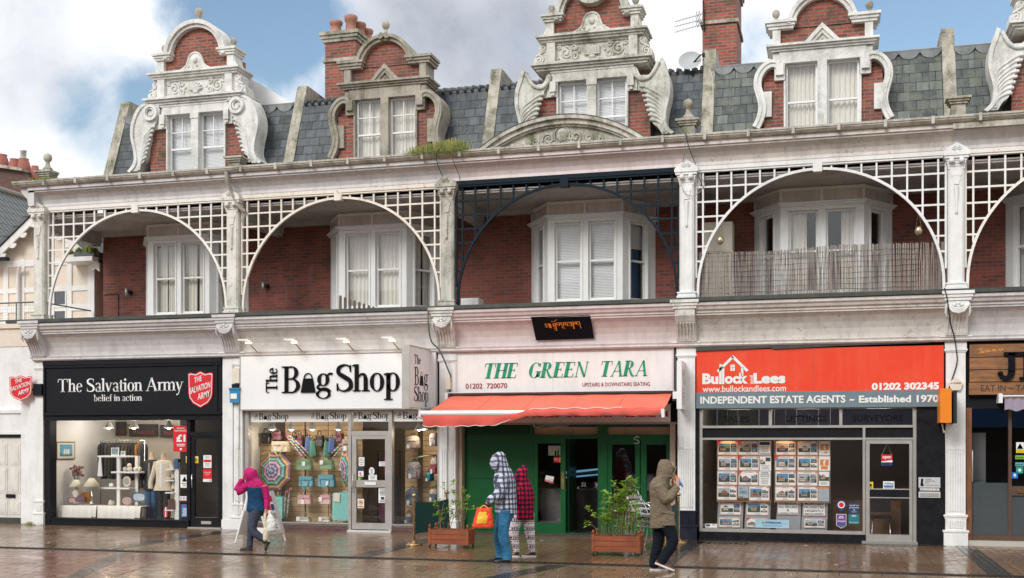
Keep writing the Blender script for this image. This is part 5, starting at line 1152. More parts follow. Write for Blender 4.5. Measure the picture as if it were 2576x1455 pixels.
b = MB(); b.box(10.42, 15.36, -.21, -.19, 3.072, 3.085); b.box(10.40, 10.46, -.26, -.02, 2.92, 3.07); b.box(15.33, 15.44, -.25, -.02, 2.90, 3.05); b.build('cassette_cover', UPVC, A)
b = MB(); vs = []; fs = []; K = 90                          # valance: hangs on the left, twisted up over the bar on the right
for i in range(K+1):
 t = i/K; x = 10.24+4.98*t; up = min(1, max(0, (t-.30)/.20)); up = up*up*(3-2*up)
 drop = [(yf-.05, 2.59), (yf-.075, 2.50), (yf-.05+.03*sin(t*38), 2.36-.025*abs(sin(t*55))+.10*max(0, t-.1))]
 roll = [(yf-.03, 2.695+.012*sin(t*70)), (yf-.115-.01*sin(t*60), 2.63+.01*sin(t*47)), (yf-.085, 2.552+.012*sin(t*33)+.008*sin(t*90))]
 for d_, r_ in zip(drop, roll): vs.append((x, d_[0]*(1-up)+r_[0]*up, d_[1]*(1-up)+r_[1]*up))
 if i: a = 3*i; fs += [(a-3, a, a+1, a-2), (a-2, a+1, a+2, a-1)]
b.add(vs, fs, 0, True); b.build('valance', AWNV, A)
hem = MB(); A2 = []
for i in range(K):
 t = i/K; up = min(1, max(0, (t-.30)/.20)); up = up*up*(3-2*up)
 A2.append((10.24+4.98*t, yf-.056*(1-up)-.04*up-.008, (2.352-.025*abs(sin(t*55))+.10*max(0, t-.1))*(1-up)+(2.695+.012*sin(t*70))*up))
hem.tube(A2[:int(K*.86)], .007, 5); hem.build('hem', UPVC, A)
for x in (11.0, 14.6):
 b = MB(); b.tube([(x, -.15, 2.86), (x+.45, -.65, 2.68), (x, -1.1, 2.58)], .02, 6); b.build('folding_arm', UPVC, A)
b = MB(); b.box(10.60, 15.26, .11, .2, 2.80, 2.97); b.build('awning_backboard', TAN, BL2)

# ------------------------------------------------------------------ small fittings on the fronts
for px, pz in ((620, 858), (735, 857), (866, 855), (981, 852)):
 x, z = at(px, pz, -.5); ds = ['leftmost', 'second', 'third', 'rightmost'][(620, 735, 866, 981).index(px)]
 t = thing('sign_spotlight', f'{ds} of the four small spotlights lighting the cove above the bag shop', 'spotlight', (x, -.4, z), 'spotlights above the bag shop sign')
 b = MB(); b.box(x-.15, x+.10, -.62, -.40, z, z+.035); b.build('hood', UPVC, t)
 b = MB(); b.tube([(x+.02, -.46, z-.03), (x+.03, -.38, z-.08), (x+.10, -.2, z-.22)], .012, 6); b.build('arm', plain('rusty_arm', (.3, .13, .05), .6), t)
 b = MB(); b.box(x-.02, x+.09, -.52, -.42, z-.055, z-.03); b.build('lamp', glow('warm_spot', (1, .75, .4), 3.0), t)
 d = bpy.data.lights.new('spotlight_light', 'POINT'); d.energy = .9; d.color = (1, .8, .5); d.shadow_soft_size = .05; o = bpy.data.objects.new('spotlight_light', d); C.objects.link(o); o.location = (x+.02, -.50, z-.10)
x, z = at(592, 995, -.1); t = thing('alarm_box', 'blue bell box with a white label beneath a grey box, left of the white fascia', 'alarm box', (x, -.1, z))
b = MB(); b.prism([(x-.12, z-.17), (x+.12, z-.17), (x+.13, z+.13), (x-.13, z+.13)], 'y', -.14, -.02); b.box(x-.14, x+.14, -.16, -.02, z+.13, z+.17); b.build('casing', plain('alarm_blue', (.03, .22, .42), .4, .1), t)
b = MB(); b.box(x-.1, x+.06, -.146, -.14, z-.08, z+.04); b.build('label', PAPER, t)
b = MB(); b.box(x-.08, x+.09, -.12, -.02, z+.17, z+.26); b.build('bracket', BLACKP, t)
b = MB(); b.box(x-.07, x+.11, -.12, -.03, z+.28, z+.62); solo(b, 'junction_box', CREAM, 'cream junction box above the blue bell box', 'box')
b = MB(); b.tube([(x+.06, -.05, z-.17), (x+.05, -.05, .3)], .014, 6); solo(b, 'conduit', WHITE_OLD, 'thin white conduit running down the pillar under the blue bell box', 'pipe')
x, z = 20.79, 3.13; b = MB(); b.prism([(20.71, 3.02), (20.88, 3.02), (20.925, 3.16), (20.79, 3.275), (20.665, 3.16)], 'y', -.09, -.03)
t = solo(b, 'alarm_box', CREAM, 'cream pentagonal alarm box on the white pillar above the orange box sign', 'alarm box')
b = MB(); text(b, 'Initial', 20.76, 3.14, .13, .04, P0(-.094), 0, .01); b.lathe((20.72, -.093, 3.15), [(.02, 0), (.02, .012)], 8, sy=.05); b.build('lettering', NAVY, t)
for x, z, yy, lb in ((at(319, 733, 2.1)[0], 5.88, 2.1, 'small tubular wall light on the brick upper wall of the leftmost bay'), (at(663, 719, 2.1)[0], 5.90, 2.1, 'small tubular wall light on the brick upper wall above the bag shop')):
 t = thing('wall_light', lb, 'wall light', (x, 2.1, z), 'tubular wall lights'); b = MB(); b.lathe((x, 2.08, z-.1), [(.001, 0), (.035, 0), (.035, .2), (.001, .2)], 10); b.build('tube', ALU, t); b = MB(); b.box(x, x+.1, 2.09, YW, z-.04, z+.04); b.build('mount', BLACKP, t)
b = MB(); x, z = at(470, 640, 2.2); b.tube([(.2, 2.195, 5.85), (.62, 2.195, 5.85), (.62, 2.195, 4.95)], .012, 6); solo(b, 'cable', BLACKRUB, 'thin dark cable running round the brick wall of the leftmost bay', 'cable')
t = thing('equipment_cabinet', 'cream metal cabinet standing behind the reed screen beside the white lattice', 'cabinet', (16.2, 1.5, 4.93)); b = MB(); b.box(15.78, 16.40, 1.35, 1.9, 6.12, 6.78); b.box(15.80, 16.38, 1.37, 1.9, 4.93, 6.1); b.build('casing', CREAM, t); b = MB(); b.box(15.81, 16.37, 1.335, 1.35, 6.15, 6.75); b.build('door', plain('cabinet_door', (.66, .61, .52), .5), t)
t = thing('meter_cabinet', 'small white metal box on the balcony floor under the navy lattice', 'cabinet', (10.45, 1.5, 4.93)); b = MB(); b.box(10.24, 10.66, 1.35, 1.75, 4.93, 5.32); b.build('casing', UPVC, t); b = MB(); b.box(10.27, 10.55, 1.34, 1.35, 4.98, 5.29); b.build('door', plain('box_door', (.7, .7, .69), .4), t)
t = thing('slatted_bench', 'weathered wooden slatted bench back showing over the balcony edge above the bag shop', 'bench', (8.0, .6, 4.93))
DW = wood_mat('grey_wood', (.16, .12, .10), (.08, .06, .05), 'z')
b = MB(); p0, p1 = (7.68, .35), (8.28, .85)
b2 = MB(); b2.tube([(7.66, .33, 5.03), (8.3, .87, 5.03)], .025, 4); b2.build('rail', DW, t)
for k in range(8):
 q = k/7; x, y = p0[0]+(p1[0]-p0[0])*q, p0[1]+(p1[1]-p0[1])*q; h = 5.36-.22*q
 b = MB(); b.prism([(x-.03, 4.93), (x+.03, 4.93), (x+.03, h-.03), (x, h), (x-.03, h-.03)], 'y', y-.012, y+.012); b.build('slat', DW, t)
for (x, z, zt), lb in (((16.27, 6.15, 6.55), 'brass bowl lantern hanging by a chain in the lattice arch beside the cream cabinet'), ((20.12, 6.16, 6.55), 'candle lantern with red rim hanging on cords at the right of the reed screen')):
 t = thing('hanging_lantern', lb, 'lantern', (x, .0, z)); b = MB(); b.lathe((x, .02, z-.09), [(.001, 0), (.04, .01), (.07, .06), (.075, .1), (.06, .15), (.03, .18), (.001, .18)], 12); b.build('bowl', plain('pale_brass', (.55, .45, .30), .3, .1, metallic=.8), t)
 b = MB()
 for sx in (-1, 1): b.tube([(x+sx*.05, .02, z+.07), (x, .02, zt)], .004, 4)
 b.build('chain', BRASS, t)
# reed screen
def reed_mat():
 s = NT('reed'); p = s.pos(); x, y, z = s.xyz(p)
 n = s.noise(s.vec(s.math('MULTIPLY', x, 60), y, s.math('MULTIPLY', z, 1.2)), 1.0, 3); m = s.noise(s.vec(s.math('MULTIPLY', x, 6), y, s.math('MULTIPLY', z, .5)), 1.0, 4)
 c = s.mix(s.ramp(n, .3, .7), (.15, .125, .11), (.55, .51, .46)); c = s.mix(s.ramp(m, .4, .7, 0, .6), c, (.22, .175, .15)); return s.fin(c, .7)
REED = reed_mat(); RB = MB(); x = 15.80; k = 0
while x < 20.62:
 h = 5.91+.02*sin(x*2.1)+.05*(x-15.8)/4.8+random.uniform(-.015, .015); r = random.uniform(.0045, .009); y = .10+.015*sin(x*3)+random.uniform(-.008, .008)
 RB.tube([(x, y, 4.90), (x+random.uniform(-.012, .012), y, (h+4.9)/2), (x+random.uniform(-.02, .02), y, h)], r, 4, caps=False); x += random.uniform(.011, .0215); k += 1
t = thing('reed_screen', 'split reed screen wired across the balcony under the white lattice arch', 'screen', (18.2, .1, 4.93)); RB.build('reeds', REED, t)
b = MB()
for k in range(9): b.tube([(15.8+.3*q, .085, 4.97+.108*k+.01*sin(q*2+k)) for q in range(17)], .0035, 4)
b.build('wire', plain('dark_wire', (.03, .03, .03), .6), t)
g = MB()
for k in range(500):
 x = random.choice([random.gauss(18, .9), random.uniform(15.8, 20.6)]);
 if not 15.8 < x < 20.6: continue
 z = 4.93; y = random.uniform(-.5, -.35); l = random.uniform(.02, .06); a = random.uniform(0, 6.3)
 g.add([(x, y, z), (x+.012, y, z), (x+.02*cos(a), y-.03, z+random.uniform(-.04, .03))], [(0, 1, 2)])
mo = g.build('balcony_moss', plain('moss', (.035, .05, .012), .9, .3)); tag(mo, 'dark green moss along the balcony edge under the reed screen', 'moss'); mo['kind'] = 'stuff'
# dish, aerial, cables
t = thing('satellite_dish', 'grey satellite dish on the roof ridge beside the tall brick chimney', 'satellite dish', (15.33, 3.0, 10.65))
b = MB(); N_ = 22; vs = [(15.30, 2.98, 10.86)]+[(15.30+.27*(j/4)*cos(2*pi*i/N_), 2.98-.05*(j/4)**2+.06*sin(2*pi*i/N_)*(j/4), 10.86+.225*(j/4)*sin(2*pi*i/N_)) for j in (1, 2, 3, 4) for i in range(N_)]
b.add(vs, [(0, 1+i, 1+(i+1) % N_) for i in range(N_)]+[(1+(j-1)*N_+i, 1+j*N_+i, 1+j*N_+(i+1) % N_, 1+(j-1)*N_+(i+1) % N_) for j in (1, 2, 3) for i in range(N_)], 0, True); b.build('dish', plain('dish_grey', (.42, .44, .45), .5, .08), t)
b = MB(); b.tube([(15.36, 3.02, 10.5), (15.36, 3.0, 10.82)], .03, 8); b.tube([(15.36, 3.0, 10.80), (15.56, 2.8, 10.92), (15.62, 2.78, 10.90)], .018, 6); b.box(15.60, 15.66, 2.74, 2.82, 10.86, 10.94); b.build('mount', BLACKP, t)
t = thing('television_aerial', 'television aerial with three booms clamped to the tall brick chimney', 'aerial', (15.4, 4.9, 12.4))
b = MB(); b.tube([(15.42, 4.95, 12.2), (15.40, 4.9, 12.95)], .015, 6); b.build('mast', BLACKP, t)
for z0, z1 in ((12.62, 12.42), (12.48, 12.30), (12.36, 12.16)):
 b = MB(); b.tube([(15.40, 4.88, z0), (14.70, 4.7, z1)], .008, 5)
 for q in range(9): u_ = q/9; x, y, z = 15.36-.66*u_, 4.87-.17*u_, z0+(z1-z0)*u_; b.tube([(x-.02, y, z-.05), (x+.02, y, z+.05)], .005, 4)
 for q in range(3): b.tube([(15.34-.04*q, 4.86, z0-.08), (15.30-.04*q, 4.86, z0+.08)], .007, 4)
 b.build('boom', plain('aerial_metal', (.25, .25, .25), .4), t)
def cable(pts, r, lb, m=None): b = MB(); b.tube(catmull(pts, 6), r, 5); return solo(b, 'cable', m or BLACKRUB, lb, 'cable')
cable([(10.28, -.47, 8.22), (10.28, -.40, 8.0), (10.34, -.2, 7.75), (10.42, -.25, 7.5)], .009, 'thin black cable dropping from the gutter grass to the column beside the navy lattice')
cable([(10.62, -.48, 8.24), (10.66, -.42, 8.0), (10.72, -.2, 7.72), (10.66, -.2, 7.45), (10.60, -.1, 6.5), (10.60, -.1, 4.95)], .007, 'black cable running down the inner side of the navy lattice')
cable([(15.62, -.49, 8.30), (15.68, -.46, 8.0), (15.78, -.24, 7.72), (15.85, -.2, 7.45), (15.95, -.1, 7.2)], .008, 'black cable looping from the gutter over the column beside the reed screen balcony')
cable([(15.61, -.49, 8.30), (15.60, -.42, 7.95), (15.52, -.2, 7.7), (15.5, -.24, 7.45), (15.55, -.25, 7.15), (15.75, -.2, 7.05), (15.95, -.1, 7.25), (15.92, -.1, 7.4)], .008, 'thin grey cable curled round the capital beside the reed screen balcony', plain('grey_cable', (.3, .3, .28), .6))
cable([(20.55, -.55, 4.95), (20.6, -.58, 4.7), (20.68, -.3, 4.3), (20.76, -.16, 4.05), (20.80, -.12, 3.8), (20.82, -.05, 3.55), (20.72, -.05, 3.2), (20.66, -.05, 3.02)], .012, 'thick black cable hanging from the balcony edge down the last white pillar')
cable([(20.55, -.06, 2.36), (20.58, -.05, 2.2), (20.62, -.04, 2.05), (20.62, -.04, .02)], .014, 'cable dropping below the orange box sign into a white duct', WHITE)
cable([(10.10, -.50, 4.97), (10.12, -.55, 4.6), (10.14, -.42, 4.2), (10.3, -.3, 3.98), (10.44, -.12, 3.55), (10.46, -.06, 3.42), (10.44, -.05, 3.1)], .018, 'greenish pipe bending past the corbel to a box beside the restaurant sign', plain('verdigris', (.10, .12, .10), .6))
b = MB(); b.box(10.36, 10.47, -.12, -.02, 3.16, 3.42); solo(b, 'junction_box', CREAM, 'small cream junction box on the pillar left of the restaurant sign', 'box')
b = MB(); b.tube([(10.385, -.04, 3.1), (10.39, -.04, .1)], .013, 6); solo(b, 'conduit', plain('grey_pipe', (.3, .3, .3), .5), 'thin dark conduit down the middle of the fluted pillar left of the restaurant', 'pipe')
b = MB(); b.box(15.43, 15.52, -.06, -.02, 1.9, 2.15); solo(b, 'light_switch_box', UPVC, 'small white plastic bracket on the pillar below the slim menu box sign', 'bracket')
cable([(15.75, 2.9, 10.6), (15.86, 2.6, 10.2), (15.86, 2.4, 9.2)], .01, 'pale cable hanging down the slates beside the party wall by the tall chimney', plain('pale_cable', (.5, .5, .45), .6))
# grass on the gutter
def tuft(n, xr, y, z, hmax, name, lb):
 g = MB()
 for k in range(n):
  x = random.triangular(*xr)+random.gauss(0, .05); f_ = 1-.7*abs((x-xr[2])/(xr[1]-xr[0])); h = hmax*random.uniform(.15, 1)**1.5*f_; a = random.uniform(0, 2*pi); l = random.uniform(.05, .3)*f_*hmax*2; yy = y+random.uniform(-.12, .1)
  dx, dy = l*cos(a), l*sin(a)*.5-.05; dr = random.uniform(-1.1, .8)*h
  g.add([(x-.005, yy, z), (x+.005, yy, z), (x+dx*.5+.003, yy+dy*.5, z+h*.9), (x+dx*.5-.003, yy+dy*.5, z+h*.9), (x+dx, yy+dy, z+dr)], [(0, 1, 2, 3), (3, 2, 4)], random.choice((0, 0, 1)))
 o = g.build(name, [plain('grass_green', (.13, .20, .03), .7, .3), plain('grass_straw', (.36, .30, .10), .8, .3)]); tag(o, lb, 'grass'); o['kind'] = 'stuff'; return o
tuft(1300, (9.5, 11.0, 10.65), -.42, 8.24, .34, 'gutter_grass', 'grass growing in the gutter over the bag shop and hanging over its edge')
tuft(500, (-.2, .75, .3), -.36, 8.25, .10, 'gutter_moss', 'low tuft of moss and grass in the gutter below the left pedestal')
tuft(120, (-.5, .1, -.3), .0, 0.0, .10, 'pavement_weeds', 'small weeds at the foot of the white wall left of the charity shop')
# ------------------------------------------------------------------ the charity shop window
CLOTHD = plain('dark_cloth', (.022, .022, .025), .85, .35); GREYC = plain('grey_cloth', (.20, .20, .21), .85, .2); CREAMCL = plain('cream_knit', (.62, .55, .43), .9, .15, bump=.3)
DENIM = plain('blue_denim', (.035, .10, .19), .8, .35, fine=40); OLIVE = plain('olive_cloth', (.12, .10, .06), .85, .25); LINEN = cloth_mat('table_linen', (.74, .71, .64), .08); CERAM = plain('cream_ceramic', (.66, .60, .50), .3, .08)
SHELFW = plain('white_shelf', (.76, .75, .72), .5, .04); SHADE = plain('lamp_linen', (.72, .66, .50), .8, .05)
for zx, lt, lb in ((745, 11, 'leftmost'), (1062, 11, 'middle'), (1505, 9, 'rightmost')):
 x, z = Z1(zx, 167, .8); pendant(f'{lb} of the three lit pendant lamps in the charity shop window', x, .8, z, 2.7, 'pendant lamps in the charity shop', lt, 1.15)
lamp_light(2.2, 1.6, 2.55, 12, (1, .97, .92), .3); lamp_light(.8, 1.2, 2.6, 10, (1, .98, .95), .3)
# framed picture on the left side wall (faces the shop)
xL = .15
t = thing('framed_picture', 'framed picture of a sailing ship on blue sea on the white side wall', 'picture', (xL, .7, 1.5))
y0, y1 = .30, 1.02; z0, z1 = 1.58, 2.02
b = MB(); b.box(xL, xL+.03, y0, y1, z0, z1); b.build('frame', plain('dark_frame', (.10, .06, .035), .4), t)
b = MB(); b.box(xL+.03, xL+.034, y0+.03, y1-.03, z0+.025, z1-.025); b.build('mat_board', CREAM, t)
b = MB(); b.box(xL+.034, xL+.038, y0+.12, y1-.12, z0+.08, z1-.07, 0); b.box(xL+.038, xL+.039, y0+.12, y1-.12, z0+.08, z0+.15, 1)
mp = plane_map((xL+.040, 0, 0), (0, 1, 0), (0, 0, 1))
for q in range(3): poly(b, [(y0+.26+.08*q, z0+.15), (y0+.33+.08*q, z0+.15), (y0+.32+.08*q, z0+.26), (y0+.27+.08*q, z0+.25)], mp, 2)
poly(b, [(y0+.24, z0+.13), (y0+.50, z0+.13), (y0+.48, z0+.15), (y0+.22, z0+.155)], mp, 3); b.build('seascape', [plain('sky_paint', (.12, .38, .55), .5, .2), plain('sea_paint', (.04, .22, .38), .5, .3), PAPER, CREAM], t)
# boards, rail and garments against the back
for (a, c, e, f_), lb in (((555, 90, 955, 265), 'left dark sign board high on the charity shop back wall'), ((1000, 120, 1355, 275), 'middle dark sign board high on the charity shop back wall'), ((1395, 130, 1560, 285), 'right dark sign board beside the red one pound poster')):
 xa, zt = Z1(a, c, 2.7); xb, zb = Z1(e, f_, 2.7); b = MB(); xa = max(xa, .2); b.box(xa, max(xb, xa+.2), 2.7, 2.74, zb, zt); o = solo(b, 'hanging_board', plain('chalk_board', (.05, .04, .035), .6, .2), lb, 'board', 'dark boards in the charity shop')
 b = MB(); text(b, 'GORGEOUS' if lb[0] == 'l' else ('FABULOUS' if lb[0] == 'm' else 'FIND'), xa+(xb-xa)*.3, zb+.06, (xb-xa)*.6 if xb > xa+.1 else .12, .10, P0(2.695)); b.build('lettering', plain('faded_red_letter', (.30, .06, .06), .5), o)
RY = 1.55
xa, zr = Z1(640, 322, RY); xb, _ = Z1(1085, 330, RY); xa = max(xa, .3)
t = thing('clothes_rail', 'chrome clothes rail behind the white shelves in the charity shop', 'clothes rail', (1, RY, .02)); b = MB(); b.tube([(xa, RY, .05), (xa, RY, zr), (xb+.25, RY, zr), (xb+.25, RY, .05)], .015, 8); b.build('rail', CHROME, t)
gm = [CLOTHD, CLOTHD, plain('charcoal_cloth', (.05, .05, .055), .85, .3), plain('dark_olive_cloth', (.05, .045, .03), .85, .3), CLOTHD, plain('rust_cloth', (.30, .12, .03), .85, .2)]
gproto = None
for k in range(13):
 x = xa+.06+(xb+.15-xa)*k/12; h = .85+.12*random.random()
 t = thing('hanging_garment', 'dark coat packed among others on the chrome rail behind the white shelves', 'coat', (x, RY, zr-.08), 'garments on the charity shop rail')
 b = MB(); b.loft([[(x+w*cos(a)*.045, RY+d*sin(a), zr-.06-dz) for a in [2*pi*j/10 for j in range(10)]] for dz, w, d in ((0, .3, .04), (.05, .9, .17), (.15, 1.0, .21), (.5, 1.0, .20), (h, 1.1, .21))]); b.build('coat', gm[k % 5] if k != 11 else gm[5], t)
 b = MB(); b.tube([(x, RY, zr-.07), (x, RY, zr-.02), (x, RY-.02, zr+.02), (x, RY+.015, zr+.02)], .006, 5); b.build('hanger', CHROME, t)
# shelf unit
SY = .85
S1 = lambda a, c: Z1(a, c, SY)
t = thing('shelf_unit', 'white stepped shelf unit holding pots and photo frames in the charity shop', 'shelf', (1.6, SY, .02))
x0, _ = S1(880, 520); x1, _ = S1(918, 520); b = MB(); b.box(x0, x1, SY-.12, SY-.06, .45, S1(880, 520)[1]); b.box(x1+.28, x1+.36, SY+.1, SY+.2, .45, S1(880, 520)[1]); b.build('upright', SHELFW, t)
for a, c, z in ((640, 1010, 525), (815, 1160, 725), (640, 1045, 925)):
 xa_, zz = S1(a, z); xb_, _ = S1(c, z); b = MB(); b.box(xa_, xb_, SY-.14, SY+.2, zz-.02, zz+.02); b.build('shelf', SHELFW, t)
def photo(zx0, zx1, zb, zt, lb, tilt=0):
 xa_, z0_ = S1(zx0, zb); xb_, z1_ = S1(zx1, zt); t = thing('photo_frame', lb, 'photo frame', (xa_, SY-.08, z0_)); b = MB(); b.box(xa_, xb_, SY-.09, SY-.07, z0_, z1_); b.build('frame', SHELFW, t); b = MB(); b.box(xa_+.02, xb_-.02, SY-.093, SY-.09, z0_+.02, z1_-.02); b.build('print', plain('photo_print', (.25, .33, .38), .5, .5, scale=20), t)
photo(800, 895, 512, 415, 'larger white photo frame on the top shelf'); photo(922, 975, 512, 458, 'smaller photo frame leaning beside the larger one on the top shelf')
for zx, zb, r, lb in ((960, 712, .055, 'cream pot, leftmost in the row on the middle shelf'), (1018, 712, .065, 'cream pot under the stacked pot on the middle shelf'), (1095, 712, .06, 'wide cream bowl on the middle shelf'), (1145, 712, .045, 'small cream bowl at the right end of the middle shelf'), (1012, 668, .055, 'lidded cream pot stacked on another pot')):
 x, z = S1(zx, zb); b = MB(); b.lathe((x, SY-.03, z), [(.001, 0), (r*.7, .0), (r, .04), (r, .07), (r*.75, .095), (r*.3, .10), (.001, .115)], 14); solo(b, 'cream_pot', CERAM, lb, 'pot', 'cream pots on the middle shelf')
x, z = S1(975, 905); t = thing('display_plate', 'round white patterned plate standing on the lowest white shelf', 'plate', (x, SY, z)); b = MB(); vs = arc(x, z+.12, .115, .13, 0, 360, 24)[:-1]; b.prism(vs, 'y', SY-.02, SY); b.build('plate', CERAM, t); b = MB(); b.prism(arc(x, z+.12, .07, .08, 0, 360, 20)[:-1], 'y', SY-.026, SY-.02); b.build('motif', plain('grey_motif', (.35, .36, .38), .4, .6, scale=25), t)
b = MB(); x, z = S1(800, 905); b.box(x-.05, x+.05, SY-.1, SY-.02, z, z+.08); solo(b, 'gift_box', PAPER, 'small white box on the lowest white shelf', 'box')
b = MB(); x, z = S1(680, 560); b.tube([(x, SY-.15, z+.06), (x, SY-.15, z-.02)], .03, 8); b.loft([[(x+w*cos(a), SY-.15+.5*w*sin(a), zz) for a in [2*pi*j/10 for j in range(10)]] for zz, w in ((z-.01, .03), (z-.12, .05), (z-.25, .06), (z-.42, .075))]); solo(b, 'hanging_scarf', SHELFW, 'white scarf hanging from the end of the top shelf', 'scarf')
# lamps and table
TY = .55
def lamp(zx, zt, zb, rb, lb, bs=None):
 x, z1_ = Z1(zx, zt, TY); _, z0_ = Z1(zx, zb, TY); t = thing('table_lamp', lb, 'table lamp', (x, TY, .5), 'table lamps in the charity shop')
 b = MB(); b.lathe((x, TY, 0), [(rb*.28, z1_), (rb, z0_), (rb*.98, z0_), (rb*.26, z1_)], 22); b.build('lamp_shade', SHADE, t)
 b = MB(); b.lathe((x, TY, 0), bs or [(.001, .5), (.07, .5), (.06, .53), (.02, .56), (.016, .9), (.001, .93)], 12); b.build('base', CERAM if bs else CHROME, t)
lamp(335, 820, 908, .19, 'shorter table lamp with cone shade at the left of the charity shop window', [(.001, .5), (.09, .5), (.10, .58), (.07, .68), (.10, .78), (.03, .88), (.001, .9)]); lamp(528, 800, 910, .215, 'taller table lamp with cone shade on a slim metal stem')
for (a, c, e), lb in (((100, 640, 1140), 'left display table under a cream cloth'), ((650, 1195, 1150), 'right display table under a draped white cloth')):
 xa_, zt = Z1(a, e, .5); xb_, _ = Z1(c, e, .5); xa_ = max(xa_, .2); t = thing('display_table', lb, 'table', ((xa_+xb_)/2, .6, .02), 'draped tables in the charity shop')
 b = MB(); b.box(xa_+.02, xb_-.02, .38, .78, zt-.03, zt-.006); b.build('tabletop', WOODF, t)
 for lx in (xa_+.06, xb_-.06):
  for ly in (.42, .74): b = MB(); b.box(lx-.02, lx+.02, ly-.02, ly+.02, .02, zt-.03); b.build('leg', WOODF, t)
 b = MB(); vs = []; fs = []; K = 40
 for i in range(K+1):
  x = xa_+(xb_-xa_)*i/K; w = sin(i*.9)*.012+sin(i*2.3)*.008; dz = .315+.006*sin(i*.35)-.05*(i > K*.85)
  for (y, z) in ((.80, zt), (.36, zt), (.345, zt-.01), (.335+w, zt-dz*.6), (.33+1.6*w, zt-dz)): vs.append((x, y, z))
  if i: a_ = 5*i; fs += [(a_-5+q, a_+q, a_+q+1, a_-4+q) for q in range(4)]
 b.add(vs, fs, 0, True); solo(b, 'tablecloth', LINEN, lb.replace('display table under a', 'tablecloth,').replace(' cloth', ' over the table'), 'tablecloth', 'tablecloths in the charity shop')
def plate(zx0, zx1, zt, zb, lb, ms, y=.5, oval=0):
 xa_, z1_ = Z1(zx0, zt, y); xb_, z0_ = Z1(zx1, zb, y); cx_, cz_ = (xa_+xb_)/2, (z0_+z1_)/2; rx, rz = (xb_-xa_)/2, (z1_-z0_)/2; t = thing('display_plate', lb, 'plate', (cx_, y, z0_))
 sq = lambda k: [(cx_+k*rx*math.copysign(abs(cos(a))**(.6 if oval else 1), cos(a)), cz_+k*rz*math.copysign(abs(sin(a))**(.6 if oval else 1), sin(a))) for a in [2*pi*j/28 for j in range(28)]]
 b = MB(); b.prism(sq(1), 'y', y, y+.02); b.build('rim', ms[0], t); b = MB(); b.prism(sq(.72), 'y', y-.006, y); b.build('well', ms[1], t)
PURP = plain('plum_glaze', (.16, .10, .13), .3, .5, scale=25); COPP = plain('copper', (.5, .22, .07), .3, .2, metallic=.9); BLUEG = plain('blue_glaze', (.08, .13, .20), .25, .4, scale=18); PALEB = plain('pale_blue_glaze', (.45, .52, .56), .3, .4, scale=15); PINKG = plain('pink_glaze', (.48, .34, .30), .35, .5, scale=25)
plate(1030, 1225, 978, 1105, 'large oval blue and white platter on the right display table', [BLUEG, PALEB], .55, 1)
plate(215, 335, 1035, 1125, 'mauve patterned plate at the left of the plates on the left table', [PURP, PINKG], .46); plate(325, 440, 1020, 1110, 'dark plum plate in front of the copper tray', [PURP, PURP], .44); plate(375, 525, 975, 1110, 'round copper tray behind the plum plate', [COPP, COPP], .50)
plate(910, 1030, 1040, 1140, 'pink patterned plate leaning beside the blue platter', [PINKG, PINKG], .47)
x, z = Z1(770, 1140, .47); t = thing('milk_jug', 'small cream jug with a handle on the right display table', 'jug', (x, .47, z)); b = MB(); b.lathe((x, .47, z), [(.001, 0), (.05, 0), (.06, .05), (.04, .10), (.045, .12)], 12); b.build('body', CERAM, t); b = MB(); b.tube(catmull([(x+.05, .47, z+.09), (x+.09, .47, z+.08), (x+.085, .47, z+.03), (x+.05, .47, z+.03)], 4), .008, 5); b.build('handle', CERAM, t)
b = MB(); x, z = Z1(255, 1130, .62); b.box(x-.18, x+.2, .62, .7, z, z+.2); solo(b, 'boxed_set', plain('pale_carton', (.60, .56, .50), .6, .25, scale=14), 'pale picture carton behind the plates on the left table', 'box')
# flowers
t = thing('flower_vase', 'vase of dull pink flowers by the side wall under the framed picture', 'vase', (.40, .75, .5)); b = MB(); b.lathe((.42, .75, .5), [(.001, 0), (.06, 0), (.07, .15), (.03, .3), (.04, .38)], 12); b.build('vase', GREYC, t)
b = MB()
for k in range(60): a = random.uniform(0, 6.3); r_ = random.uniform(0, .17); b.ball((.44+r_*cos(a), .75+.8*r_*sin(a), 1.30+random.uniform(-.12, .12)), random.uniform(.018, .04), 6)
b.build('blooms', plain('dusty_pink', (.28, .13, .14), .8, .4, scale=20), t); b = MB()
for k in range(9): b.tube([(.42, .75, .85), (.44+random.uniform(-.12, .12), .75+random.uniform(-.1, .1), 1.28)], .005, 4)
b.build('stems', OLIVE, t)
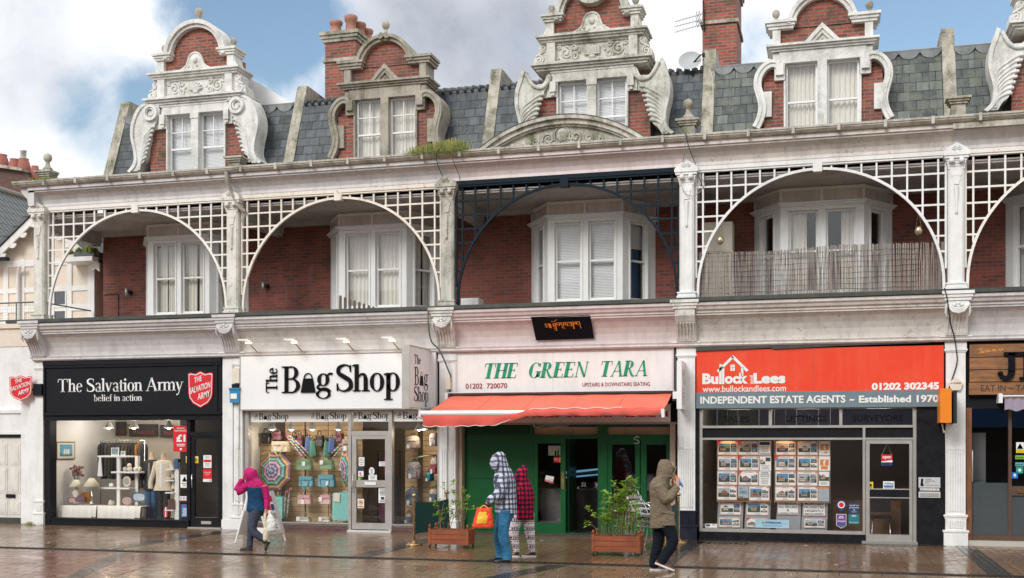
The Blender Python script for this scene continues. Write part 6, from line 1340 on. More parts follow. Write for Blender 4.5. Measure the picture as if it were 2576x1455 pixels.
# mannequins
def mannequin(lb, x, y, ms, top, flare, jeans):
 t = thing('mannequin', lb, 'mannequin', (x, y, .02), 'dressed mannequins in the charity shop')
 el = lambda z, rx, ry, ox=0: [(x+ox+rx*cos(2*pi*j/16), y+ry*sin(2*pi*j/16), z) for j in range(16)]
 b = MB(); b.loft([el(1.76, .05, .055), el(1.68, .055, .06), el(1.60, .07, .07), el(1.5, .15, .1), el(1.2, .16, .11), el(1.0, .14, .1), el(.9, .16, .11)]); b.build('torso', plain('mannequin_skin', (.55, .42, .30), .5), t)
 b = MB(); b.loft([el(1.58, .09, .085), el(1.55, .20, .10), el(1.45, .235, .125), el(1.2, .20, .13), el(1.02, .205, .14), el(.84, .22+flare, .15)], cap=False)
 for sx in (-1, 1): b.tube([(x+sx*.20, y, 1.52), (x+sx*.26, y-.01, 1.3), (x+sx*(.27+flare), y-.05, 1.05), (x+sx*(.25+flare), y-.08, .88)], [.07, .065, .055, .06], 10)
 b.build('jacket', ms[0], t)
 b = MB(); b.loft([el(1.5, .06, .13), el(1.3, .075, .145), el(1.0, .07, .15), el(.92, .06, .15)]); b.build('shirt', ms[1], t)
 b = MB()
 for sx in (-1, 1): b.tube([(x+sx*.075, y, .92), (x+sx*.08, y, .55), (x+sx*.085, y, .06)], [.095, .08, .085], 12)
 b.build('trousers', ms[2], t)
 b = MB(); b.lathe((x, y, .02), [(.001, 0), (.16, 0), (.15, .015), (.001, .02)], 16); b.tube([(x, y, .03), (x, y, .9)], .015, 8); b.build('stand', CHROME, t)
x, _ = Z1(1275, 600, 1.1); mannequin('mannequin in a dark coat, grey top and blue jeans', x+.03, 1.1, [CLOTHD, GREYC, DENIM], 0, .0, 1)
x, _ = Z1(1440, 600, .75); mannequin('mannequin in a cream knitted cape and dark trousers', x, .75, [CREAMCL, SHELFW, CLOTHD], 0, .06, 0)
# right hand display shelves with books
t = thing('book_stand', 'narrow white stand with small shelves beside the charity shop door', 'shelf', (3.1, .6, .02)); x, _ = Z1(1615, 1000, .6)
b = MB(); b.box(x-.05, x+.06, .55, .62, .02, Z1(1600, 600, .6)[1]); b.build('upright', SHELFW, t)
for z_, a in ((690, 1490), (830, 1480), (985, 1485), (1205, 1480)): xa_, zz = Z1(a, z_, .6); b = MB(); b.box(xa_, x-.05, .5, .68, zz-.015, zz+.015); b.build('shelf', SHELFW, t)
BC = [plain('brown_book', (.16, .06, .03), .6), plain('dark_book', (.04, .04, .05), .6), plain('blue_book', (.05, .12, .25), .6), RED, PAPER]
for zx, zb, n_, lb in ((1510, 1190, 5, 'brown and dark'), (1455, 1290, 3, 'red and white'), (1585, 680, 3, 'blue')):
 for k in range(n_):
  x_, z_ = Z1(zx+k*17, zb, .58); b = MB(); h_ = .20+.04*random.random(); b.box(x_, x_+.035, .52, .66, z_, z_+h_); ci = (0, 1)[k % 2] if n_ == 5 else (3, 4)[k % 2] if zx == 1455 else 2
  b2 = MB(); solo(b, 'book', BC[ci], f'{("brown book","dark book","blue book","red book","white book")[ci]} standing in the row of {lb} spines by the charity shop door', 'book', 'books by the charity shop door')
b = MB(); x_, z_ = Z1(1520, 830, .55); b.lathe((x_, .57, z_), [(.001, 0), (.06, 0), (.11, .07), (.10, .07), (.001, .02)], 14); solo(b, 'white_bowl', CERAM, 'white bowl on the narrow stand by the charity shop door', 'bowl')
# stickers on the glass
def sticker(lb, x0, x1, z0, z1, y, ms, draw=None, name='poster', grp=None, cat='poster'):
 b = MB(); b.box(x0, x1, y-.003, y, z0, z1); o = solo(b, name, ms, lb, cat, grp)
 if draw: d = MB(); draw(d, P0(y-.006), x0, z0, x1-x0, z1-z0); d.build('print', DR, o)
 return o
DR = [INK, SIGNW, RED, YELLOW, BLUE, NAVY, TEAL, ORANGE, plain('grey_print', (.35, .36, .37), .5), plain('purple_print', (.14, .05, .28), .4), plain('green_print', (.12, .42, .05), .4), plain('pink_print', (.60, .22, .30), .4)]
def lines(d, mp, x, z, w, h, n, m=0, top=.9, bot=.1, fill=.8):
 for k in range(n):
  zz = z+h*(bot+(top-bot)*(k+.5)/n); l = w*fill*random.uniform(.6, 1); quad(d, x+(w-l)/2, x+(w+l)/2, zz-h*(top-bot)/n*.22, zz+h*(top-bot)/n*.22, mp, m)
def z1r(a, c, e, f_): (xa_, zt) = Z1(a, c, .115); (xb_, zb) = Z1(e, f_, .115); return xa_, xb_, zb, zt
GY = .115
def d_sale(d, mp, x, z, w, h): text(d, 'SEASONAL', x+.24*w, z+.89*h, .52*w, .05*h, mp, 1, .02); text(d, 'CLEARANCE SALE', x+.07*w, z+.79*h, .88*w, .055*h, mp, 1, .02); text(d, '£1', x+.2*w, z+.38*h, .6*w, .29*h, mp, 1, .05); lines(d, mp, x, z, w, h, 2, 1, .32, .2); poly(d, [(x+.45*w, z+.06*h), (x+.55*w, z+.06*h), (x+.58*w, z+.14*h), (x+.42*w, z+.14*h)], mp, 1)
sticker('red seasonal clearance sale poster with a big white one pound price', *z1r(1560, 142, 1755, 468), GY, RED, d_sale)
def d_warn(d, mp, x, z, w, h): poly(d, [(x+.2*w, z+.48*h), (x+.8*w, z+.48*h), (x+.5*w, z+.88*h)], mp, 0); poly(d, [(x+.27*w, z+.51*h), (x+.73*w, z+.51*h), (x+.5*w, z+.82*h)], mp, 3); quad(d, x+.48*w, x+.52*w, z+.6*h, z+.73*h, mp, 0); text(d, 'Mind the', x+.18*w, z+.28*h, .64*w, .1*h, mp, 0, .01); text(d, 'step', x+.32*w, z+.12*h, .36*w, .1*h, mp, 0, .01)
sticker('white poster with a yellow warning triangle low in the charity shop window', *z1r(1652, 758, 1755, 924), GY, PAPER, d_warn)
def d_y(d, mp, x, z, w, h): quad(d, x, x+w, z, z+.9*h, mp, 3); poly(d, [(x+.2*w, z+.35*h), (x+.8*w, z+.35*h), (x+.5*w, z+.8*h)], mp, 0); lines(d, mp, x, z, w, h, 2, 0, .3, .1)
sticker('small yellow and white sticker at the right edge of the charity shop window', *z1r(1720, 525, 1757, 608), GY, PAPER, d_y, 'sticker', None, 'sticker')
sticker('small yellow and white sticker on the charity shop door', *z1r(1830, 527, 1886, 610), .085, PAPER, d_y, 'sticker', None, 'sticker')
def d_b(d, mp, x, z, w, h): lines(d, mp, x, z, w, h, 8, 1, .72, .08); poly(d, [(x+.4*w, z+.82*h), (x+.6*w, z+.82*h), (x+.62*w, z+.93*h), (x+.38*w, z+.93*h)], mp, 2)
sticker('blue poster with small white text at the bottom of the charity shop window', *z1r(1662, 1130, 1757, 1296), GY, BLUE, d_b)
sticker('white strip poster with red circles above the blue poster', *z1r(1640, 1030, 1752, 1092), GY, PAPER, lambda d, mp, x, z, w, h: [poly(d, arc(x+w*(.18+.32*k), z+.6*h, .12*w, .28*h, 0, 360, 10)[:-1], mp, 8) for k in range(3)]+[quad(d, x, x+w, z+.05*h, z+.2*h, mp, 2)])
sticker('white and red notice on the charity shop door', *z1r(1950, 510, 2052, 672), .085, PAPER, lambda d, mp, x, z, w, h: [quad(d, x+.05*w, x+.95*w, z+.45*h, z+.65*h, mp, 2), lines(d, mp, x, z, w, h, 3, 8, .95, .7), lines(d, mp, x, z, w, h, 3, 8, .4, .1)])
sticker('red notice with white text below another on the charity shop door', *z1r(1946, 684, 2055, 848), .085, RED, lambda d, mp, x, z, w, h: [text(d, 'VOLUNTEER', x+.1*w, z+.68*h, .8*w, .1*h, mp, 1, .0), text(d, 'TODAY', x+.25*w, z+.54*h, .5*w, .1*h, mp, 1, 0), quad(d, x, x+w, z, z+.22*h, mp, 1), quad(d, x+.75*w, x+.9*w, z+.06*h, z+.16*h, mp, 2)])
t = thing('counter_jacket', 'brown jacket hanging inside the charity shop door', 'jacket', (4.4, 1.4, .8)); b = MB(); b.loft([[(4.42+w*cos(a), 1.35+.4*w*sin(a), z_) for a in [2*pi*j/12 for j in range(12)]] for z_, w in ((1.42, .06), (1.36, .22), (1.2, .27), (.75, .29))]); b.build('jacket', plain('tan_jacket', (.22, .16, .10), .8, .3), t); b = MB(); b.tube([(4.42, 1.35, 1.42), (4.42, 1.35, 1.6)], .01, 5); b.build('hanger', CHROME, t)

# ------------------------------------------------------------------ the bag shop window
for zx, lb in ((320, 'leftmost of four lit pendant lamps in the big bag shop window'), (540, 'second of four lit pendant lamps in the big bag shop window'), (785, 'third of four lit pendant lamps in the big bag shop window'), (1088, 'rightmost of four lit pendant lamps in the big bag shop window')):
 x, z = Z2(zx, 233, .45); pendant(lb, x, .45, z, 2.75, 'pendant lamps in the big bag shop window', 3.6, 1.0)
for zx, zz, lb in ((2025, 236, 'left of two lit pendant lamps in the narrow bag shop window'), (2085, 226, 'right of two lit pendant lamps in the narrow bag shop window')):
 x, z = Z2(zx, zz, .6); pendant(lb, x, .6, z, 2.75, 'pendant lamps in the narrow bag shop window', 3, 1.0)
lamp_light(8.4, 1.6, 2.6, 8, (1, .9, .75), .3)
LEATH = {k: plain(k+'_leather', c, .45, .12, bump=.1) for k, c in dict(cream=(.62, .52, .38), green=(.16, .26, .13), blue=(.13, .33, .40), pink=(.58, .33, .33), stone=(.55, .49, .40), taupe=(.30, .24, .19)).items()}
TAGM = PAPER
def handbag(lb, a, c, e, f_, y, col, handle, tagp=None, trim=None):
 xa_, z1_ = Z2(a, c, y); xb_, z0_ = Z2(e, f_, y); w, h = xb_-xa_, z1_-z0_; cx_ = (xa_+xb_)/2
 t = thing('handbag', lb, 'handbag', (cx_, y, z0_), 'handbags in the bag shop window')
 b = MB(); n_ = 6; rr = lambda k, d: [(cx_-w/2*k, y-d), (cx_+w/2*k, y-d), (cx_+w/2*k, y+d), (cx_-w/2*k, y+d)]
 rings = []
 for zt, k, d in ((0, .97, .09), (.04, 1.0, .10), (.5, .97, .08), (.92, .90, .05), (1, .88, .035)):
  r = rr(k, d); pts = []
  for q in range(4):
   p, q2 = r[q], r[(q+1) % 4]; pts += [(p[0]*.9+q2[0]*.1, p[1]*.9+q2[1]*.1, z0_+h*zt), (p[0]*.1+q2[0]*.9, p[1]*.1+q2[1]*.9, z0_+h*zt)]
  rings.append(pts)
 b.loft(rings, smooth=False); b.build('body', LEATH[col], t)
 b = MB(); b.box(cx_-w*.45, cx_+w*.45, y-.094, y-.03, z0_+h*.62, z0_+h*1.01); b.build('flap', LEATH[col], t)
 b = MB(); b.tube(catmull([(cx_-w*.25, y-.04, z0_+h*.9), (cx_-w*.2, y-.05, z0_+h*(1+handle*.8)), (cx_, y-.05, z0_+h*(1+handle)), (cx_+w*.2, y-.05, z0_+h*(1+handle*.8)), (cx_+w*.25, y-.04, z0_+h*.9)], 5) if handle > 0 else catmull([(cx_-w*.35, y-.1, z0_+h*.6), (cx_-w*.25, y-.12, z0_+h*.1), (cx_, y-.12, z0_+h*handle), (cx_+w*.2, y-.12, z0_+h*.2), (cx_+w*.22, y-.1, z0_+h*.6)], 5), .012, 6); b.build('handle', LEATH[trim or col], t)
 b = MB(); b.box(cx_-.015, cx_+.015, y-.1, y-.094, z0_+h*.6, z0_+h*.68); b.build('clasp', BRASS, t)
 if tagp: b = MB(); q = cx_+w*tagp[0]; b.box(q-.04, q+.04, y-.112, y-.106, z0_+h*tagp[1], z0_+h*tagp[1]+.10); b.build('price_tag', TAGM, t)
HY = .62
LEATH['black'] = plain('black_leather_bag', (.02, .018, .022), .4, .3); LEATH['plum'] = plain('plum_leather', (.10, .03, .05), .45, .2)
for k, (a, c, e, f_) in enumerate(((205, 270, 300, 390), (330, 255, 440, 350), (540, 300, 630, 400), (610, 300, 680, 430), (835, 300, 915, 430), (1070, 270, 1140, 370))): handbag('dark handbag in the dim row hanging behind the umbrellas', a, c, e, f_, .80, ('black', 'plum')[k % 2], .4)
for a in (('large cream handbag with a looping strap, top left of the bag shop display', 322, 368, 510, 490, HY, 'cream', -.35, (-.25, .1)), ('slouchy green handbag with a quilted side, left green one', 612, 582, 783, 700, HY, 'green', .02, (.05, .4)), ('boxy green handbag with a pale tag, right green one', 882, 590, 1035, 692, HY, 'green', .02, (-.3, .55)),
  ('blue handbag with a strap drooping beneath, left blue one', 640, 772, 803, 893, HY, 'blue', -.2, None), ('rounded blue handbag with a curled handle, right blue one', 862, 755, 1050, 896, HY, 'blue', -.05, (.15, .1)), ('pale pink tote bag with a tall dark handle', 625, 990, 780, 1098, HY, 'pink', .6, (-.05, .02), 'taupe'),
  ('dusty pink folded clutch bag partly behind the big turquoise suitcase', 888, 990, 1012, 1098, HY, 'pink', .02, (-.4, .3)), ('cream handbag with a tall brown handle on the window floor', 610, 1245, 765, 1300, HY, 'stone', 1.3, (-.3, .1), 'taupe'), ('cream clutch bag lying beside the big turquoise suitcase', 872, 1250, 1005, 1302, HY, 'stone', .03, (-.3, .1)), ('taupe and cream bag at the top right beside the bag shop door', 1145, 345, 1228, 490, HY, 'taupe', .1, (0, .1))): handbag(*a)
SC_ = [plain(n, c, .6, .05) for n, c in (('u_teal', (.08, .42, .36)), ('u_dark', (.03, .03, .05)), ('u_lilac', (.32, .24, .46)), ('u_dusk', (.10, .08, .11)), ('u_pink', (.58, .32, .38)), ('u_grey', (.16, .12, .14)), ('u_mint', (.10, .48, .40)), ('u_brown', (.14, .09, .09)), ('u_ochre', (.58, .34, .09)), ('u_plum', (.24, .12, .18)))]
def open_umbrella(lb, c, r, ax, squash=1.0):
 """open umbrella seen along direction ax (outward unit vector)"""
 t = thing('open_umbrella', lb, 'umbrella', c, 'open striped umbrellas'); a_ = ax; l = sqrt(sum(q*q for q in a_)); a_ = [q/l for q in a_]
 u = [a_[1], -a_[0], 0]; l = sqrt(u[0]**2+u[1]**2); u = [q/l for q in u]; v = [u[1]*a_[2]-u[2]*a_[1], u[2]*a_[0]-u[0]*a_[2], u[0]*a_[1]-u[1]*a_[0]]
 P = lambda rr, th, d: tuple(c[q]+u[q]*rr*cos(th)+v[q]*rr*sin(th)+a_[q]*d for q in range(3))
 b = MB(); K = 10; n = 8
 for k in range(K):
  r0, r1 = r*k/K, r*(k+1)/K; d0, d1 = .30*r*(1-(k/K)**2), .30*r*(1-((k+1)/K)**2)
  for j in range(n):
   t0, t1 = 2*pi*(j+.5)/n, 2*pi*(j+1.5)/n; tm = (t0+t1)/2; s_ = .97
   b.add([P(r0, t0, d0), P(r1, t0, d1), P(r1*cos(pi/n)*s_, tm, d1*.97), P(r1, t1, d1), P(r0, t1, d0), P(r0*cos(pi/n)*s_, tm, d0*.97)], [(0, 1, 2, 5), (5, 2, 3, 4)], k)
 b.build('canopy', SC_, t)
 b = MB(); b.tube([P(0, 0, .30*r-.4), P(0, 0, .30*r+.07)], .010, 6); b.build('shaft', PAPER, t)
 b = MB()
 for j in range(n): th = 2*pi*(j+.5)/n; b.tube([P(r*q/5, th, .305*r*(1-(q/5)**2)+.003) for q in range(6)], .003, 4)
 b.build('ribs', PAPER, t)
x, z = Z2(345, 715, .60); open_umbrella('open striped umbrella facing out, left side of the bag shop window', (x, .60, z), .47, (-.12, -1, .12))
x, z = Z2(1160, 690, .62); open_umbrella('open striped umbrella turned sideways beside the bag shop door', (x+.06, .60, z), .44, (-.8, -.7, -.1))
def folded(lb, zx, zt, zb, y, m, grp):
 x, z1_ = Z2(zx, zt, y); _, z0_ = Z2(zx, zb, y); t = thing('folded_umbrella', lb, 'umbrella', (x, y, z0_), grp); h = z1_-z0_
 b = MB(); n_ = 14; b.loft([[(x+r_*(1+.18*(j % 2))*cos(2*pi*j/n_), y+r_*(1+.18*(j % 2))*sin(2*pi*j/n_), z0_+h*q) for j in range(n_)] for q, r_ in ((0, .055), (.15, .06), (.8, .035), (.92, .015))], smooth=False); b.build('canopy', m, t)
 b = MB(); b.tube([(x, y, z0_+h*.9), (x, y, z1_), (x+.02, y, z1_+.03)], .008, 6); b.build('handle', BLACKP, t)
UG = plain('umbrella_green', (.07, .20, .13), .6, .15); UB = plain('umbrella_blue', (.06, .11, .30), .6, .15)
for k, (a, zt, zb, m, lb) in enumerate(((725, 290, 495, UB, 'folded blue umbrella, left one of the left bunch in the bag shop'), (750, 300, 500, UB, 'folded blue umbrella beside the green ones of the left bunch'), (778, 330, 548, UG, 'folded green umbrella in the left hanging bunch'), (800, 350, 540, UG, 'folded green umbrella at the right of the left bunch'), (940, 335, 555, UG, 'folded green umbrella at the left of the right bunch'), (962, 350, 550, UG, 'folded green umbrella in the right hanging bunch'), (995, 300, 500, UB, 'folded blue umbrella in the right hanging bunch'), (1018, 300, 495, UB, 'folded blue umbrella at the right of the right bunch'))): folded(lb, a, zt, zb, .78+.02*(k % 2), m, 'folded umbrellas hanging in the bag shop')
def stripe_mat():
 s = NT('umbrella_stripes'); x, y, z = s.xyz(s.obj()); q = s.math('FRACT', s.math('MULTIPLY', z, 8.0)); cr = s.node('ShaderNodeValToRGB', {0: q}); cr.color_ramp.interpolation = 'CONSTANT'
 e = cr.color_ramp.elements; e[0].color = (.08, .42, .36, 1); e[1].position = .2; e[1].color = (.58, .34, .09, 1)
 for p_, c_ in ((.4, (.05, .04, .06, 1)), (.6, (.58, .32, .38, 1)), (.8, (.32, .24, .46, 1))): e.new(p_).color = c_
 return s.fin(cr.outputs[0], .6)
STRP = stripe_mat()
def long_umb(lb, p0, p1, y, r=.022, hook=False, grp='long striped umbrellas'):
 (xa_, za__), (xb_, zb_) = Z2(*p0, y), Z2(*p1, y); t = thing('long_umbrella', lb, 'umbrella', ((xa_+xb_)/2, y, min(za__, zb_)), grp)
 b = MB(); b.tube([(xa_, y, za__), (xa_+(xb_-xa_)*.1, y, za__+(zb_-za__)*.1), (xa_+(xb_-xa_)*.85, y, za__+(zb_-za__)*.85), (xb_, y, zb_)], [r*.6, r, r*.9, r*.3], 8); b.build('canopy', STRP, t)
 b = MB(); dx, dz = (xa_-xb_), (za__-zb_); l = sqrt(dx*dx+dz*dz); dx, dz = dx/l, dz/l
 pts = [(xa_, y, za__), (xa_+dx*.1, y, za__+dz*.1)]
 if hook: pts += [(xa_+dx*.14+.03, y, za__+dz*.14), (xa_+dx*.10+.05, y, za__+dz*.1)]
 b.tube(pts, .012, 6); b.build('handle', plain('pink_handle', (.5, .2, .27), .4), t)
for a in (('long striped umbrella, top of the left slanting trio in the bag shop', (505, 275), (735, 505), .72), ('long striped umbrella, middle of the left slanting trio in the bag shop', (505, 300), (715, 545), .70), ('long striped umbrella, lowest of the left slanting trio in the bag shop', (505, 335), (690, 578), .68), ('long striped umbrella, upper of the right slanting pair', (1145, 380), (1000, 515), .72), ('long striped umbrella, lower of the right slanting pair', (1145, 425), (1005, 575), .70),
  ('upright striped umbrella with hooked pink handle, left of two by the small suitcase', (470, 1010), (455, 1235), .55, .024, True), ('upright striped umbrella with hooked pink handle, right of two by the small suitcase', (515, 980), (492, 1245), .55, .024, True), ('long striped umbrella hung across the narrow bag shop window', (2240, 515), (2000, 555), .9)): long_umb(*a)
TURQ = plain('turquoise_shell', (.22, .55, .50), .35, .06)
def suitcase(lb, a, c, e, f_, y, pull):
 xa_, z1_ = Z2(a, c, y); xb_, z0_ = Z2(e, f_, y); t = thing('suitcase', lb, 'suitcase', ((xa_+xb_)/2, y, z0_), 'turquoise suitcases')
 b = MB(); rr = .05; pts = [(xa_+rr, z0_+.03), (xb_-rr, z0_+.03)]+arc(xb_-rr, z0_+.03+rr, rr, rr, -90, 0, 4)+arc(xb_-rr, z1_-rr, rr, rr, 0, 90, 4)+arc(xa_+rr, z1_-rr, rr, rr, 90, 180, 4)+arc(xa_+rr, z0_+.03+rr, rr, rr, 180, 270, 4)
 b.prism(pts, 'y', y, y+.24); b.build('shell', TURQ, t)
 b = MB(); nx_, nz_ = max(4, int((xb_-xa_)/.05)), max(6, int((z1_-z0_)/.05))
 for i in range(nx_-1):
  for j in range(nz_-1):
   px, pz = xa_+.04+(xb_-xa_-.08)*(i+.5*(j % 2)+.25)/(nx_-1), z0_+.06+(z1_-z0_-.10)*(j+.5)/(nz_-1); b.add([(px-.018, y-.002, pz), (px, y-.002, pz-.018), (px+.018, y-.002, pz), (px, y-.002, pz+.018), (px, y-.012, pz)], [(0, 1, 4), (1, 2, 4), (2, 3, 4), (3, 0, 4)])
 b.build('studs', TURQ, t)
 b = MB(); b.tube([(xa_+.15, y+.15, z1_), (xa_+.15, y+.15, z1_+pull), (xa_+.3, y+.15, z1_+pull), (xa_+.3, y+.15, z1_)], .01, 6); b.build('pull_handle', ALU, t)
 for wx in (xa_+.06, xb_-.06): b = MB(); b.ball((wx, y+.08, z0_+.02), .022, 8); b.build('wheel', BLACKP, t)
suitcase('big turquoise suitcase with a paper label beside the bag shop door', 1018, 965, 1236, 1305, .42, .02); suitcase('smaller turquoise suitcase behind the pink jacketed woman', 215, 1010, 432, 1292, .5, .22)
x, z = Z2(1065, 1015, .40); b = MB(); b.prism([(x-.07, z-.09), (x+.08, z-.12), (x+.09, z+.08), (x-.06, z+.09)], 'y', .385, .39); solo(b, 'paper_label', CREAM, 'torn cream paper label on the big turquoise suitcase', 'label')
FLOR = [plain('floral_%d' % k, c, .7, .9, scale=22, fine=45) for k, c in enumerate(((.32, .25, .22), (.28, .26, .27), (.30, .06, .08), (.10, .14, .20), (.12, .16, .20), (.42, .34, .28)))]
def backpack(lb, a, c, e, f_, y, m, m2):
 xa_, z1_ = Z2(a, c, y); xb_, z0_ = Z2(e, f_, y); w, h = xb_-xa_, z1_-z0_; cx_ = (xa_+xb_)/2; t = thing('backpack', lb, 'backpack', (cx_, y, z0_), 'backpacks in the narrow bag shop window')
 rg = lambda z, k, d: [(cx_+k*w/2*math.copysign(abs(cos(q))**.6, cos(q)), y+d*math.copysign(abs(sin(q))**.6, sin(q)), z0_+h*z) for q in [2*pi*j/16 for j in range(16)]]
 b = MB(); b.loft([rg(0, .9, .10), rg(.08, 1, .12), rg(.55, .95, .12), rg(.85, .75, .1), rg(.95, .55, .07)]); b.build('body', m, t)
 b = MB(); b.loft([rg(.60, .90, .14), rg(.70, .92, .14), rg(.90, .75, .11), rg(1, .5, .07)]); b.build('flap', m2, t)
 b = MB(); b.box(cx_-w*.3, cx_+w*.3, y-.17, y-.1, z0_+h*.08, z0_+h*.42); b.build('pocket', m, t)
 b = MB(); b.box(cx_-w*.25, cx_-w*.05, y-.18, y-.175, z0_+h*.02, z0_+h*.30); b.build('price_tag', TAGM, t)
 b = MB(); b.tube(catmull([(cx_-.04, y, z1_-.02), (cx_-.03, y, z1_+.05), (cx_+.03, y, z1_+.05), (cx_+.04, y, z1_-.02)], 4), .01, 5); b.build('loop', BLACKP, t)
for a in (('brown floral backpack at the top left of the narrow bag shop window', 1870, 300, 2040, 452, .85, FLOR[0], FLOR[5]), ('grey floral backpack at the top right near the fluted pillar', 2150, 270, 2262, 420, .85, FLOR[1], FLOR[1]), ('grey patterned backpack in the middle row of the narrow bag shop window', 1892, 605, 2052, 800, .85, FLOR[1], FLOR[1]), ('red floral backpack with a cream flap beside the fluted pillar', 2165, 560, 2262, 745, .80, FLOR[2], FLOR[5]), ('small teal backpack hanging under the red floral one', 2115, 720, 2195, 830, .92, TEAL, TEAL), ('navy topped grey backpack in the lower left of the narrow bag shop window', 1872, 920, 2028, 1108, .85, FLOR[4], FLOR[3]), ('cream flapped navy backpack in the lower right beside the planter leaves', 2148, 920, 2262, 1060, .82, FLOR[3], FLOR[5]), ('small backpack on the floor of the narrow bag shop window', 1868, 1200, 1960, 1312, .8, FLOR[3], FLOR[5])): backpack(*a)
# notices on the bag shop door
def z2r(a, c, e, f_): (xa_, zt) = Z2(a, c, .095); (xb_, zb) = Z2(e, f_, .095); return xa_, xb_, zb, zt
ln = lambda n, m=8: (lambda d, mp, x, z, w, h: lines(d, mp, x, z, w, h, n, m))
DGY = .095
sticker('plain white notice at the top left of the bag shop door', *z2r(1325, 552, 1390, 655), DGY, PAPER, ln(4)); sticker('white notice at the upper right of the bag shop door', *z2r(1560, 602, 1656, 656), DGY, PAPER, ln(3)); sticker('white notice under the round sticker on the bag shop door', *z2r(1438, 757, 1536, 818), DGY, PAPER, ln(3))
sticker('navy and white shop watch sticker on the bag shop door', *z2r(1318, 670, 1380, 780), DGY, PAPER, lambda d, mp, x, z, w, h: [quad(d, x, x+w, z+.62*h, z+h, mp, 5), text(d, 'SHOP', x+.1*w, z+.78*h, .7*w, .14*h, mp, 1, .02), poly(d, arc(x+.4*w, z+.38*h, .18*w, .1*h, 0, 360, 12)[:-1], mp, 2), lines(d, mp, x, z, w, h, 2, 5, .25, .05)])
sticker('tiny green sticker low on the bag shop door glass', *z2r(1316, 788, 1344, 816), DGY, plain('lime_print', (.25, .55, .06), .5), None, 'sticker', None, 'sticker')
b = MB(); xa_, z1_ = Z2(1443, 715, DGY); xb_, _ = Z2(1508, 715, DGY); b.prism(arc((xa_+xb_)/2, z1_, (xb_-xa_)/2, .09, 0, 360, 20)[:-1], 'y', DGY-.003, DGY); o = solo(b, 'sticker', PAPER, 'round white sticker with blue print on the bag shop door', 'sticker'); d = MB(); lines(d, P0(DGY-.006), xa_+.02, z1_-.07, xb_-xa_-.04, .14, 4, 4); d.build('print', DR, o)
sticker('tall white notice with a dark jar picture on the lower bag shop door', *z2r(1555, 915, 1650, 1084), DGY, PAPER, lambda d, mp, x, z, w, h: [quad(d, x+.3*w, x+.7*w, z+.22*h, z+.42*h, mp, 5), lines(d, mp, x, z, w, h, 5, 0, .95, .5), lines(d, mp, x, z, w, h, 2, 0, .18, .04)])
sticker('cream no dogs notice low on the bag shop door', *z2r(1312, 1036, 1386, 1145), DGY, PAPER, lambda d, mp, x, z, w, h: [d.add(*(lambda r: ([mp(*p) for p in r[0]], r[1]))(ell(x+.5*w, z+.62*h, .38*w, .26*h, T=.02, t=.02)), 7), d.add(*(lambda r: ([mp(*p) for p in r[0]], r[1]))(bar(x+.25*w, z+.8*h, x+.75*w, z+.44*h, .015)), 7), quad(d, x+.1*w, x+.9*w, z+.08*h, z+.26*h, mp, 7), poly(d, [(x+.35*w, z+.55*h), (x+.6*w, z+.55*h), (x+.66*w, z+.72*h), (x+.4*w, z+.68*h)], mp, 0)])
t = thing('garment_stand', 'rack of plum and checked scarves standing inside the bag shop door', 'rack', (8.6, 1.2, .02))
for x, z0_, z1_, m in ((8.40, .2, 1.05, plain('plum_scarf', (.16, .03, .08), .8, .3)), (8.52, .15, 1.0, plain('check_scarf', (.16, .12, .15), .8, .8, scale=30)), (8.5, 1.25, 1.75, plain('plum_cloth', (.20, .03, .09), .8, .3)), (8.66, .3, 1.2, CLOTHD)):
 b = MB(); b.loft([[(x+w*cos(q), 1.2+.5*w*sin(q), z) for q in [2*pi*j/10 for j in range(10)]] for z, w in ((z1_, .04), (z1_-.05, .1), (z0_, .12))]); b.build('scarf', m, t)
b = MB(); b.tube([(8.25, 1.2, .02), (8.25, 1.2, 1.8), (8.8, 1.2, 1.8), (8.8, 1.2, .02)], .015, 6); b.build('frame', BLACKP, t)

# ------------------------------------------------------------------ inside the restaurant
COUNT = plain('counter_dark', (.03, .028, .027), .3, .2)
t = thing('display_counter', 'curved glass food counter with a blue lit strip seen through the restaurant doorway', 'counter', (13.2, 1.9, .02))
b = MB(); b.box(12.0, 14.6, 1.7, 2.4, .02, .92); b.build('base', COUNT, t); b = MB(); b.box(11.98, 14.62, 1.66, 2.44, .92, .96); b.build('worktop', plain('counter_top', (.10, .10, .10), .2, .2), t)
b = MB(); b.prism([(1.75, .96), (1.72, 1.1), (1.85, 1.35), (2.1, 1.42), (2.1, 1.40), (1.87, 1.33), (1.74, 1.1), (1.77, .96)], 'x', 12.0, 13.5); b.build('curved_glass', SHOPGLASS, t)
b = MB(); b.prism([(12.5, 1.27), (13.4, 1.38), (13.4, 1.42), (12.5, 1.33)], 'y', 1.80, 1.83); b.prism([(12.5, 1.17), (13.45, 1.27), (13.45, 1.30), (12.5, 1.21)], 'y', 1.78, 1.8); b.build('blue_light_strip', glow('cool_strip', (.12, .40, .62), .35), t)
t = thing('serving_hatch', 'pale curved counter end seen through the right restaurant window', 'counter', (14.5, 1.6, .02)); b = MB(); b.box(14.05, 14.75, 1.4, 1.9, .02, .95); b.build('base', COUNT, t); b = MB(); b.prism([(1.4, .95), (1.35, 1.1), (1.5, 1.28), (1.9, 1.3), (1.9, .95)], 'x', 14.05, 14.7); b.build('hood', plain('hood_grey', (.28, .30, .31), .4, .2), t)
b = MB(); b.box(12.3, 12.75, .75, 1.15, .02, .98); solo(b, 'menu_counter', plain('steel_grey', (.07, .07, .07), .4, .15), 'grey cabinet just behind the glass of the restaurant door', 'cabinet')
lamp_light(13.3, 2.6, 2.5, 5, (1, .75, .45), .1)
ZTr = lambda a, c, e, f_, y: (lambda p, q: (p[0], q[0], q[1], p[1]))(ZT(a, c, y), ZT(e, f_, y))
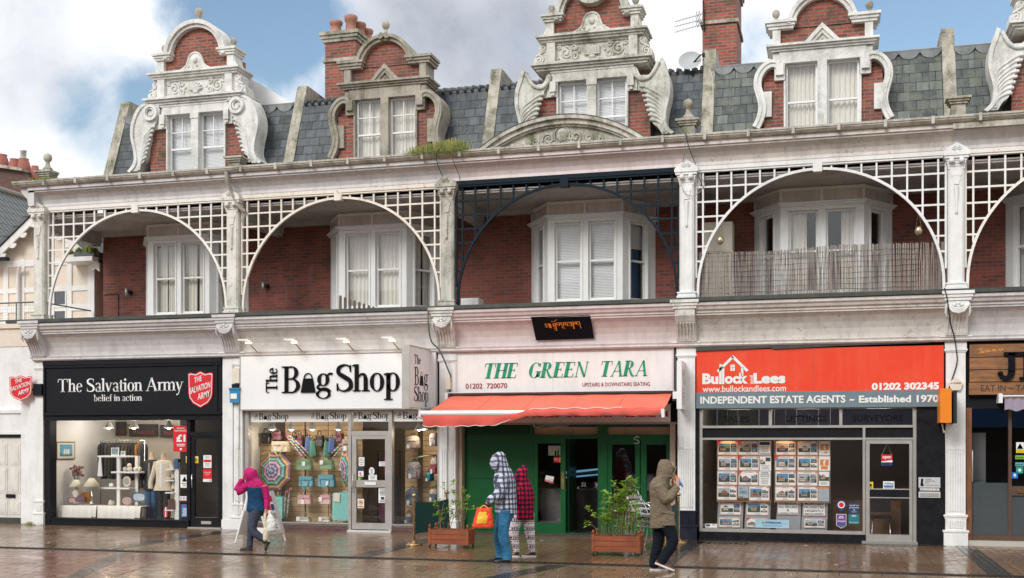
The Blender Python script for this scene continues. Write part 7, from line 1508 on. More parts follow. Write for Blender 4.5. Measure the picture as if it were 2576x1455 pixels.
sticker('colourful poster at the top of the open restaurant door glass', *ZTr(1028, 303, 1180, 416, .31), .315, plain('meadow_print', (.25, .34, .20), .5, .6, scale=25), lambda d, mp, x, z, w, h: [poly(d, arc(x+.35*w, z+.75*h, .2*w, .14*h, 0, 360, 12)[:-1], mp, 11), quad(d, x+.5*w, x+.62*w, z, z+.5*h, mp, 0), quad(d, x+.70*w, x+.80*w, z, z+.55*h, mp, 0), quad(d, x, x+w, z+.82*h, z+h, mp, 8)])
sticker('small red and orange label under the colourful poster', *ZTr(1090, 432, 1172, 495, .31), .315, RED, lambda d, mp, x, z, w, h: [poly(d, [(x+.7*w, z), (x+w, z), (x+w, z+h), (x+.8*w, z+h)], mp, 7), text(d, 'HOT', x+.1*w, z+.4*h, .5*w, .3*h, mp, 1, .02)])
xa_, xb_, zb, zt = ZTr(985, 645, 1095, 740, .31); b = MB(); b.prism([(xa_, zb+.05), (xb_-.03, zb), (xb_, zt-.03), (xa_+.03, zt)], 'y', .311, .315); o = solo(b, 'hanging_notice', PAPER, 'tilted white opening card hanging on the restaurant door glass', 'notice'); d = MB(); mp = P0(.308); poly(d, [(xa_, zb+.05), (xb_-.03, zb), (xb_-.025, zb+.045), (xa_+.005, zb+.095)], mp, 11); text(d, 'Sorry', xa_+.10, zt-.11, .10, .04, mp, 2, 0, skew=-.1); text(d, 'Closed', xa_+.09, zt-.17, .12, .04, mp, 2, 0, skew=-.1); d.build('print', DR, o)
DINE = plain('transom_tan', (.50, .33, .20), .6, .06)
for (a, e), tx_, w0, lb in (((850, 1620), 'Dine-In', .38, 'tan board lettered in grey script above the open restaurant doorway'), ((1705, 2435), 'Groceries', .62, 'tan board lettered in grey script above the right restaurant windows')):
 xa_, zt = ZT(a, 85, .36); xb_, zb = ZT(e, 190, .36); b = MB(); b.box(xa_, xb_, .37, .38, zb, zt); o = solo(b, 'transom_board', DINE, lb, 'sign', 'tan boards above the restaurant doors'); d = MB(); text(d, tx_, (xa_+xb_)/2-w0/2, zb+.04, w0, .11, P0(.366), 0, -.005, .25); d.build('lettering', plain('script_grey', (.22, .19, .17), .5), o)
b = MB(); x, z = ZT(2057, 240, .29); d_ = [(x+.05, z+.05), (x+.04, z+.075), (x-.03, z+.07), (x-.05, z+.03), (x+.03, z+.0), (x+.05, z-.04), (x, z-.065), (x-.05, z-.055)]; b.tube([(a, .285, c) for a, c in catmull(d_, 4)], .008, 6); b.tube([(x, .285, z+.07), (x, .285, z+.11)], .008, 6); solo(b, 'door_numeral', UPVC, 'white curly numeral fixed above the right restaurant doors', 'numeral')

# ------------------------------------------------------------------ estate agent window
def pic(d, mp, x, z, w, h, s):
 R = random.Random(s); sky = R.choice((13, 13, 15, 1)); quad(d, x, x+w, z+.45*h, z+h, mp, sky); quad(d, x, x+w, z, z+.45*h, mp, R.choice((12, 14, 14, 20)))
 hx, hw_, hz = x+w*R.uniform(.1, .35), w*R.uniform(.4, .6), z+h*R.uniform(.45, .6); m_ = R.choice((16, 17, 18, 19)); quad(d, hx, hx+hw_, z+.2*h, hz, lambda a, c: (mp(a, c)[0], mp(a, c)[1]-.001, c), m_)
 poly(d, [(hx-.04*w, hz), (hx+hw_+.04*w, hz), (hx+hw_*R.uniform(.3, .7), hz+h*R.uniform(.15, .3))], lambda a, c: (a, mp(a, c)[1]-.0015, c), R.choice((17, 20, 14)))
 for q in range(3): quad(d, hx+hw_*(.12+.28*q), hx+hw_*(.28+.28*q), z+.3*h, z+.42*h, lambda a, c: (a, mp(a, c)[1]-.002, c), 20)
 if R.random() < .6: poly(d, arc(x+w*R.choice((.05, .9)), z+h*.5, .14*w, .28*h, 0, 360, 9)[:-1], lambda a, c: (min(max(a, x), x+w), mp(a, c)[1]-.0025, c), 14)
CARDM = DR+[plain(n, c, .5, .35, scale=18) for n, c in (('p_drive', (.22, .19, .16)), ('p_sky', (.10, .26, .42)), ('p_tree', (.05, .07, .035)), ('p_cloud', (.36, .42, .48)), ('p_stone', (.45, .36, .28)), ('p_brick', (.28, .11, .07)), ('p_render', (.62, .57, .50)), ('p_grey', (.28, .27, .27)), ('p_dark', (.05, .05, .06)))]
def card(lb, a, c, e, f_, y, kind, seed, grp='property cards in the estate agent window'):
 xa_, z1_ = Z4(a, c, y); xb_, z0_ = Z4(e, f_, y); w, h = xb_-xa_, z1_-z0_; t = thing('property_card', lb, 'property card', ((xa_+xb_)/2, y, z0_), grp)
 b = MB(); b.box(xa_, xb_, y, y+.008, z0_, z1_); b.build('card', PAPER, t); d = MB(); mp = P0(y-.003)
 if kind in ('h', 's'):
  for q in ((xa_+.006, xb_-.006, z0_+.006, z0_+.013), (xa_+.006, xb_-.006, z1_-.013, z1_-.006), (xa_+.006, xa_+.013, z0_, z1_), (xb_-.013, xb_-.006, z0_, z1_)): quad(d, *q, P0(y-.002), 7)
  pic(d, mp, xa_+.06*w, z0_+.22*h, .56*w, .62*h, seed); pic(d, mp, xa_+.65*w, z0_+.54*h, .29*w, .30*h, seed+50); pic(d, mp, xa_+.65*w, z0_+.22*h, .29*w, .30*h, seed+90)
  lines(d, mp, xa_, z0_, w, h, 1, 8, .96, .88, .5); lines(d, mp, xa_, z0_, w, h, 2, 8, .18, .06, .35); quad(d, xb_-.12*w, xb_-.03*w, z1_-.1*h, z1_-.04*h, mp, 2)
  if kind == 's': poly(d, [(xa_-.005, z1_+.005), (xa_+.22*w, z1_+.005), (xa_-.005, z1_-.36*h)], P0(y-.007), 2); text(d, 'SOLD', xa_+.015*w, z1_-.24*h, .13*w, .09*h, P0(y-.009), 1, .0, skew=1.0)
 elif kind == 'v': quad(d, xa_+.05*w, xb_-.05*w, z0_+.72*h, z0_+.94*h, mp, 5); lines(d, mp, xa_, z0_, w, h, 4, 8, .66, .2); quad(d, xa_+.05*w, xb_-.05*w, z0_+.06*h, z0_+.12*h, mp, 5)
 elif kind == 'w': pic(d, mp, xa_+.06*w, z0_+.45*h, .42*w, .45*h, seed); quad(d, xa_+.52*w, xb_-.05*w, z0_+.66*h, z0_+.93*h, mp, 20); lines(d, mp, xa_, z0_, w, h, 3, 8, .4, .08)
 elif kind == 'x': lines(d, mp, xa_, z0_, w, h, 2, 5, .95, .75); quad(d, xa_+.1*w, xb_-.1*w, z0_+.62*h, z0_+.70*h, mp, 8); lines(d, mp, xa_, z0_, w, h, 4, 8, .55, .1)
 elif kind == 'y': pic(d, mp, xa_+.03*w, z0_+.36*h, .94*w, .60*h, seed); lines(d, mp, xa_, z0_, w, h, 3, 8, .30, .06); quad(d, xa_+.38*w, xa_+.62*w, z0_+.6*h, z0_+.75*h, P0(y-.007), 11)
 elif kind == 't': quad(d, xa_, xb_, z0_, z1_, P0(y-.002), 15); quad(d, xa_, xb_, z0_, z0_+.18*h, mp, 14); quad(d, xa_+.1*w, xa_+.5*w, z0_+.1*h, z0_+.28*h, P0(y-.005), 17); text(d, 'YES', xa_+.1*w, z0_+.78*h, .35*w, .08*h, P0(y-.005), 6, .01); lines(d, P0(y-.005), xa_, z0_, w, h, 4, 6, .70, .45)
 elif kind in ('T', 'F'):
  quad(d, xa_+.12*w, xb_-.12*w, z0_+.36*h, z0_+.78*h, mp, 7)
  if kind == 'T': text(d, 't', xa_+.38*w, z0_+.42*h, .26*w, .3*h, P0(y-.005), 1, .06); poly(d, arc(xa_+.62*w, z0_+.2*h, .16*w, .06*h, 0, 360, 12)[:-1], mp, 7)
  else: text(d, 'f', xa_+.38*w, z0_+.40*h, .24*w, .34*h, P0(y-.005), 1, .06); quad(d, xa_+.2*w, xb_-.2*w, z0_+.10*h, z0_+.32*h, mp, 7)
 elif kind == 'l': quad(d, xa_, xb_, z0_, z1_, P0(y-.002), 15); lines(d, mp, xa_, z0_, w, h, 9, 8, .85, .12); quad(d, xa_, xb_, z0_+.88*h, z1_, mp, 7)
 d.build('print', CARDM, t)
def notice(lb, a, c, e, f_, y, rows):
 xa_, z1_ = Z4(a, c, y); xb_, z0_ = Z4(e, f_, y); w, h = xb_-xa_, z1_-z0_; t = thing('notice_card', lb, 'notice', ((xa_+xb_)/2, y, z0_)); b = MB(); b.box(xa_, xb_, y, y+.008, z0_, z1_); b.build('card', PAPER, t)
 d = MB(); mp = P0(y-.004)
 for q in ((xa_, xb_, z0_, z0_+.01), (xa_, xa_+.01, z0_, z1_), (xb_-.01, xb_, z0_, z1_)): quad(d, *q, P0(y-.002), 11)
 for k, r in enumerate(rows): l = w*min(.9, .105*len(r)); text(d, r, (xa_+xb_)/2-l/2, z1_-h*(k+.85)/len(rows), l, h/len(rows)*.66, mp, 0, .012)
 d.build('lettering', CARDM, t)
CY_ = .40
rowsL = [[(285, 142, 540, 320, 's'), (548, 142, 806, 320, 's'), (812, 142, 955, 322, 'v')], [(287, 335, 542, 516, 'h'), (555, 335, 810, 516, 's'), (818, 337, 962, 518, 'w')], [(283, 520, 536, 700, 'h'), (550, 522, 802, 704, 's'), (810, 524, 955, 706, 'x')], [(278, 708, 532, 890, 'h'), (543, 712, 675, 893, 't'), (682, 714, 942, 898, 'h')]]
rowsR = [[(1020, 142, 1275, 320, 'h'), (1295, 142, 1556, 322, 'h'), (1568, 142, 1706, 324, 'T')], [(1012, 335, 1275, 515, 's'), (1295, 335, 1556, 517, 'h'), (1566, 335, 1708, 518, 'F')], [(1016, 525, 1276, 708, 'h'), (1292, 527, 1552, 710, 'h'), (1566, 530, 1700, 712, 'y')], [(1014, 717, 1272, 898, 'h'), (1297, 718, 1555, 902, 'h'), (1561, 722, 1698, 906, 'l')]]
RN = ['top', 'second', 'third', 'fourth']; CN = ['left', 'middle', 'right']
KD = {'h': 'landscape house card', 's': 'landscape house card with a red sold corner', 'v': 'white and navy leaflet', 'w': 'white leaflet with a small picture', 'x': 'pale text leaflet', 'y': 'leaflet with a dark picture', 't': 'pale blue leaflet with a house', 'T': 'white card with an orange letter t square', 'F': 'white card with an orange letter f square', 'l': 'pale blue text sheet'}
sd_ = 3
for side, rows in (('left', rowsL), ('right', rowsR)):
 for ri, row in enumerate(rows):
  for ci, (a, c, e, f_, kd) in enumerate(row): sd_ += 1; card(f'{KD[kd]}, {RN[ri]} row, {CN[ci]} of the {side} panel', a, c, e, f_, CY_, kd, sd_)
 t = thing('wire_display', f'wire hanging the {side} panel of property cards', 'display wires', (16.7 if side == 'left' else 17.9, CY_, .8))
 b = MB()
 for zx in ((280, 545, 810, 962) if side == 'left' else (1005, 1285, 1560, 1712)): x, z = Z4(zx, 800, CY_+.012); b.tube([(x, CY_+.012, .75), (x, CY_+.012, 2.78)], .004, 4)
 b.build('wires', ALU, t)
 b = MB()
 for zz in (328, 518, 708, 896): x, z = Z4(200, zz, CY_+.02); xa_ = Z4(283 if side == 'left' else 1010, zz, CY_+.02)[0]; xb_ = Z4(955 if side == 'left' else 1705, zz, CY_+.02)[0]; b.box(xa_, xb_, CY_+.014, CY_+.02, z-.012, z+.012)
 b.build('card_rails', plain('orange_rail', (.35, .16, .08), .5), t)
HOLD = plain('perspex_grey', (.30, .31, .32), .4, .1)
for k, (a, e, zt_) in enumerate(((283, 600, 900), (632, 945, 900), (1030, 1330, 905), (1350, 1668, 908))):
 xa_, z1_ = Z4(a, zt_, .55); xb_, z0_ = Z4(e, 1240, .55); b = MB(); b.prism([(xa_-.02, .10), (xb_+.0, .10), (xb_+.02, z1_), (xa_+.02, z1_)], 'y', .55, .56); solo(b, 'card_holder', HOLD, ['leftmost grey stand holding two stacked house cards low in the estate agent window', 'grey stand with two house cards behind the blue window banner', 'grey stand behind the notice addressed to sellers', 'rightmost grey stand holding the notice about new properties'][k], 'stand', 'grey card stands')
for a, lb in (((318, 906, 582, 1078, .53, 'h', 41), 'house card, upper one on the leftmost grey stand'), ((300, 1106, 570, 1238, .52, 'h', 42), 'house card, lower one on the leftmost grey stand'), ((650, 906, 930, 1083, .53, 'h', 43), 'house card, upper one on the stand behind the blue banner'), ((650, 1115, 920, 1238, .52, 's', 44), 'sold house card half hidden by the blue banner'), ((1378, 1122, 1648, 1244, .52, 'h', 45), 'house card, lower one on the rightmost grey stand')): card(lb, *a)
notice('white notice to all sellers and landlords in the estate agent window', 1042, 912, 1310, 1080, .53, ['ATTENTION', 'ALL SELLERS', '&', 'LANDLORDS']); notice('white notice asking for more new properties in the estate agent window', 1368, 912, 1650, 1092, .53, ['MORE NEW', 'PROPERTIES', 'URGENTLY', 'REQUIRED'])
for k, (zx, zz) in enumerate(((420, 100), (1150, 100))):
 x, z = Z4(zx, zz, .55); t = thing('picture_light', ['warm lamp above the left panel of property cards', 'warm lamp above the right panel of property cards'][k], 'lamp', (x, .3, 2.12), 'warm lamps above the property cards'); b = MB(); b.lathe((x, .27, 2.1), [(.02, .06), (.05, 0), (.045, 0), (.015, .055)], 10); b.build('shade', BLACKP, t); b = MB(); b.tube([(x, .27, 2.15), (x, .27, 2.8)], .01, 5); b.build('arm', BLACKP, t); lamp_light(x, .25, 2.09, 2.2, (1, .5, .22), .05)
for x in (16.6, 18.0, 19.4): lamp_light(x, .8, 2.6, 7.5, (1, .95, .88), .25)
t = thing('ceiling_light', 'white tube light on the estate agent ceiling behind the sales window', 'ceiling light', (17.6, 1.6, 2.7)); b = MB(); b.box(17.2, 18.3, 1.5, 1.58, 2.72, 2.76); b.build('tube', glow('tube_light', (1, .95, .85), 2.5), t)
x0, z1_ = Z4(765, 1132, .17); x1, z0_ = Z4(1190, 1245, .17)
sticker('pale blue banner with blue lettering at the foot of the estate agent window', x0, x1, z0_, z1_, .17, plain('pale_blue_banner', (.36, .55, .66), .4, .06), lambda d, mp, x, z, w, h: [text(d, 'rightmove', x+.28*w, z+.38*h, .48*w, .46*h, mp, 5, .02), text(d, '.co.uk', x+.77*w, z+.46*h, .13*w, .14*h, mp, 4, 0), poly(d, arc(x+.22*w, z+.58*h, .028*w, .17*h, 0, 360, 12)[:-1], mp, 10), lines(d, mp, x, z, w, h, 1, 4, .32, .16, .7)], 'window_banner', None, 'banner')
x0, z1_ = Z4(130, 1187, .17); x1, z0_ = Z4(278, 1238, .17)
sticker('small white leaflet with a navy block and purple arrow in the window corner', x0, x1, z0_, z1_, .17, PAPER, lambda d, mp, x, z, w, h: [quad(d, x+.05*w, x+.4*w, z+.3*h, z+.85*h, mp, 5), poly(d, [(x+.52*w, z+.5*h), (x+.7*w, z+.9*h), (x+.95*w, z+.5*h), (x+.72*w, z+.68*h)], mp, 9)], 'leaflet', None, 'leaflet')
zr4 = lambda a, c, e, f_: (lambda p, q: (p[0], q[0], q[1], p[1]))(ZR(a, c, .115), ZR(e, f_, .115))
x0, x1, z0_, z1_ = zr4(217, 985, 278, 1058); b = MB(); cx_ = (x0+x1)/2; r_ = (x1-x0)/2; b.prism([(cx_+r_*cos(radians(q)), z1_-r_+r_*sin(radians(q))) for q in range(-30, 211, 15)]+[(cx_, z0_)], 'y', .112, .115); o = solo(b, 'sticker', NAVY, 'navy map pin sticker with white ring and red centre on the estate agent window', 'sticker'); d = MB(); mp = P0(.109); poly(d, arc(cx_, z1_-r_, r_*.7, r_*.7, 0, 360, 20)[:-1], mp, 1); poly(d, arc(cx_, z1_-r_, r_*.5, r_*.5, 0, 360, 20)[:-1], P0(.107), 2); d.build('print', DR, o)
x0, x1, z0_, z1_ = zr4(217, 1070, 277, 1157); b = MB(); b.prism([(x0, z1_), (x0, z0_+.06), ((x0+x1)/2, z0_), (x1, z0_+.06), (x1, z1_)], 'y', .112, .115); o = solo(b, 'sticker', PAPER, 'purple pennant sticker with white edge below the map pin sticker', 'sticker'); d = MB(); mp = P0(.109); poly(d, [(x0+.008, z1_-.008), (x0+.008, z0_+.063), ((x0+x1)/2, z0_+.01), (x1-.008, z0_+.063), (x1-.008, z1_-.008)], mp, 9); text(d, 'Zoopla', x0+.02, z0_+.12, x1-x0-.04, .05, P0(.107), 1, .01); lines(d, P0(.107), x0, z0_, x1-x0, z1_-z0_, 2, 1, .9, .68, .6); poly(d, [(x0+.02, z0_+.065), ((x0+x1)/2, z0_+.02), (x1-.02, z0_+.065)], P0(.107), 6); d.build('print', DR, o)
sticker('teal square sticker with a pale globe beside the purple pennant', *zr4(291, 1070, 355, 1131), .115, TEAL, lambda d, mp, x, z, w, h: [poly(d, arc(x+.5*w, z+.5*h, .15*w, .15*h, 0, 360, 14)[:-1], mp, 4), text(d, 'PrimeLocation', x+.08*w, z+.12*h, .84*w, .13*h, mp, 1, 0), lines(d, mp, x, z, w, h, 2, 1, .92, .72, .7)], 'sticker', None, 'sticker')
sticker('dark blue sticker saying see all our properties on the estate agent window', *zr4(292, 1003, 357, 1067), .115, NAVY, lambda d, mp, x, z, w, h: [text(d, 'see all our', x+.06*w, z+.70*h, .88*w, .16*h, mp, 1, 0), text(d, 'properties', x+.06*w, z+.45*h, .88*w, .18*h, mp, 1, 0), text(d, 'at', x+.4*w, z+.28*h, .2*w, .12*h, mp, 1, 0), lines(d, mp, x, z, w, h, 1, 8, .22, .08, .7)], 'sticker', None, 'sticker')
zd4 = lambda a, c, e, f_: (lambda p, q: (p[0], q[0], q[1], p[1]))(ZR(a, c, .085), ZR(e, f_, .085))
o = sticker('red and white open sign hanging on the estate agent door', *zd4(486, 714, 553, 780), .085, RED, lambda d, mp, x, z, w, h: [quad(d, x, x+w, z, z+.3*h, mp, 5), poly(d, [(x, z+.3*h), (x+w, z+.3*h), (x+w, z+.5*h), (x, z+.36*h)], mp, 1), text(d, 'open', x+.12*w, z+.56*h, .76*w, .30*h, mp, 1, .02), lines(d, mp, x, z, w, h, 1, 1, .22, .06, .7)], 'door_sign', None, 'sign')
b = MB(); x, z = ZR(520, 714, .085); b.tube([(x-.09, .083, z), (x, .083, z+.22), (x+.09, .083, z)], .003, 4); b.build('string', ALU, o)
sticker('yellow warning sticker on the estate agent door', *zd4(410, 877, 438, 919), .085, YELLOW, lambda d, mp, x, z, w, h: [poly(d, [(x+.15*w, z+.35*h), (x+.85*w, z+.35*h), (x+.5*w, z+.85*h)], mp, 0), lines(d, mp, x, z, w, h, 2, 0, .28, .05)], 'sticker', None, 'sticker')
sticker('white and blue surveyors sticker on the estate agent door', *zd4(498, 874, 565, 919), .085, PAPER, lambda d, mp, x, z, w, h: [text(d, 'Allied', x+.08*w, z+.55*h, .84*w, .34*h, mp, 4, .02), quad(d, x+.08*w, x+.92*w, z+.16*h, z+.46*h, mp, 4), lines(d, mp, x, z, w, h, 1, 8, .13, .03, .8)], 'sticker', None, 'sticker')
zp4 = lambda a, c, e, f_: (lambda p, q: (p[0], q[0], q[1], p[1]))(ZR(a, c, .018), ZR(e, f_, .018))
PLQ = plain('silver_plaque', (.52, .53, .54), .35, .06)
def d_pl(d, mp, x, z, w, h):
 for k, r in enumerate(('ALLIED', 'SURVEYORS', 'PLC')): text(d, r, x+.32*w, z+(.76-.18*k)*h, (.26, .42, .16)[k]*w, .11*h, mp, 0, 0)
 text(d, 'Chartered Surveyors', x+.32*w, z+.16*h, .62*w, .12*h, mp, 0, 0); poly(d, [(x+.08*w, z+.15*h), (x+.24*w, z+.15*h), (x+.2*w, z+.5*h), (x+.22*w, z+.85*h), (x+.12*w, z+.9*h), (x+.1*w, z+.5*h)], mp, 0)
sticker('silver plaque of the surveyors on the black granite pillar', *zp4(710, 850, 840, 913), .016, PLQ, d_pl, 'plaque', None, 'plaque')
sticker('narrow white name strip beneath the silver plaque', *zp4(718, 916, 834, 930), .016, PAPER, lambda d, mp, x, z, w, h: [text(d, 'BULLOCK & LEES', x+.04*w, z+.2*h, .92*w, .6*h, mp, 0, 0)], 'name_plate', None, 'plaque')
x0, x1, z0_, z1_ = zp4(710, 935, 840, 973); b = MB(); b.box(x0, x1, .0, .018, z0_, z1_); o = solo(b, 'letterbox', PLQ, 'silver letterbox set in the black granite pillar', 'letterbox'); b = MB(); b.box(x0+.03, x1-.03, -.01, -.001, z0_+.025, z1_-.03); b.build('flap', ALU, o)
# agent interior: desk chair legs and posters
t = thing('office_chair', 'chair with thin chrome legs inside the estate agent door', 'chair', (19.5, .9, .02));
for sx in (-1, 1): b = MB(); b.tube([(19.45+sx*.19, .9, .02), (19.45+sx*.16, .9, .42), (19.45+sx*.13, 1.3, .44)], .012, 6); b.build('leg', CHROME, t)
b = MB(); b.box(19.25, 19.65, .85, 1.3, .44, .50); b.build('seat', CLOTHD, t); b = MB(); b.box(19.25, 19.65, 1.3, 1.36, .55, .95); b.build('backrest', CLOTHD, t)
b = MB(); b.box(18.5, 19.9, 2.2, 2.9, .02, .75); solo(b, 'desk', WOODF, 'brown desk at the back of the estate agent office', 'desk')
# stickers on the plank shop
zq = za(3740, 1340, .6323)
def zq4(a, c, e, f_): p, q = zq(a, c, .145), zq(e, f_, .145); return p[0], q[0], q[1], p[1]
sticker('yellow camera warning sticker on the far right shop door', *zq4(513, 680, 563, 747), .148, YELLOW, lambda d, mp, x, z, w, h: [quad(d, x, x+w, z+.32*h, z+h, mp, 1), poly(d, [(x+.08*w, z+.36*h), (x+.92*w, z+.36*h), (x+.5*w, z+.94*h)], mp, 0), poly(d, [(x+.18*w, z+.41*h), (x+.82*w, z+.41*h), (x+.5*w, z+.85*h)], mp, 3), quad(d, x+.35*w, x+.65*w, z+.5*h, z+.6*h, mp, 0), text(d, 'CCTV in', x+.12*w, z+.18*h, .76*w, .1*h, mp, 0, 0), text(d, 'operation', x+.12*w, z+.04*h, .76*w, .1*h, mp, 0, 0)], 'sticker', None, 'sticker')
for (c, f_), m, lb in (((757, 787), plain('lime_strip', (.18, .42, .03), .5), 'lime green rating sticker on the far right shop door'), ((802, 832), plain('teal_strip', (.10, .36, .38), .5), 'pale teal rating sticker under the lime green one')): sticker(lb, *zq4(508, c, 565, f_), .148, m, lambda d, mp, x, z, w, h: [poly(d, arc(x+w*(.15+.17*k), z+.35*h, .05*w, .16*h, 0, 360, 8)[:-1], mp, 0) for k in range(5)]+[quad(d, x, x+w, z+.85*h, z+h, mp, 0)], 'sticker', None, 'sticker')
sticker('green speech bubble sticker on the far right shop door', *zq4(513, 836, 558, 876), .148, plain('jade_print', (.03, .30, .22), .5), lambda d, mp, x, z, w, h: [poly(d, [(x+.4*w, z), (x+.6*w, z), (x+.5*w, z-.12*h)], mp, 6), poly(d, arc(x+.5*w, z+.5*h, .2*w, .25*h, 0, 360, 12)[:-1], mp, 1)], 'sticker', None, 'sticker')
sticker('bright blue contactless sticker on the far right shop door', *zq4(485, 870, 524, 908), .148, plain('bright_blue', (.01, .17, .62), .4), lambda d, mp, x, z, w, h: [poly(d, arc(x+.5*w, z+.55*h, .22*w, .24*h, 0, 360, 12)[:-1], mp, 1), quad(d, x+.45*w, x+.55*w, z+.15*h, z+.5*h, mp, 1)], 'sticker', None, 'sticker')
# ------------------------------------------------------------------ neighbouring house on the left
STUCCO = plain('cream_stucco', (.72, .63, .53), .85, .1, bump=.4, fine=50); TIMW = painted('white_timber', (.80, .78, .75), dirt=(.3, .29, .26), amt=.3)
NB = thing('neighbour_house', 'cream rendered house with white timber bands and a panelled white door at the left edge', 'house', (-3, 2, 0))
YN = 2.6; o2 = za(0, 960, .4124)
b = MB(); b.prism([(-9, 4.7), (-.36, 4.7), (-.36, 6.95), (-1.9, 8.25), (-4.2, 6.6), (-9, 6.6)], 'y', YN, YN+3); b.build('wall', STUCCO, NB)
b = MB()
for a, c in ((40, 85), (200, 245), (500, 530), (655, 702), (858, 922)): xa, xb = o2(a, 600, YN)[0], o2(c, 600, YN)[0]; b.box(xa, xb, YN-.035, YN, 4.7, 6.95)
for a, c in ((180, 245), (452, 500), (628, 692)): z1, z0 = o2(600, a, YN)[1], o2(600, c, YN)[1]; b.box(-9, -.36, YN-.03, YN-.001, z0, z1)
b.build('timber_bands', TIMW, NB)
xa, z1 = o2(522, 505, YN); xb, z0 = o2(652, 800, YN)
w = MB(); w.box(xa, xb, YN-.04, YN-.005, z0, z0+.05); zm = (z0+z1)/2+.02; w.box(xa, xb, YN-.05, YN-.005, zm-.04, zm+.04); w.box(xa, xa+.04, YN-.04, YN-.005, z0, z1); w.box(xb-.04, xb, YN-.04, YN-.005, z0, z1); wo_ = w.build('window', TIMW, NB)
w = MB(); w.box(xa, xb, YN-.012, YN-.004, z0, z1); w.build('pane', plain('grey_pane', (.10, .11, .125), .12, .2), wo_)
PANTILE = None
def pantile():
 s = NT('pantile'); x, y, z = s.xyz(s.pos()); r = s.math('FRACT', s.math('DIVIDE', y, .21)); q = s.math('FRACT', s.math('DIVIDE', z, .25)); n = s.noise(s.pos(), 4, 5, .7)
 rib = s.math('ABSOLUTE', s.math('SUBTRACT', r, .5)); c = s.mix(s.ramp(rib, .15, .45), (.15, .17, .165), (.03, .036, .036)); c = s.mix(s.math('LESS_THAN', q, .10), c, (.008, .008, .008)); c = s.mix(s.ramp(n, .5, .72, 0, .6), c, (.16, .165, .14))
 return s.fin(c, .5, s.math('ADD', rib, q), .8, .04)
PANTILE = pantile()
b = MB(); b.prism([(-6.7, 9.9), (-3.0, 6.15), (-3.0, 6.05), (-6.7, 9.78)], 'y', 3.2, 10.5)
rf = b.build('roof', PANTILE, NB); b = MB(); b.tube([(-6.7, 3.2, 9.92), (-6.7, 10.5, 9.92)], .11, 8); b.build('ridge', painted('lichen_ridge', (.20, .20, .19), dirt=(.3, .2, .06), amt=.6), rf)
bk = lambda *pts: [at(px, pz, 9.5) for px, pz in pts]
b = MB(); b.prism(bk((-90, 424), (0, 424), (60, 431), (74, 452), (100, 535), (100, 640), (-90, 640)), 'y', 9.5, 10.6); b.build('chimney_stack', BRICKD, NB)
b = MB(); b.prism(bk((-90, 424), (2, 424), (64, 433), (66, 427), (2, 416), (-90, 416)), 'y', 9.3, 10.7); b.build('chimney_cap', STONE, NB)
for px, pz, s_ in ((4, 419, 1.05), (36, 421, .85), (60, 425, .95), (88, 432, .7)):
 x, z = at(px, pz, 9.9); b = MB(); b.lathe((x, 9.9, z-.25), [(.24*s_, 0), (.26*s_, .25*s_), (.19*s_, .52*s_), (.16*s_, .54*s_), (.18*s_, .62*s_), (.13*s_, .62*s_)], 14); b.build('chimney_pot', painted('red_pot', (.36, .10, .075), dirt=(.14, .07, .06), amt=.6, green=.3, rough=.7) if 'red_pot' not in MATS else MATS['red_pot'], NB)
b = MB(); x, z = at(59, 425, 9.9); b.lathe((x, 9.9, z+.32), [(.1, 0), (.1, .28), (.12, .3), (.001, .3)], 12); b.build('flue_cowl', ALU, NB)
gp = [(-4.3, 6.45), (-1.9, 8.35), (.02, 6.80)]
b = MB(); b.ring2(gp, [(-4.3, 6.33), (-1.9, 8.22), (.02, 6.68)], YN-.35, YN+3); b.build('gable_roof', PANTILE, NB)
b = MB(); b.ring2([(-4.25, 6.33), (-1.9, 8.20), (-.02, 6.68)], [(-4.25, 6.12), (-1.9, 7.98), (-.02, 6.47)], YN-.30, YN-.25)
for k in range(7):
 for (xa, za_), (xb, zb_) in (((-4.2, 6.1), (-1.9, 7.95)), ((-1.9, 7.95), (-.1, 6.5))):
  t_ = (k+.5)/7; b.prism(arc(xa+(xb-xa)*t_, za_+(zb_-za_)*t_+.05, .13, .13, 180, 360, 8), 'y', YN-.295, YN-.262)
b.build('bargeboard', TIMW, NB)
b = MB(); b.tube([(o2(178, 300, 2.5)[0], 2.5, 4.7), (o2(178, 300, 2.5)[0], 2.5, 6.55), (o2(205, 230, 2.4)[0], 2.35, 6.75)], .05, 8); b.build('downpipe', TIMW, NB)
b = MB(); b.box(-5.0, -2.75, 2.1, 2.25, 6.86, 6.95); b.build('eaves_gutter', BLACKP, NB)
b = MB(); b.box(-.95, -.02, 2.0, 2.6, 6.72, 6.84); b.build('eaves', TIMW, NB)
b = MB(); b.box(-.62, .0, 2.05, 2.5, 6.86, 6.98); b.build('roof_edge', PANTILE, NB)
b = MB()
for k in range(26): b.ball((random.uniform(-.85, -.05), random.uniform(2.0, 2.3), 6.96+random.uniform(0, .1)), random.uniform(.04, .09), 6)
mm = b.build('roof_moss', plain('bright_moss', (.14, .16, .02), .9, .5, scale=15), NB); mm['kind'] = 'stuff'
b = MB(); b.box(-9, -.56, .35, 2.6, 0, 4.38); b.build('lower_wall', WHITE, NB)
b = MB(); b.box(-9, -.55, .33, 2.6, 4.38, 4.86); b.box(-9, -.50, .28, 2.6, 4.83, 4.95); b.build('terrace_edge', STUCCO, NB)
b = MB(); b.box(-9, -.75, .2, .35, 2.20, 2.78); b.box(-9, -.70, .16, .35, 2.72, 2.80); b.box(-9, -.73, .18, .35, 2.20, 2.26); b.box(-.70, -.36, .12, .4, 0, 4.0); b.box(-.78, -.70, .22, .35, 0, 2.2); b.build('door_surround', WHITE, NB)
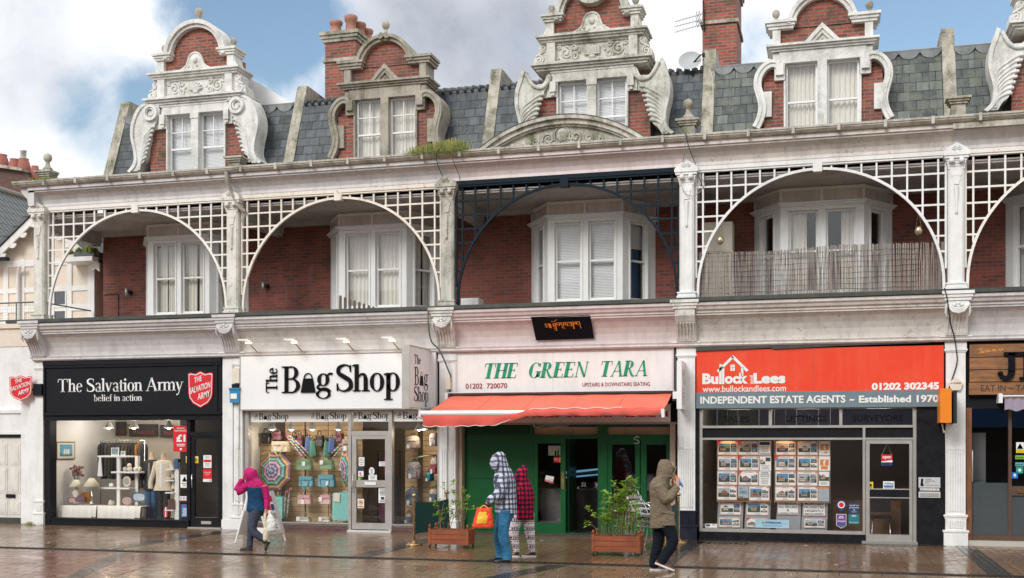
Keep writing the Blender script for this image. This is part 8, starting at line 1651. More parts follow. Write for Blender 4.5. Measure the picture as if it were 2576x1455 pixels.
d = MB(); d.box(-1.60, -.78, .30, .35, .14, 2.10); dd = d.build('panelled_door', painted('door_paint', (.74, .71, .66), dirt=(.3, .27, .23), amt=.6), NB)
d = MB()
for a, c, e, f_ in ((-1.52, -1.24, 1.45, 1.98), (-1.14, -.86, 1.45, 1.98), (-1.52, -1.24, .75, 1.35), (-1.14, -.86, .75, 1.35), (-1.52, -1.24, .22, .55), (-1.14, -.86, .22, .55)):
 d.box(a, c, .288, .30, e, f_); d.box(a+.05, c-.05, .278, .288, e+.05, f_-.05)
d.build('door_panels', MATS['door_paint'], dd); d = MB(); d.box(-1.26, -1.0, .27, .288, .63, .72); d.build('letterbox', BLACKP, dd)
d = MB(); d.box(-1.62, -.78, .31, .35, 2.12, 2.2); d.box(-1.62, -.78, .29, .36, -.01, .14); d.build('door_transom', LEAD, NB)
rl = thing('terrace_railing', 'thin grey mesh railing on the terrace of the cream house left of the arcade', 'railing', (-3, .5, 4.95))
b = MB()
for z in (5.04, 5.48): b.tube([(-9, .45, z), (-.42, .45, z), (-.42, 2.5, z)], .018, 6)
for x in (-3.3, -2.2, -1.1, -.42): b.tube([(x, .45, 4.92), (x, .45, 5.5)], .016, 6)
b.build('rails', plain('railing_grey', (.13, .17, .18), .5), rl); b = MB()
for k in range(60): x = -4.2+k*.063; b.tube([(x, .45, 5.04), (x, .45, 5.48)], .0025, 3)
for k in range(5): z = 5.1+.075*k; b.tube([(-4.2, .452, z), (-.42, .452, z)], .0025, 3)
b.build('wire_mesh', MATS['railing_grey'], rl)
# ------------------------------------------------------------------ buildings across the street (they stand behind the viewpoint and show in the window glass)
for k, (xa, xb, h, m) in enumerate(((-26, -9, 9.5, BRICK), (-9, 6, 8.2, STUCCO), (6, 15, 10.5, BRICKD), (15, 29, 8.8, BRICK), (29, 46, 9.8, STUCCO))):
 t = thing('street_building', 'building across the street, mirrored dimly in the shop windows', 'building', ((xa+xb)/2, -31, 0), 'buildings across the street')
 b = MB(); b.box(xa, xb, -38, -31, 3.6, h); b.build('wall', m, t); b = MB(); b.box(xa+.1, xb-.1, -37, -31.2, 0, 3.4); b.build('shopfront', BLACKP, t); b = MB(); b.box(xa, xb, -31.3, -30.9, 2.7, 3.6); b.build('fascia', [NAVY, SIGNW, TEAL, BLUE, RED][k], t); b = MB(); b.prism([(-38, h), (-31, h), (-34.5, h+2.4)], 'x', xa, xb); b.build('roof', SLATE, t)
 n_ = int((xb-xa)/2.6)
 for q in range(n_): x = xa+(xb-xa)*(q+.5)/n_; b = MB(); b.box(x-.6, x+.6, -31.02, -30.9, 4.6, 6.4); b.build('window', SASH, t)

# ------------------------------------------------------------------ planters, plants, posts
CEDAR = wood_mat('cedar_board', (.33, .085, .028), (.20, .045, .016)); SOIL = plain('soil', (.02, .015, .012), .9, .4)
def planter(x, y, w, dp, lb):
 t = thing('planter', lb, 'planter', (x+w/2, y+dp/2, 0), 'wooden planters')
 z0, z1 = .075, .36
 for q in range(3):
  a, c = z0+(z1-z0)*q/3, z0+(z1-z0)*(q+1)/3-.006; b = MB(); b.box(x+.02, x+w-.02, y+.01, y+.035, a, c); b.box(x+.02, x+w-.02, y+dp-.035, y+dp-.01, a, c); b.box(x+.01, x+.035, y+.035, y+dp-.035, a, c); b.box(x+w-.035, x+w-.01, y+.035, y+dp-.035, a, c); b.build('board', CEDAR, t)
 for px in (x, x+w-.05):
  for py in (y, y+dp-.05):
   b = MB(); b.box(px, px+.05, py, py+.05, z0-.01, z1+.02); b.build('post', CEDAR, t); b = MB(); b.lathe((px+.025, py+.025, z1+.02), [(.001, 0), (.015, .0), (.014, .015), (.026, .035), (.022, .06), (.001, .085)], 10); b.build('finial', CEDAR, t)
   b = MB(); b.lathe((px+.025, py+.025, 0), [(.001, .0), (.028, .01), (.034, .03), (.028, .05), (.012, .06), (.012, .075)], 10, sx=.5); b.build('castor', BLACKRUB, t)
 b = MB(); b.box(x+.035, x+w-.035, y+.035, y+dp-.035, z0, z1-.05); b.build('soil', SOIL, t)
 return t
def leaf_mat(name, c):
 m = plain(name, c, .4, .35, scale=9); nt = m.node_tree; b = nt.nodes['Principled BSDF']; t = nt.nodes.new('ShaderNodeBsdfTranslucent'); t.inputs[0].default_value = (c[0]*1.6, c[1]*1.6, c[2], 1); x = nt.nodes.new('ShaderNodeMixShader'); x.inputs[0].default_value = .35
 o = nt.nodes['Material Output']; nt.links.new(b.outputs[0], x.inputs[1]); nt.links.new(t.outputs[0], x.inputs[2]); nt.links.new(x.outputs[0], o.inputs[0]); return m
LEAFM = leaf_mat('leaf_green', (.23, .42, .05)); LEAFD = leaf_mat('leaf_dark', (.11, .22, .035)); LEAFY = leaf_mat('leaf_bright', (.40, .56, .09)); STEMM = plain('woody_stem', (.22, .13, .075), .8, .3)
def shrub(x, y, w, dp, lb, stems, seed, lsz):
 R = random.Random(seed); t = thing('potted_shrub', lb, 'shrub', (x+w/2, y+dp/2, .3), 'shrubs in the planters'); S = MB(); L = MB()
 def leaf(p, a, up, l):
  d = (cos(a)*cos(up), sin(a)*cos(up), sin(up)); n = (-sin(a), cos(a), 0); k = l*.24; m = R.choice((0, 0, 1, 2)); dz = R.uniform(-.25, .05)*l
  P = lambda f, s_, h=0: (p[0]+d[0]*l*f+n[0]*k*s_, p[1]+d[1]*l*f+n[1]*k*s_, p[2]+d[2]*l*f+h)
  L.add([P(0, 0), P(.45, 1, .004), P(.45, 0, -.006), P(1, 0, dz), P(.45, -1, .004)], [(0, 1, 2), (1, 3, 2), (0, 2, 4), (2, 3, 4)], m)
 for (fx, h, lean, tops) in stems:
  bx, by = x+.08+(w-.16)*fx, y+dp*R.uniform(.3, .7); pts = []; n = 7; wob = R.uniform(0, 6)
  for k in range(n+1): q = k/n; pts.append((bx+lean*q*q+.02*sin(q*6+wob), by+.03*sin(q*4+wob), .3+h*q))
  S.tube(pts, [.008-.005*k/n for k in range(n+1)], 5)
  brs = [(pts[-1], pts)]
  for q in range(tops[0]):
   k = R.randint(3, n-1); p = pts[k]; a = R.uniform(0, 6.28); l = R.uniform(.05, .18); e = (p[0]+l*cos(a), p[1]+l*.7*sin(a), p[2]+l*R.uniform(.5, 1.1)); S.tube([p, ((p[0]+e[0])/2, (p[1]+e[1])/2, (p[2]+e[2])/2-.01), e], [.004, .003, .002], 4); brs.append((e, [p, e]))
  for e, path in brs:
   for q in range(tops[1]): leaf((e[0]+R.uniform(-.02, .02), e[1]+R.uniform(-.02, .02), e[2]-R.uniform(0, .09)), R.uniform(0, 6.28), R.uniform(-.2, .9), lsz*R.uniform(.7, 1.2))
  for q in range(tops[2]): p = pts[R.randint(2, n)]; leaf(p, R.uniform(0, 6.28), R.uniform(-.1, .7), lsz*R.uniform(.7, 1.0))
 S.build('stems', STEMM, t); L.build('leaves', [LEAFM, LEAFD, LEAFY], t)
p1 = gnd(1077, 1379); planter(p1[0], p1[1], .80, .40, 'stained cedar planter with sparse twiggy shrub beside the brass post')
shrub(p1[0], p1[1], .80, .40, 'sparse twiggy shrub with few leaves in the planter beside the brass post', [(.10, .55, -.06, (2, 7, 3)), (.16, .62, .0, (2, 6, 3)), (.22, .95, .06, (3, 6, 4)), (.25, .5, .1, (1, 4, 2)), (.42, .45, .05, (1, 4, 3)), (.5, .60, .12, (2, 5, 2)), (.62, .62, .08, (2, 5, 2)), (.72, .98, -.08, (2, 16, 4)), (.80, .85, .05, (3, 7, 3)), (.85, .55, .06, (2, 6, 4)), (.90, .7, .04, (2, 6, 4)), (.35, .3, .1, (1, 3, 2))], 5, .085)
p2 = gnd(1488, 1398); planter(p2[0], p2[1], .86, .42, 'stained cedar planter with bushy leafy shrub in front of the restaurant windows')
shrub(p2[0], p2[1], .86, .42, 'bushy bright leafed shrub in the planter in front of the restaurant windows', [(.03, .28, -.22, (0, 12, 1)), (.12, .55, -.28, (2, 9, 6)), (.18, .72, -.02, (4, 10, 8)), (.24, .80, .02, (4, 10, 8)), (.30, .55, .03, (3, 8, 6)), (.40, 1.0, -.02, (4, 12, 8)), (.46, .75, .05, (4, 10, 6)), (.52, .6, .0, (3, 9, 6)), (.58, .85, .05, (4, 10, 8)), (.64, 1.02, .04, (5, 12, 8)), (.70, .9, .02, (4, 12, 8)), (.76, 1.10, .05, (6, 14, 10)), (.82, .98, .08, (5, 12, 8)), (.88, .65, .08, (3, 9, 6)), (.92, .5, .06, (3, 8, 5)), (.5, .3, .1, (2, 7, 4)), (.35, .32, -.1, (2, 7, 4)), (.68, .3, .1, (2, 7, 4))], 11, .098)
def post(x, y, lb, lean=0):
 t = thing('barrier_post', lb, 'post', (x, y, 0), 'brass barrier posts')
 b = MB(); b.lathe((x, y, 0), [(.001, 0), (.17, 0), (.17, .02), (.12, .045), (.05, .06), (.04, .09), (.001, .09)], 22); b.build('base', BRASS, t)
 b = MB(); b.tube([(x, y, .06), (x+lean, y, .90)], .026, 12); b.build('pole', BRASS, t)
 b = MB(); b.tube([(x+lean, y, .89), (x+lean, y, .92)], .032, 12); b.ball((x+lean*1.08, y, .97), .045, 14); b.build('ball_top', BRASS, t)
q1, q2 = gnd(1042, 1372), gnd(1131, 1357)
post(*q1, 'brass post with ball top at the near end of the left green canvas'); post(*q2, 'leaning brass post with ball top behind the sparse shrub', -.06)
q3 = gnd(1707, 1367); q4_ = gnd(1672, 1396); post(*q3, 'brass post with ball top by the pillar behind the khaki coat'); post(*q4_, 'brass post hidden mostly behind the khaki coated person')
GCAN = cloth_mat('green_canvas', (.008, .062, .055), .2)
for (a, c), lb in (((q1, q2), 'dark green canvas barrier between two brass posts beside the sparse planter'), ((q3, q4_), 'dark green canvas barrier running toward the viewer behind the khaki coat')):
 b = MB(); vs = []; K = 16
 for k in range(K+1):
  s_ = .03+.94*k/K; x, y = a[0]+(c[0]-a[0])*s_, a[1]+(c[1]-a[1])*s_; w = .03*sin(k*.9)
  for j in range(5): vs.append((x+w*.5*(j/4), y+w*(j/4), .84-.62*j/4-.03*sin(pi*k/K)*(1-j/4)))
 b.add(vs, [(k*5+j, k*5+5+j, k*5+6+j, k*5+1+j) for k in range(K) for j in range(4)], 0, True); solo(b, 'canvas_barrier', GCAN, lb, 'barrier', 'canvas barriers')
# table and stacked chairs
tx_, ty_ = gnd(1576, 1377)
t = thing('bistro_table', 'round metal bistro table behind the bushy planter', 'table', (tx_, ty_, 0)); b = MB(); b.lathe((tx_, ty_, .70), [(.001, .025), (.30, .025), (.31, .015), (.31, 0), (.29, -.01), (.001, -.005)], 28); b.build('tabletop', CHROME, t); b = MB(); b.tube([(tx_, ty_, .03), (tx_, ty_, .70)], .03, 10); b.build('column', CHROME, t); b = MB(); b.lathe((tx_, ty_, 0), [(.001, 0), (.22, 0), (.2, .02), (.04, .05), (.001, .05)], 18); b.build('base', CHROME, t)
def chair_proto(lb):
 t = thing('aluminium_chair', lb, 'chair', (0, 0, 0), 'stacked aluminium chairs')
 for sx in (-.25, .25):
  b = MB(); b.tube(catmull([(sx, -.26, 0), (sx, -.24, .3), (sx, -.22, .58), (sx, -.16, .66), (sx, .1, .66), (sx, .22, .64)], 5), .013, 8); b.build('front_leg', CHROME, t)
  b = MB(); b.tube([(sx, .30, 0), (sx, .22, .42), (sx, .24, .66), (sx, .30, .80)], .013, 8); b.build('rear_leg', CHROME, t)
 b = MB(); b.tube(catmull([(-.25, .30, .78), (-.25, .32, .86), (-.19, .33, .90), (.19, .33, .90), (.25, .32, .86), (.25, .30, .78)], 5), .013, 8); b.build('back_hoop', CHROME, t)
 b = MB()
 for k in range(6): b.box(-.24, .24, -.2+.075*k, -.14+.075*k, .44, .452)
 b.box(-.25, -.23, -.22, .24, .425, .44); b.box(.23, .25, -.22, .24, .425, .44); b.build('seat', CHROME, t)
 b = MB()
 for k in range(3): b.box(-.24, .24, .255+.015*k, .265+.015*k, .56+.09*k, .62+.09*k)
 b.build('back_slats', CHROME, t)
 return t
ch = chair_proto('aluminium slatted chair, lowest of the stack beside the khaki coat'); cx2, cy2 = gnd(1612, 1384)
ch.location = (cx2+.17, cy2+.30, 0); ch.rotation_euler = (0, 0, radians(70))
for k, nm in ((1, 'middle'), (2, 'topmost')): c = copy_tree(ch); c.location = (cx2+.17-.06*k, cy2+.30+.02*k, .095*k); c['label'] = f'aluminium slatted chair, {nm} of the stack beside the khaki coat'
# A-board
ab = thing('pavement_sign', 'white folding pavement sign with small pictures behind the pink jacketed woman', 'sign', (7.2, -2.6, 0))
def slab(mb, p0, p1, dvec, th, m=0):                          # panel between ground edge p0 and top edge p1, swept along dvec
 nx = (p1[2]-p0[2]); l = sqrt((p1[0]-p0[0])**2+(p1[2]-p0[2])**2); n = (nx/l*th, 0, -(p1[0]-p0[0])/l*th)
 v = [p0, p1, tuple(p1[i]+dvec[i] for i in range(3)), tuple(p0[i]+dvec[i] for i in range(3))]; v += [tuple(p[i]+n[i] for i in range(3)) for p in v]
 mb.add(v, [(0, 1, 2, 3), (7, 6, 5, 4), (0, 4, 5, 1), (1, 5, 6, 2), (2, 6, 7, 3), (3, 7, 4, 0)], m)
(ax0, ay0), (ax1, ay1) = gnd(592, 1366), gnd(676, 1366); dv = (.10, .52, 0); tp = ((ax0+ax1)/2, (ay0+ay1)/2)
for nm, (gx_, gy_), sd in (('left_panel', (ax0, ay0), -.05), ('right_panel', (ax1, ay1), .05)):
 P0_ = (gx_+.03*(1 if sd < 0 else -1), gy_, .16); P1_ = (tp[0]+sd*1.6, tp[1], 1.02); b = MB(); slab(b, P0_, P1_, dv, .03); pn = b.build('panel', painted('sign_panel', (.62, .60, .56), dirt=(.3, .28, .25), amt=.5) if 'sign_panel' not in MATS else MATS['sign_panel'], ab)
 for q in (0, 1):
  b = MB(); e = tuple(P1_[i]+dv[i]*q for i in range(3)); g_ = (gx_+dv[0]*q, gy_+dv[1]*q, 0); b.tube([g_, e], .02, 5); b.build('leg', UPVC, ab)
 if sd > 0:
  b = MB(); u = [dv[i]/.64*.79*1.02 for i in range(3)]; v_ = [P1_[i]-P0_[i] for i in range(3)]; off = (.036, -.004, .012)
  mp = lambda a, c: tuple(P0_[i]+u[i]*a+v_[i]*c+off[i] for i in range(3)); quad(b, .04, .6, .06, .96, mp, 1); mp2 = lambda a, c: tuple(P0_[i]+u[i]*a+v_[i]*c+off[i]*1.3 for i in range(3))
  for i in range(3):
   for j in range(3): quad(b, .07+.18*i, .21+.18*i, .34+.2*j, .48+.2*j, mp2, (2, 5, 8, 5, 2, 5, 8, 5, 2)[i*3+j])
  quad(b, .06, .58, .08, .24, mp2, 1); lines(b, mp2, .06, .08, .5, .16, 2, 5); b.build('poster', DR, ab)
b = MB(); b.box(ax1-.28, ax1-.02, ay1-.02, ay1-.005, .17, .30); b.build('price_card', PAPER, ab)

# ------------------------------------------------------------------ people
RGT, FWD = (cos(YAW), sin(YAW)), (-sin(YAW), cos(YAW))
SKIN = NT('skin'); SKIN = SKIN.fin((.55, .31, .22), .5, Subsurface_Weight=.08)
def fuse(o, vox, it=4, disp=0.0, dsz=.08):
 m = o.modifiers.new('r', 'REMESH'); m.mode = 'VOXEL'; m.voxel_size = vox; m.use_smooth_shade = True
 s = o.modifiers.new('s', 'SMOOTH'); s.factor = .5; s.iterations = it
 if disp:
  tx = bpy.data.textures.new('folds', 'CLOUDS'); tx.noise_scale = dsz; tx.noise_depth = 2
  d = o.modifiers.new('d', 'DISPLACE'); d.texture = tx; d.strength = disp; d.mid_level = .5
 me = bpy.data.meshes.new_from_object(o.evaluated_get(bpy.context.evaluated_depsgraph_get())); mats = list(o.data.materials); o.modifiers.clear(); o.data = me
 if not me.materials:
  for q in mats: me.materials.append(q)
 me.polygons.foreach_set('use_smooth', [True]*len(me.polygons)); return o
class Fig:
 def __init__(s, gx, gy): s.o = (gx, gy)
 def P(s, a, d, z): return (s.o[0]+RGT[0]*a+FWD[0]*d, s.o[1]+RGT[1]*a+FWD[1]*d, z)
 def ring(s, ca, cd, z, ra, rd, tilt=0, n=18, sq=1.0):
  out = []
  for j in range(n):
   t = 2*pi*j/n; c, q = cos(t), sin(t); c, q = math.copysign(abs(c)**sq, c), math.copysign(abs(q)**sq, q); out.append(s.P(ca+ra*c, cd+rd*q, z+tilt*ra*c))
  return out
 def loft(s, mb, rings, m=0, **k): mb.loft([s.ring(*r) for r in rings], m, **k)
 def limb(s, mb, pts, rad, n=12, m=0): mb.tube([s.P(*p) for p in catmull(pts, 4)], [r for (r,) in catmull([(r,) for r in rad], 4)], n, m)
 def ball(s, mb, a, d, z, r, sc=(1, 1, 1), m=0): mb.ball(s.P(a, d, z), r, 14, m, sc)
def hand(f, mb, w, dr, nm, curl=.5, L=.18, spread=.12):
 """palm and five jointed fingers from wrist w, along dr, palm facing nm (all in figure axes)"""
 nrm = lambda v: (lambda l: tuple(q/l for q in v))(sqrt(sum(q*q for q in v)) or 1)
 dr = nrm(dr); k = sum(a*b_ for a, b_ in zip(dr, nm)); nm = nrm(tuple(b_-k*a for a, b_ in zip(dr, nm))); sd = (dr[1]*nm[2]-dr[2]*nm[1], dr[2]*nm[0]-dr[0]*nm[2], dr[0]*nm[1]-dr[1]*nm[0])
 A = lambda p, x, y, z: tuple(p[i]+dr[i]*x+sd[i]*y+nm[i]*z for i in range(3)); PL = L*.52; rings = []
 for x, wd, th in ((-.02, .026, .022), (.01, .030, .020), (PL*.55, .040, .017), (PL, .038, .013)): rings.append([f.P(*A(w, x, wd*cos(2*pi*j/12), th*sin(2*pi*j/12))) for j in range(12)])
 mb.loft(rings)
 for q, (y, ln, r) in enumerate(((-.030, .80, .0078), (-.010, .95, .0085), (.010, 1.0, .0085), (.029, .88, .0082))):
  p = A(w, PL-.008, y, 0); ang = curl*.5; pts = [p]; yy = spread*(y/.03)*.3
  for seg in (.44, .32, .24): l = L*.48*ln*seg; p = tuple(p[i]+(dr[i]*cos(ang)+nm[i]*sin(ang)+sd[i]*yy)*l for i in range(3)); pts.append(p); ang += curl*(.9+.08*q)
  mb.tube([f.P(*p_) for p_ in pts], [r, r*.95, r*.85, r*.6], 7)
 p = A(w, .018, .030, .004); pts = [p]; ang = .7
 for seg in (.42, .33, .25): l = L*.42*seg; p = tuple(p[i]+(dr[i]*cos(ang)+sd[i]*sin(ang)*.8+nm[i]*curl*.5)*l for i in range(3)); pts.append(p); ang -= curl*.45
 mb.tube([f.P(*p_) for p_ in pts], [.012, .0105, .009, .006], 7)
def head(f, mb, a, d, z, fa, fd, fz=0):
 """head looking along (fa, fd, fz) in figure axes: skull, jaw, nose, brow, ears"""
 l = sqrt(fa*fa+fd*fd+fz*fz); u = (fa/l, fd/l, fz/l); lh = sqrt(u[0]**2+u[1]**2); s_ = (-u[1]/lh, u[0]/lh, 0); w = (-u[2]*u[0]/lh, -u[2]*u[1]/lh, lh)
 A = lambda x, y, zz: (a+u[0]*x+s_[0]*y+w[0]*zz, d+u[1]*x+s_[1]*y+w[1]*zz, z+u[2]*x+w[2]*zz)
 f.ball(mb, *A(-.01, 0, .03), .088, (1, 1, 1.05)); f.ball(mb, *A(.03, 0, -.03), .062, (1, 1, 1.15)); f.ball(mb, *A(.055, 0, -.075), .032)
 mb.tube([f.P(*A(.085, 0, .015)), f.P(*A(.108, 0, -.025)), f.P(*A(.088, 0, -.035))], [.010, .016, .012], 8)
 for q in (-1, 1): f.ball(mb, *A(-.005, q*.085, -.005), .022, (.7, .7, 1.3)); mb.tube([f.P(*A(.072, q*.012, .028)), f.P(*A(.068, q*.05, .026))], [.012, .009], 6)
 mb.tube([f.P(*A(.083, -.022, -.06)), f.P(*A(.090, 0, -.058)), f.P(*A(.083, .022, -.06))], [.006, .008, .006], 6)
 return A
def person(gx, gy, lb, J, extras):
 """continuous body from joints; clothing follows as children"""
 f = Fig(gx, gy); b = MB()
 head(f, b, *J['head'], *J['look'])
 f.limb(b, [J['neck0'], J['neck1']], [.06, .055])
 f.loft(b, J['torso'])
 for k in ('armL', 'armR'): f.limb(b, J[k], [.055, .045, .038, .028])
 for k in ('legL', 'legR'): f.limb(b, J[k], [.08, .058, .04, .024])
 for ft in J['feet']: f.limb(b, ft, [.022, .02, .014])
 o = b.build('person', [SKIN], org=(gx, gy, 0)); fuse(o, .012, 3)
 ORG[o.name] = (gx, gy, 0); tag(o, lb, 'person', None)
 h = MB()
 for args in J['hands']: hand(f, h, *args)
 # hands join the same continuous body mesh
 me = o.data; n0 = len(me.vertices); import bmesh
 bm = bmesh.new(); bm.from_mesh(me); vv = [bm.verts.new((x-gx, y-gy, z)) for x, y, z in h.v]
 for q, fc in enumerate(h.f):
  try: nf = bm.faces.new([vv[i] for i in fc]); nf.smooth = True; nf.material_index = J.get('hand_mat', 0)
  except ValueError: pass
 bm.to_mesh(me); bm.free()
 if J.get('hand_mat'): me.materials.append(J['glove'])
 return f, o
def cloth_part(f, o, name, mat, build, vox=.013, it=5, disp=.012, dsz=.09):
 b = MB(); build(b); c = b.build(name, mat, o); return fuse(c, vox, it, disp, dsz)
def shoe(f, b, heel, toe, h, w=.042):
 """shoe upper between heel and toe points (figure axes)"""
 n = 7; rings = []; dx, dy, dz = (toe[i]-heel[i] for i in range(3)); l = sqrt(dx*dx+dy*dy+dz*dz); u = (dx/l, dy/l, dz/l); lh = sqrt(u[0]**2+u[1]**2) or 1; s_ = (-u[1]/lh, u[0]/lh, 0); v = (s_[1]*u[2]-s_[2]*u[1], s_[2]*u[0]-s_[0]*u[2], s_[0]*u[1]-s_[1]*u[0]); v = tuple(-q for q in v) if v[2] < 0 else v
 for t_, ww, hh in ((0, .5, .55), (.06, .75, .95), (.25, .85, 1.0), (.45, .85, .85), (.7, 1.05, .6), (.9, .85, .5), (1, .4, .3)):
  rings.append([f.P(*[heel[i]+u[i]*l*t_+s_[i]*w*ww*cos(2*pi*j/12)+v[i]*(h*hh*.5+h*hh*.5*sin(2*pi*j/12)) for i in range(3)]) for j in range(12)])
 b.loft(rings); return u, s_, v, l
def sole(f, b, heel, toe, th, w=.046):
 dx, dy, dz = (toe[i]-heel[i] for i in range(3)); l = sqrt(dx*dx+dy*dy+dz*dz); u = (dx/l, dy/l, dz/l); lh = sqrt(u[0]**2+u[1]**2) or 1; s_ = (-u[1]/lh, u[0]/lh, 0); v = (s_[1]*u[2]-s_[2]*u[1], s_[2]*u[0]-s_[0]*u[2], s_[0]*u[1]-s_[1]*u[0]); v = tuple(-q for q in v) if v[2] < 0 else v
 ol = [(-.01, .5), (.02, .85), (.3, .8), (.7, 1.05), (.92, .85), (1.02, .4)]; prof = [(t_*l, w*q) for t_, q in ol]+[(t_*l, -w*q) for t_, q in ol[::-1]]
 vs = [f.P(*[heel[i]+u[i]*p+s_[i]*q+v[i]*hh for i in range(3)]) for hh in (-.002, th) for p, q in prof]; n = len(prof); b.add(vs, [list(range(n)), list(range(n, 2*n))[::-1]]+[(i, (i+1) % n, (i+1) % n+n, i+n) for i in range(n)])
def fabric(name, fn, rough=.85, fz=.4):
 s = NT(name); x, y, z = s.xyz(s.obj()); u = s.math('ADD', s.math('MULTIPLY', x, RGT[0]), s.math('MULTIPLY', y, RGT[1])); v = s.math('ADD', s.math('MULTIPLY', x, FWD[0]), s.math('MULTIPLY', y, FWD[1])); n = s.noise(s.obj(), 55, 3, .7); w = s.noise(s.obj(), 5, 3)
 c = fn(s, u, v, z, n, w); fo = s.noise(s.scl(s.obj(), (1, 1, 1.8)), 9, 4, .6, .8); s.b.inputs['Specular IOR Level'].default_value = .15; return s.fin(c, rough, s.math('ADD', s.math('MULTIPLY', n, .35), s.math('MULTIPLY', fo, 2.2)), .75, .02)
def band(s, x, per, lo, hi): f_ = s.math('FRACT', s.math('ADD', s.math('DIVIDE', x, per), 50.0)); return s.math('MULTIPLY', s.math('GREATER_THAN', f_, lo), s.math('LESS_THAN', f_, hi))
# -- woman in the pink and navy jacket
PINK = fabric('pink_nylon', lambda s, u, v, z, n, w: s.mix(s.ramp(w, .3, .7), (.60, .025, .19), (.42, .012, .12)), .6, .3)
NAVYN = fabric('navy_nylon', lambda s, u, v, z, n, w: s.mix(s.ramp(w, .3, .7), (.012, .075, .165), (.006, .04, .10)), .6, .3)
JEANG = fabric('grey_jeans', lambda s, u, v, z, n, w: s.mix(s.ramp(n, .3, .7), (.04, .052, .08), (.075, .092, .125)))
gx, gy = gnd(645, 1386)
J = dict(head=(-.10, .0, 1.43), look=(-.8, .55, -.1), neck0=(-.07, 0, 1.25), neck1=(-.095, 0, 1.38), torso=[(0, 0, .72, .13, .10), (0, 0, .95, .12, .09), (-.01, 0, 1.15, .14, .09), (-.02, 0, 1.25, .13, .08), (-.05, 0, 1.30, .06, .06)],
  armL=[(-.17, .05, 1.23), (-.36, .04, 1.09), (-.30, .03, 1.27), (-.25, .03, 1.34)], armR=[(.15, -.05, 1.21), (.20, -.05, .98), (.20, -.07, .80), (.19, -.08, .75)],
  legL=[(-.05, .05, .74), (-.10, .06, .43), (-.13, .06, .15), (-.135, .06, .08)], legR=[(.02, -.04, .74), (-.07, -.06, .40), (.14, -.05, .22), (.20, -.05, .16)], feet=[[(-.13, .06, .06), (-.2, .08, .05), (-.29, .1, .03)], [(.22, -.05, .13), (.23, -.05, .08), (.21, -.05, .03)]],
  hands=[((-.255, .03, 1.34), (.25, 0, 1), (.9, 0, -.2), .55), ((.19, -.08, .755), (.0, 0, -1), (-1, 0, 0), 1.0)])
f, o = person(gx, gy, 'person in a pink and navy hooded jacket walking past the bag shop holding the hood', J, None)
cloth_part(f, o, 'jacket', NAVYN, lambda b: f.loft(b, [(.005, 0, .73, .185, .15), (.0, 0, .80, .183, .148), (-.005, 0, .98, .155, .13), (-.005, 0, 1.15, .17, .135), (-.01, 0, 1.19, .165, .13)]), disp=.010, dsz=.05)
def yoke(b):
 f.loft(b, [(-.01, 0, 1.17, .172, .138), (-.015, 0, 1.24, .165, .13), (-.04, 0, 1.30, .13, .115), (-.07, 0, 1.34, .105, .105)])
 f.limb(b, [(-.15, .03, 1.22), (-.36, .03, 1.09), (-.31, .03, 1.24), (-.265, .03, 1.33)], [.08, .075, .058, .045]); f.limb(b, [(.14, -.03, 1.20), (.20, -.04, .99), (.205, -.06, .84), (.20, -.07, .77)], [.08, .062, .052, .045])
 f.loft(b, [(-.085, 0, 1.28, .10, .10), (-.10, .0, 1.34, .118, .125), (-.105, .0, 1.42, .128, .135), (-.11, .0, 1.49, .115, .12), (-.115, 0, 1.535, .065, .07), (-.115, 0, 1.55, .02, .02)])
cloth_part(f, o, 'hood_and_sleeves', PINK, yoke, disp=.010, dsz=.06)
cloth_part(f, o, 'side_panel', PAPER, lambda b: b.tube([f.P(-.165, -.06, 1.10), f.P(-.16, -.07, .95), f.P(-.185, -.06, .80), f.P(-.185, -.05, .735)], [.015, .022, .026, .022], 8), .008, 2, 0)
cloth_part(f, o, 'trousers', JEANG, lambda b: (f.limb(b, [(-.05, .04, .80), (-.10, .06, .43), (-.13, .06, .20), (-.135, .06, .06)], [.10, .078, .062, .060]), f.limb(b, [(.02, -.04, .80), (-.065, -.06, .41), (.13, -.05, .23), (.195, -.05, .165)], [.115, .088, .066, .056]), f.loft(b, [(-.01, 0, .64, .13, .10), (0, 0, .74, .15, .12), (0, 0, .80, .14, .11)])), disp=.008, dsz=.05)
BOOT = plain('muddy_boot', (.055, .045, .042), .6, .4)
for h_, t_ in (((-.09, .05, .0), (-.32, .10, .0)), ((.265, -.05, .16), (.19, -.05, .005))):
 b = MB(); shoe(f, b, h_, t_, .10); sh = b.build('shoe', BOOT, o); b = MB(); sole(f, b, h_, t_, .02); b.build('sole', BLACKRUB, sh)
WBAG = plain('white_carrier', (.70, .69, .64), .35, .12, bump=.3)
def carrier(lb, a, d, ztop, zb, w, dp, mat, grp, name='carrier_bag'):
 b = MB(); f.loft(b, [(a, d, zb, w*.7, dp*.7), (a, d, zb+.03, w, dp), (a, d, zb+.16, w*.95, dp), (a-.01, d, zb+.28, w*.62, dp*.6), (a-.015, d, ztop-.05, .02, .018), (a-.015, d, ztop+.01, .028, .012)])
 c = solo(b, name, mat, lb, 'bag', grp); fuse(c, .010, 3, .03, .06)
carrier('white plastic carrier bag bulging in the hand of the pink jacketed person', .29, -.10, .74, .36, .10, .07, WBAG, 'carrier bags of the pink jacketed person'); carrier('long cream carrier bag hanging lower in the same hand as the white one', .205, -.14, .70, .20, .055, .05, plain('cream_carrier', (.66, .58, .44), .4, .1, bump=.3), 'carrier bags of the pink jacketed person')
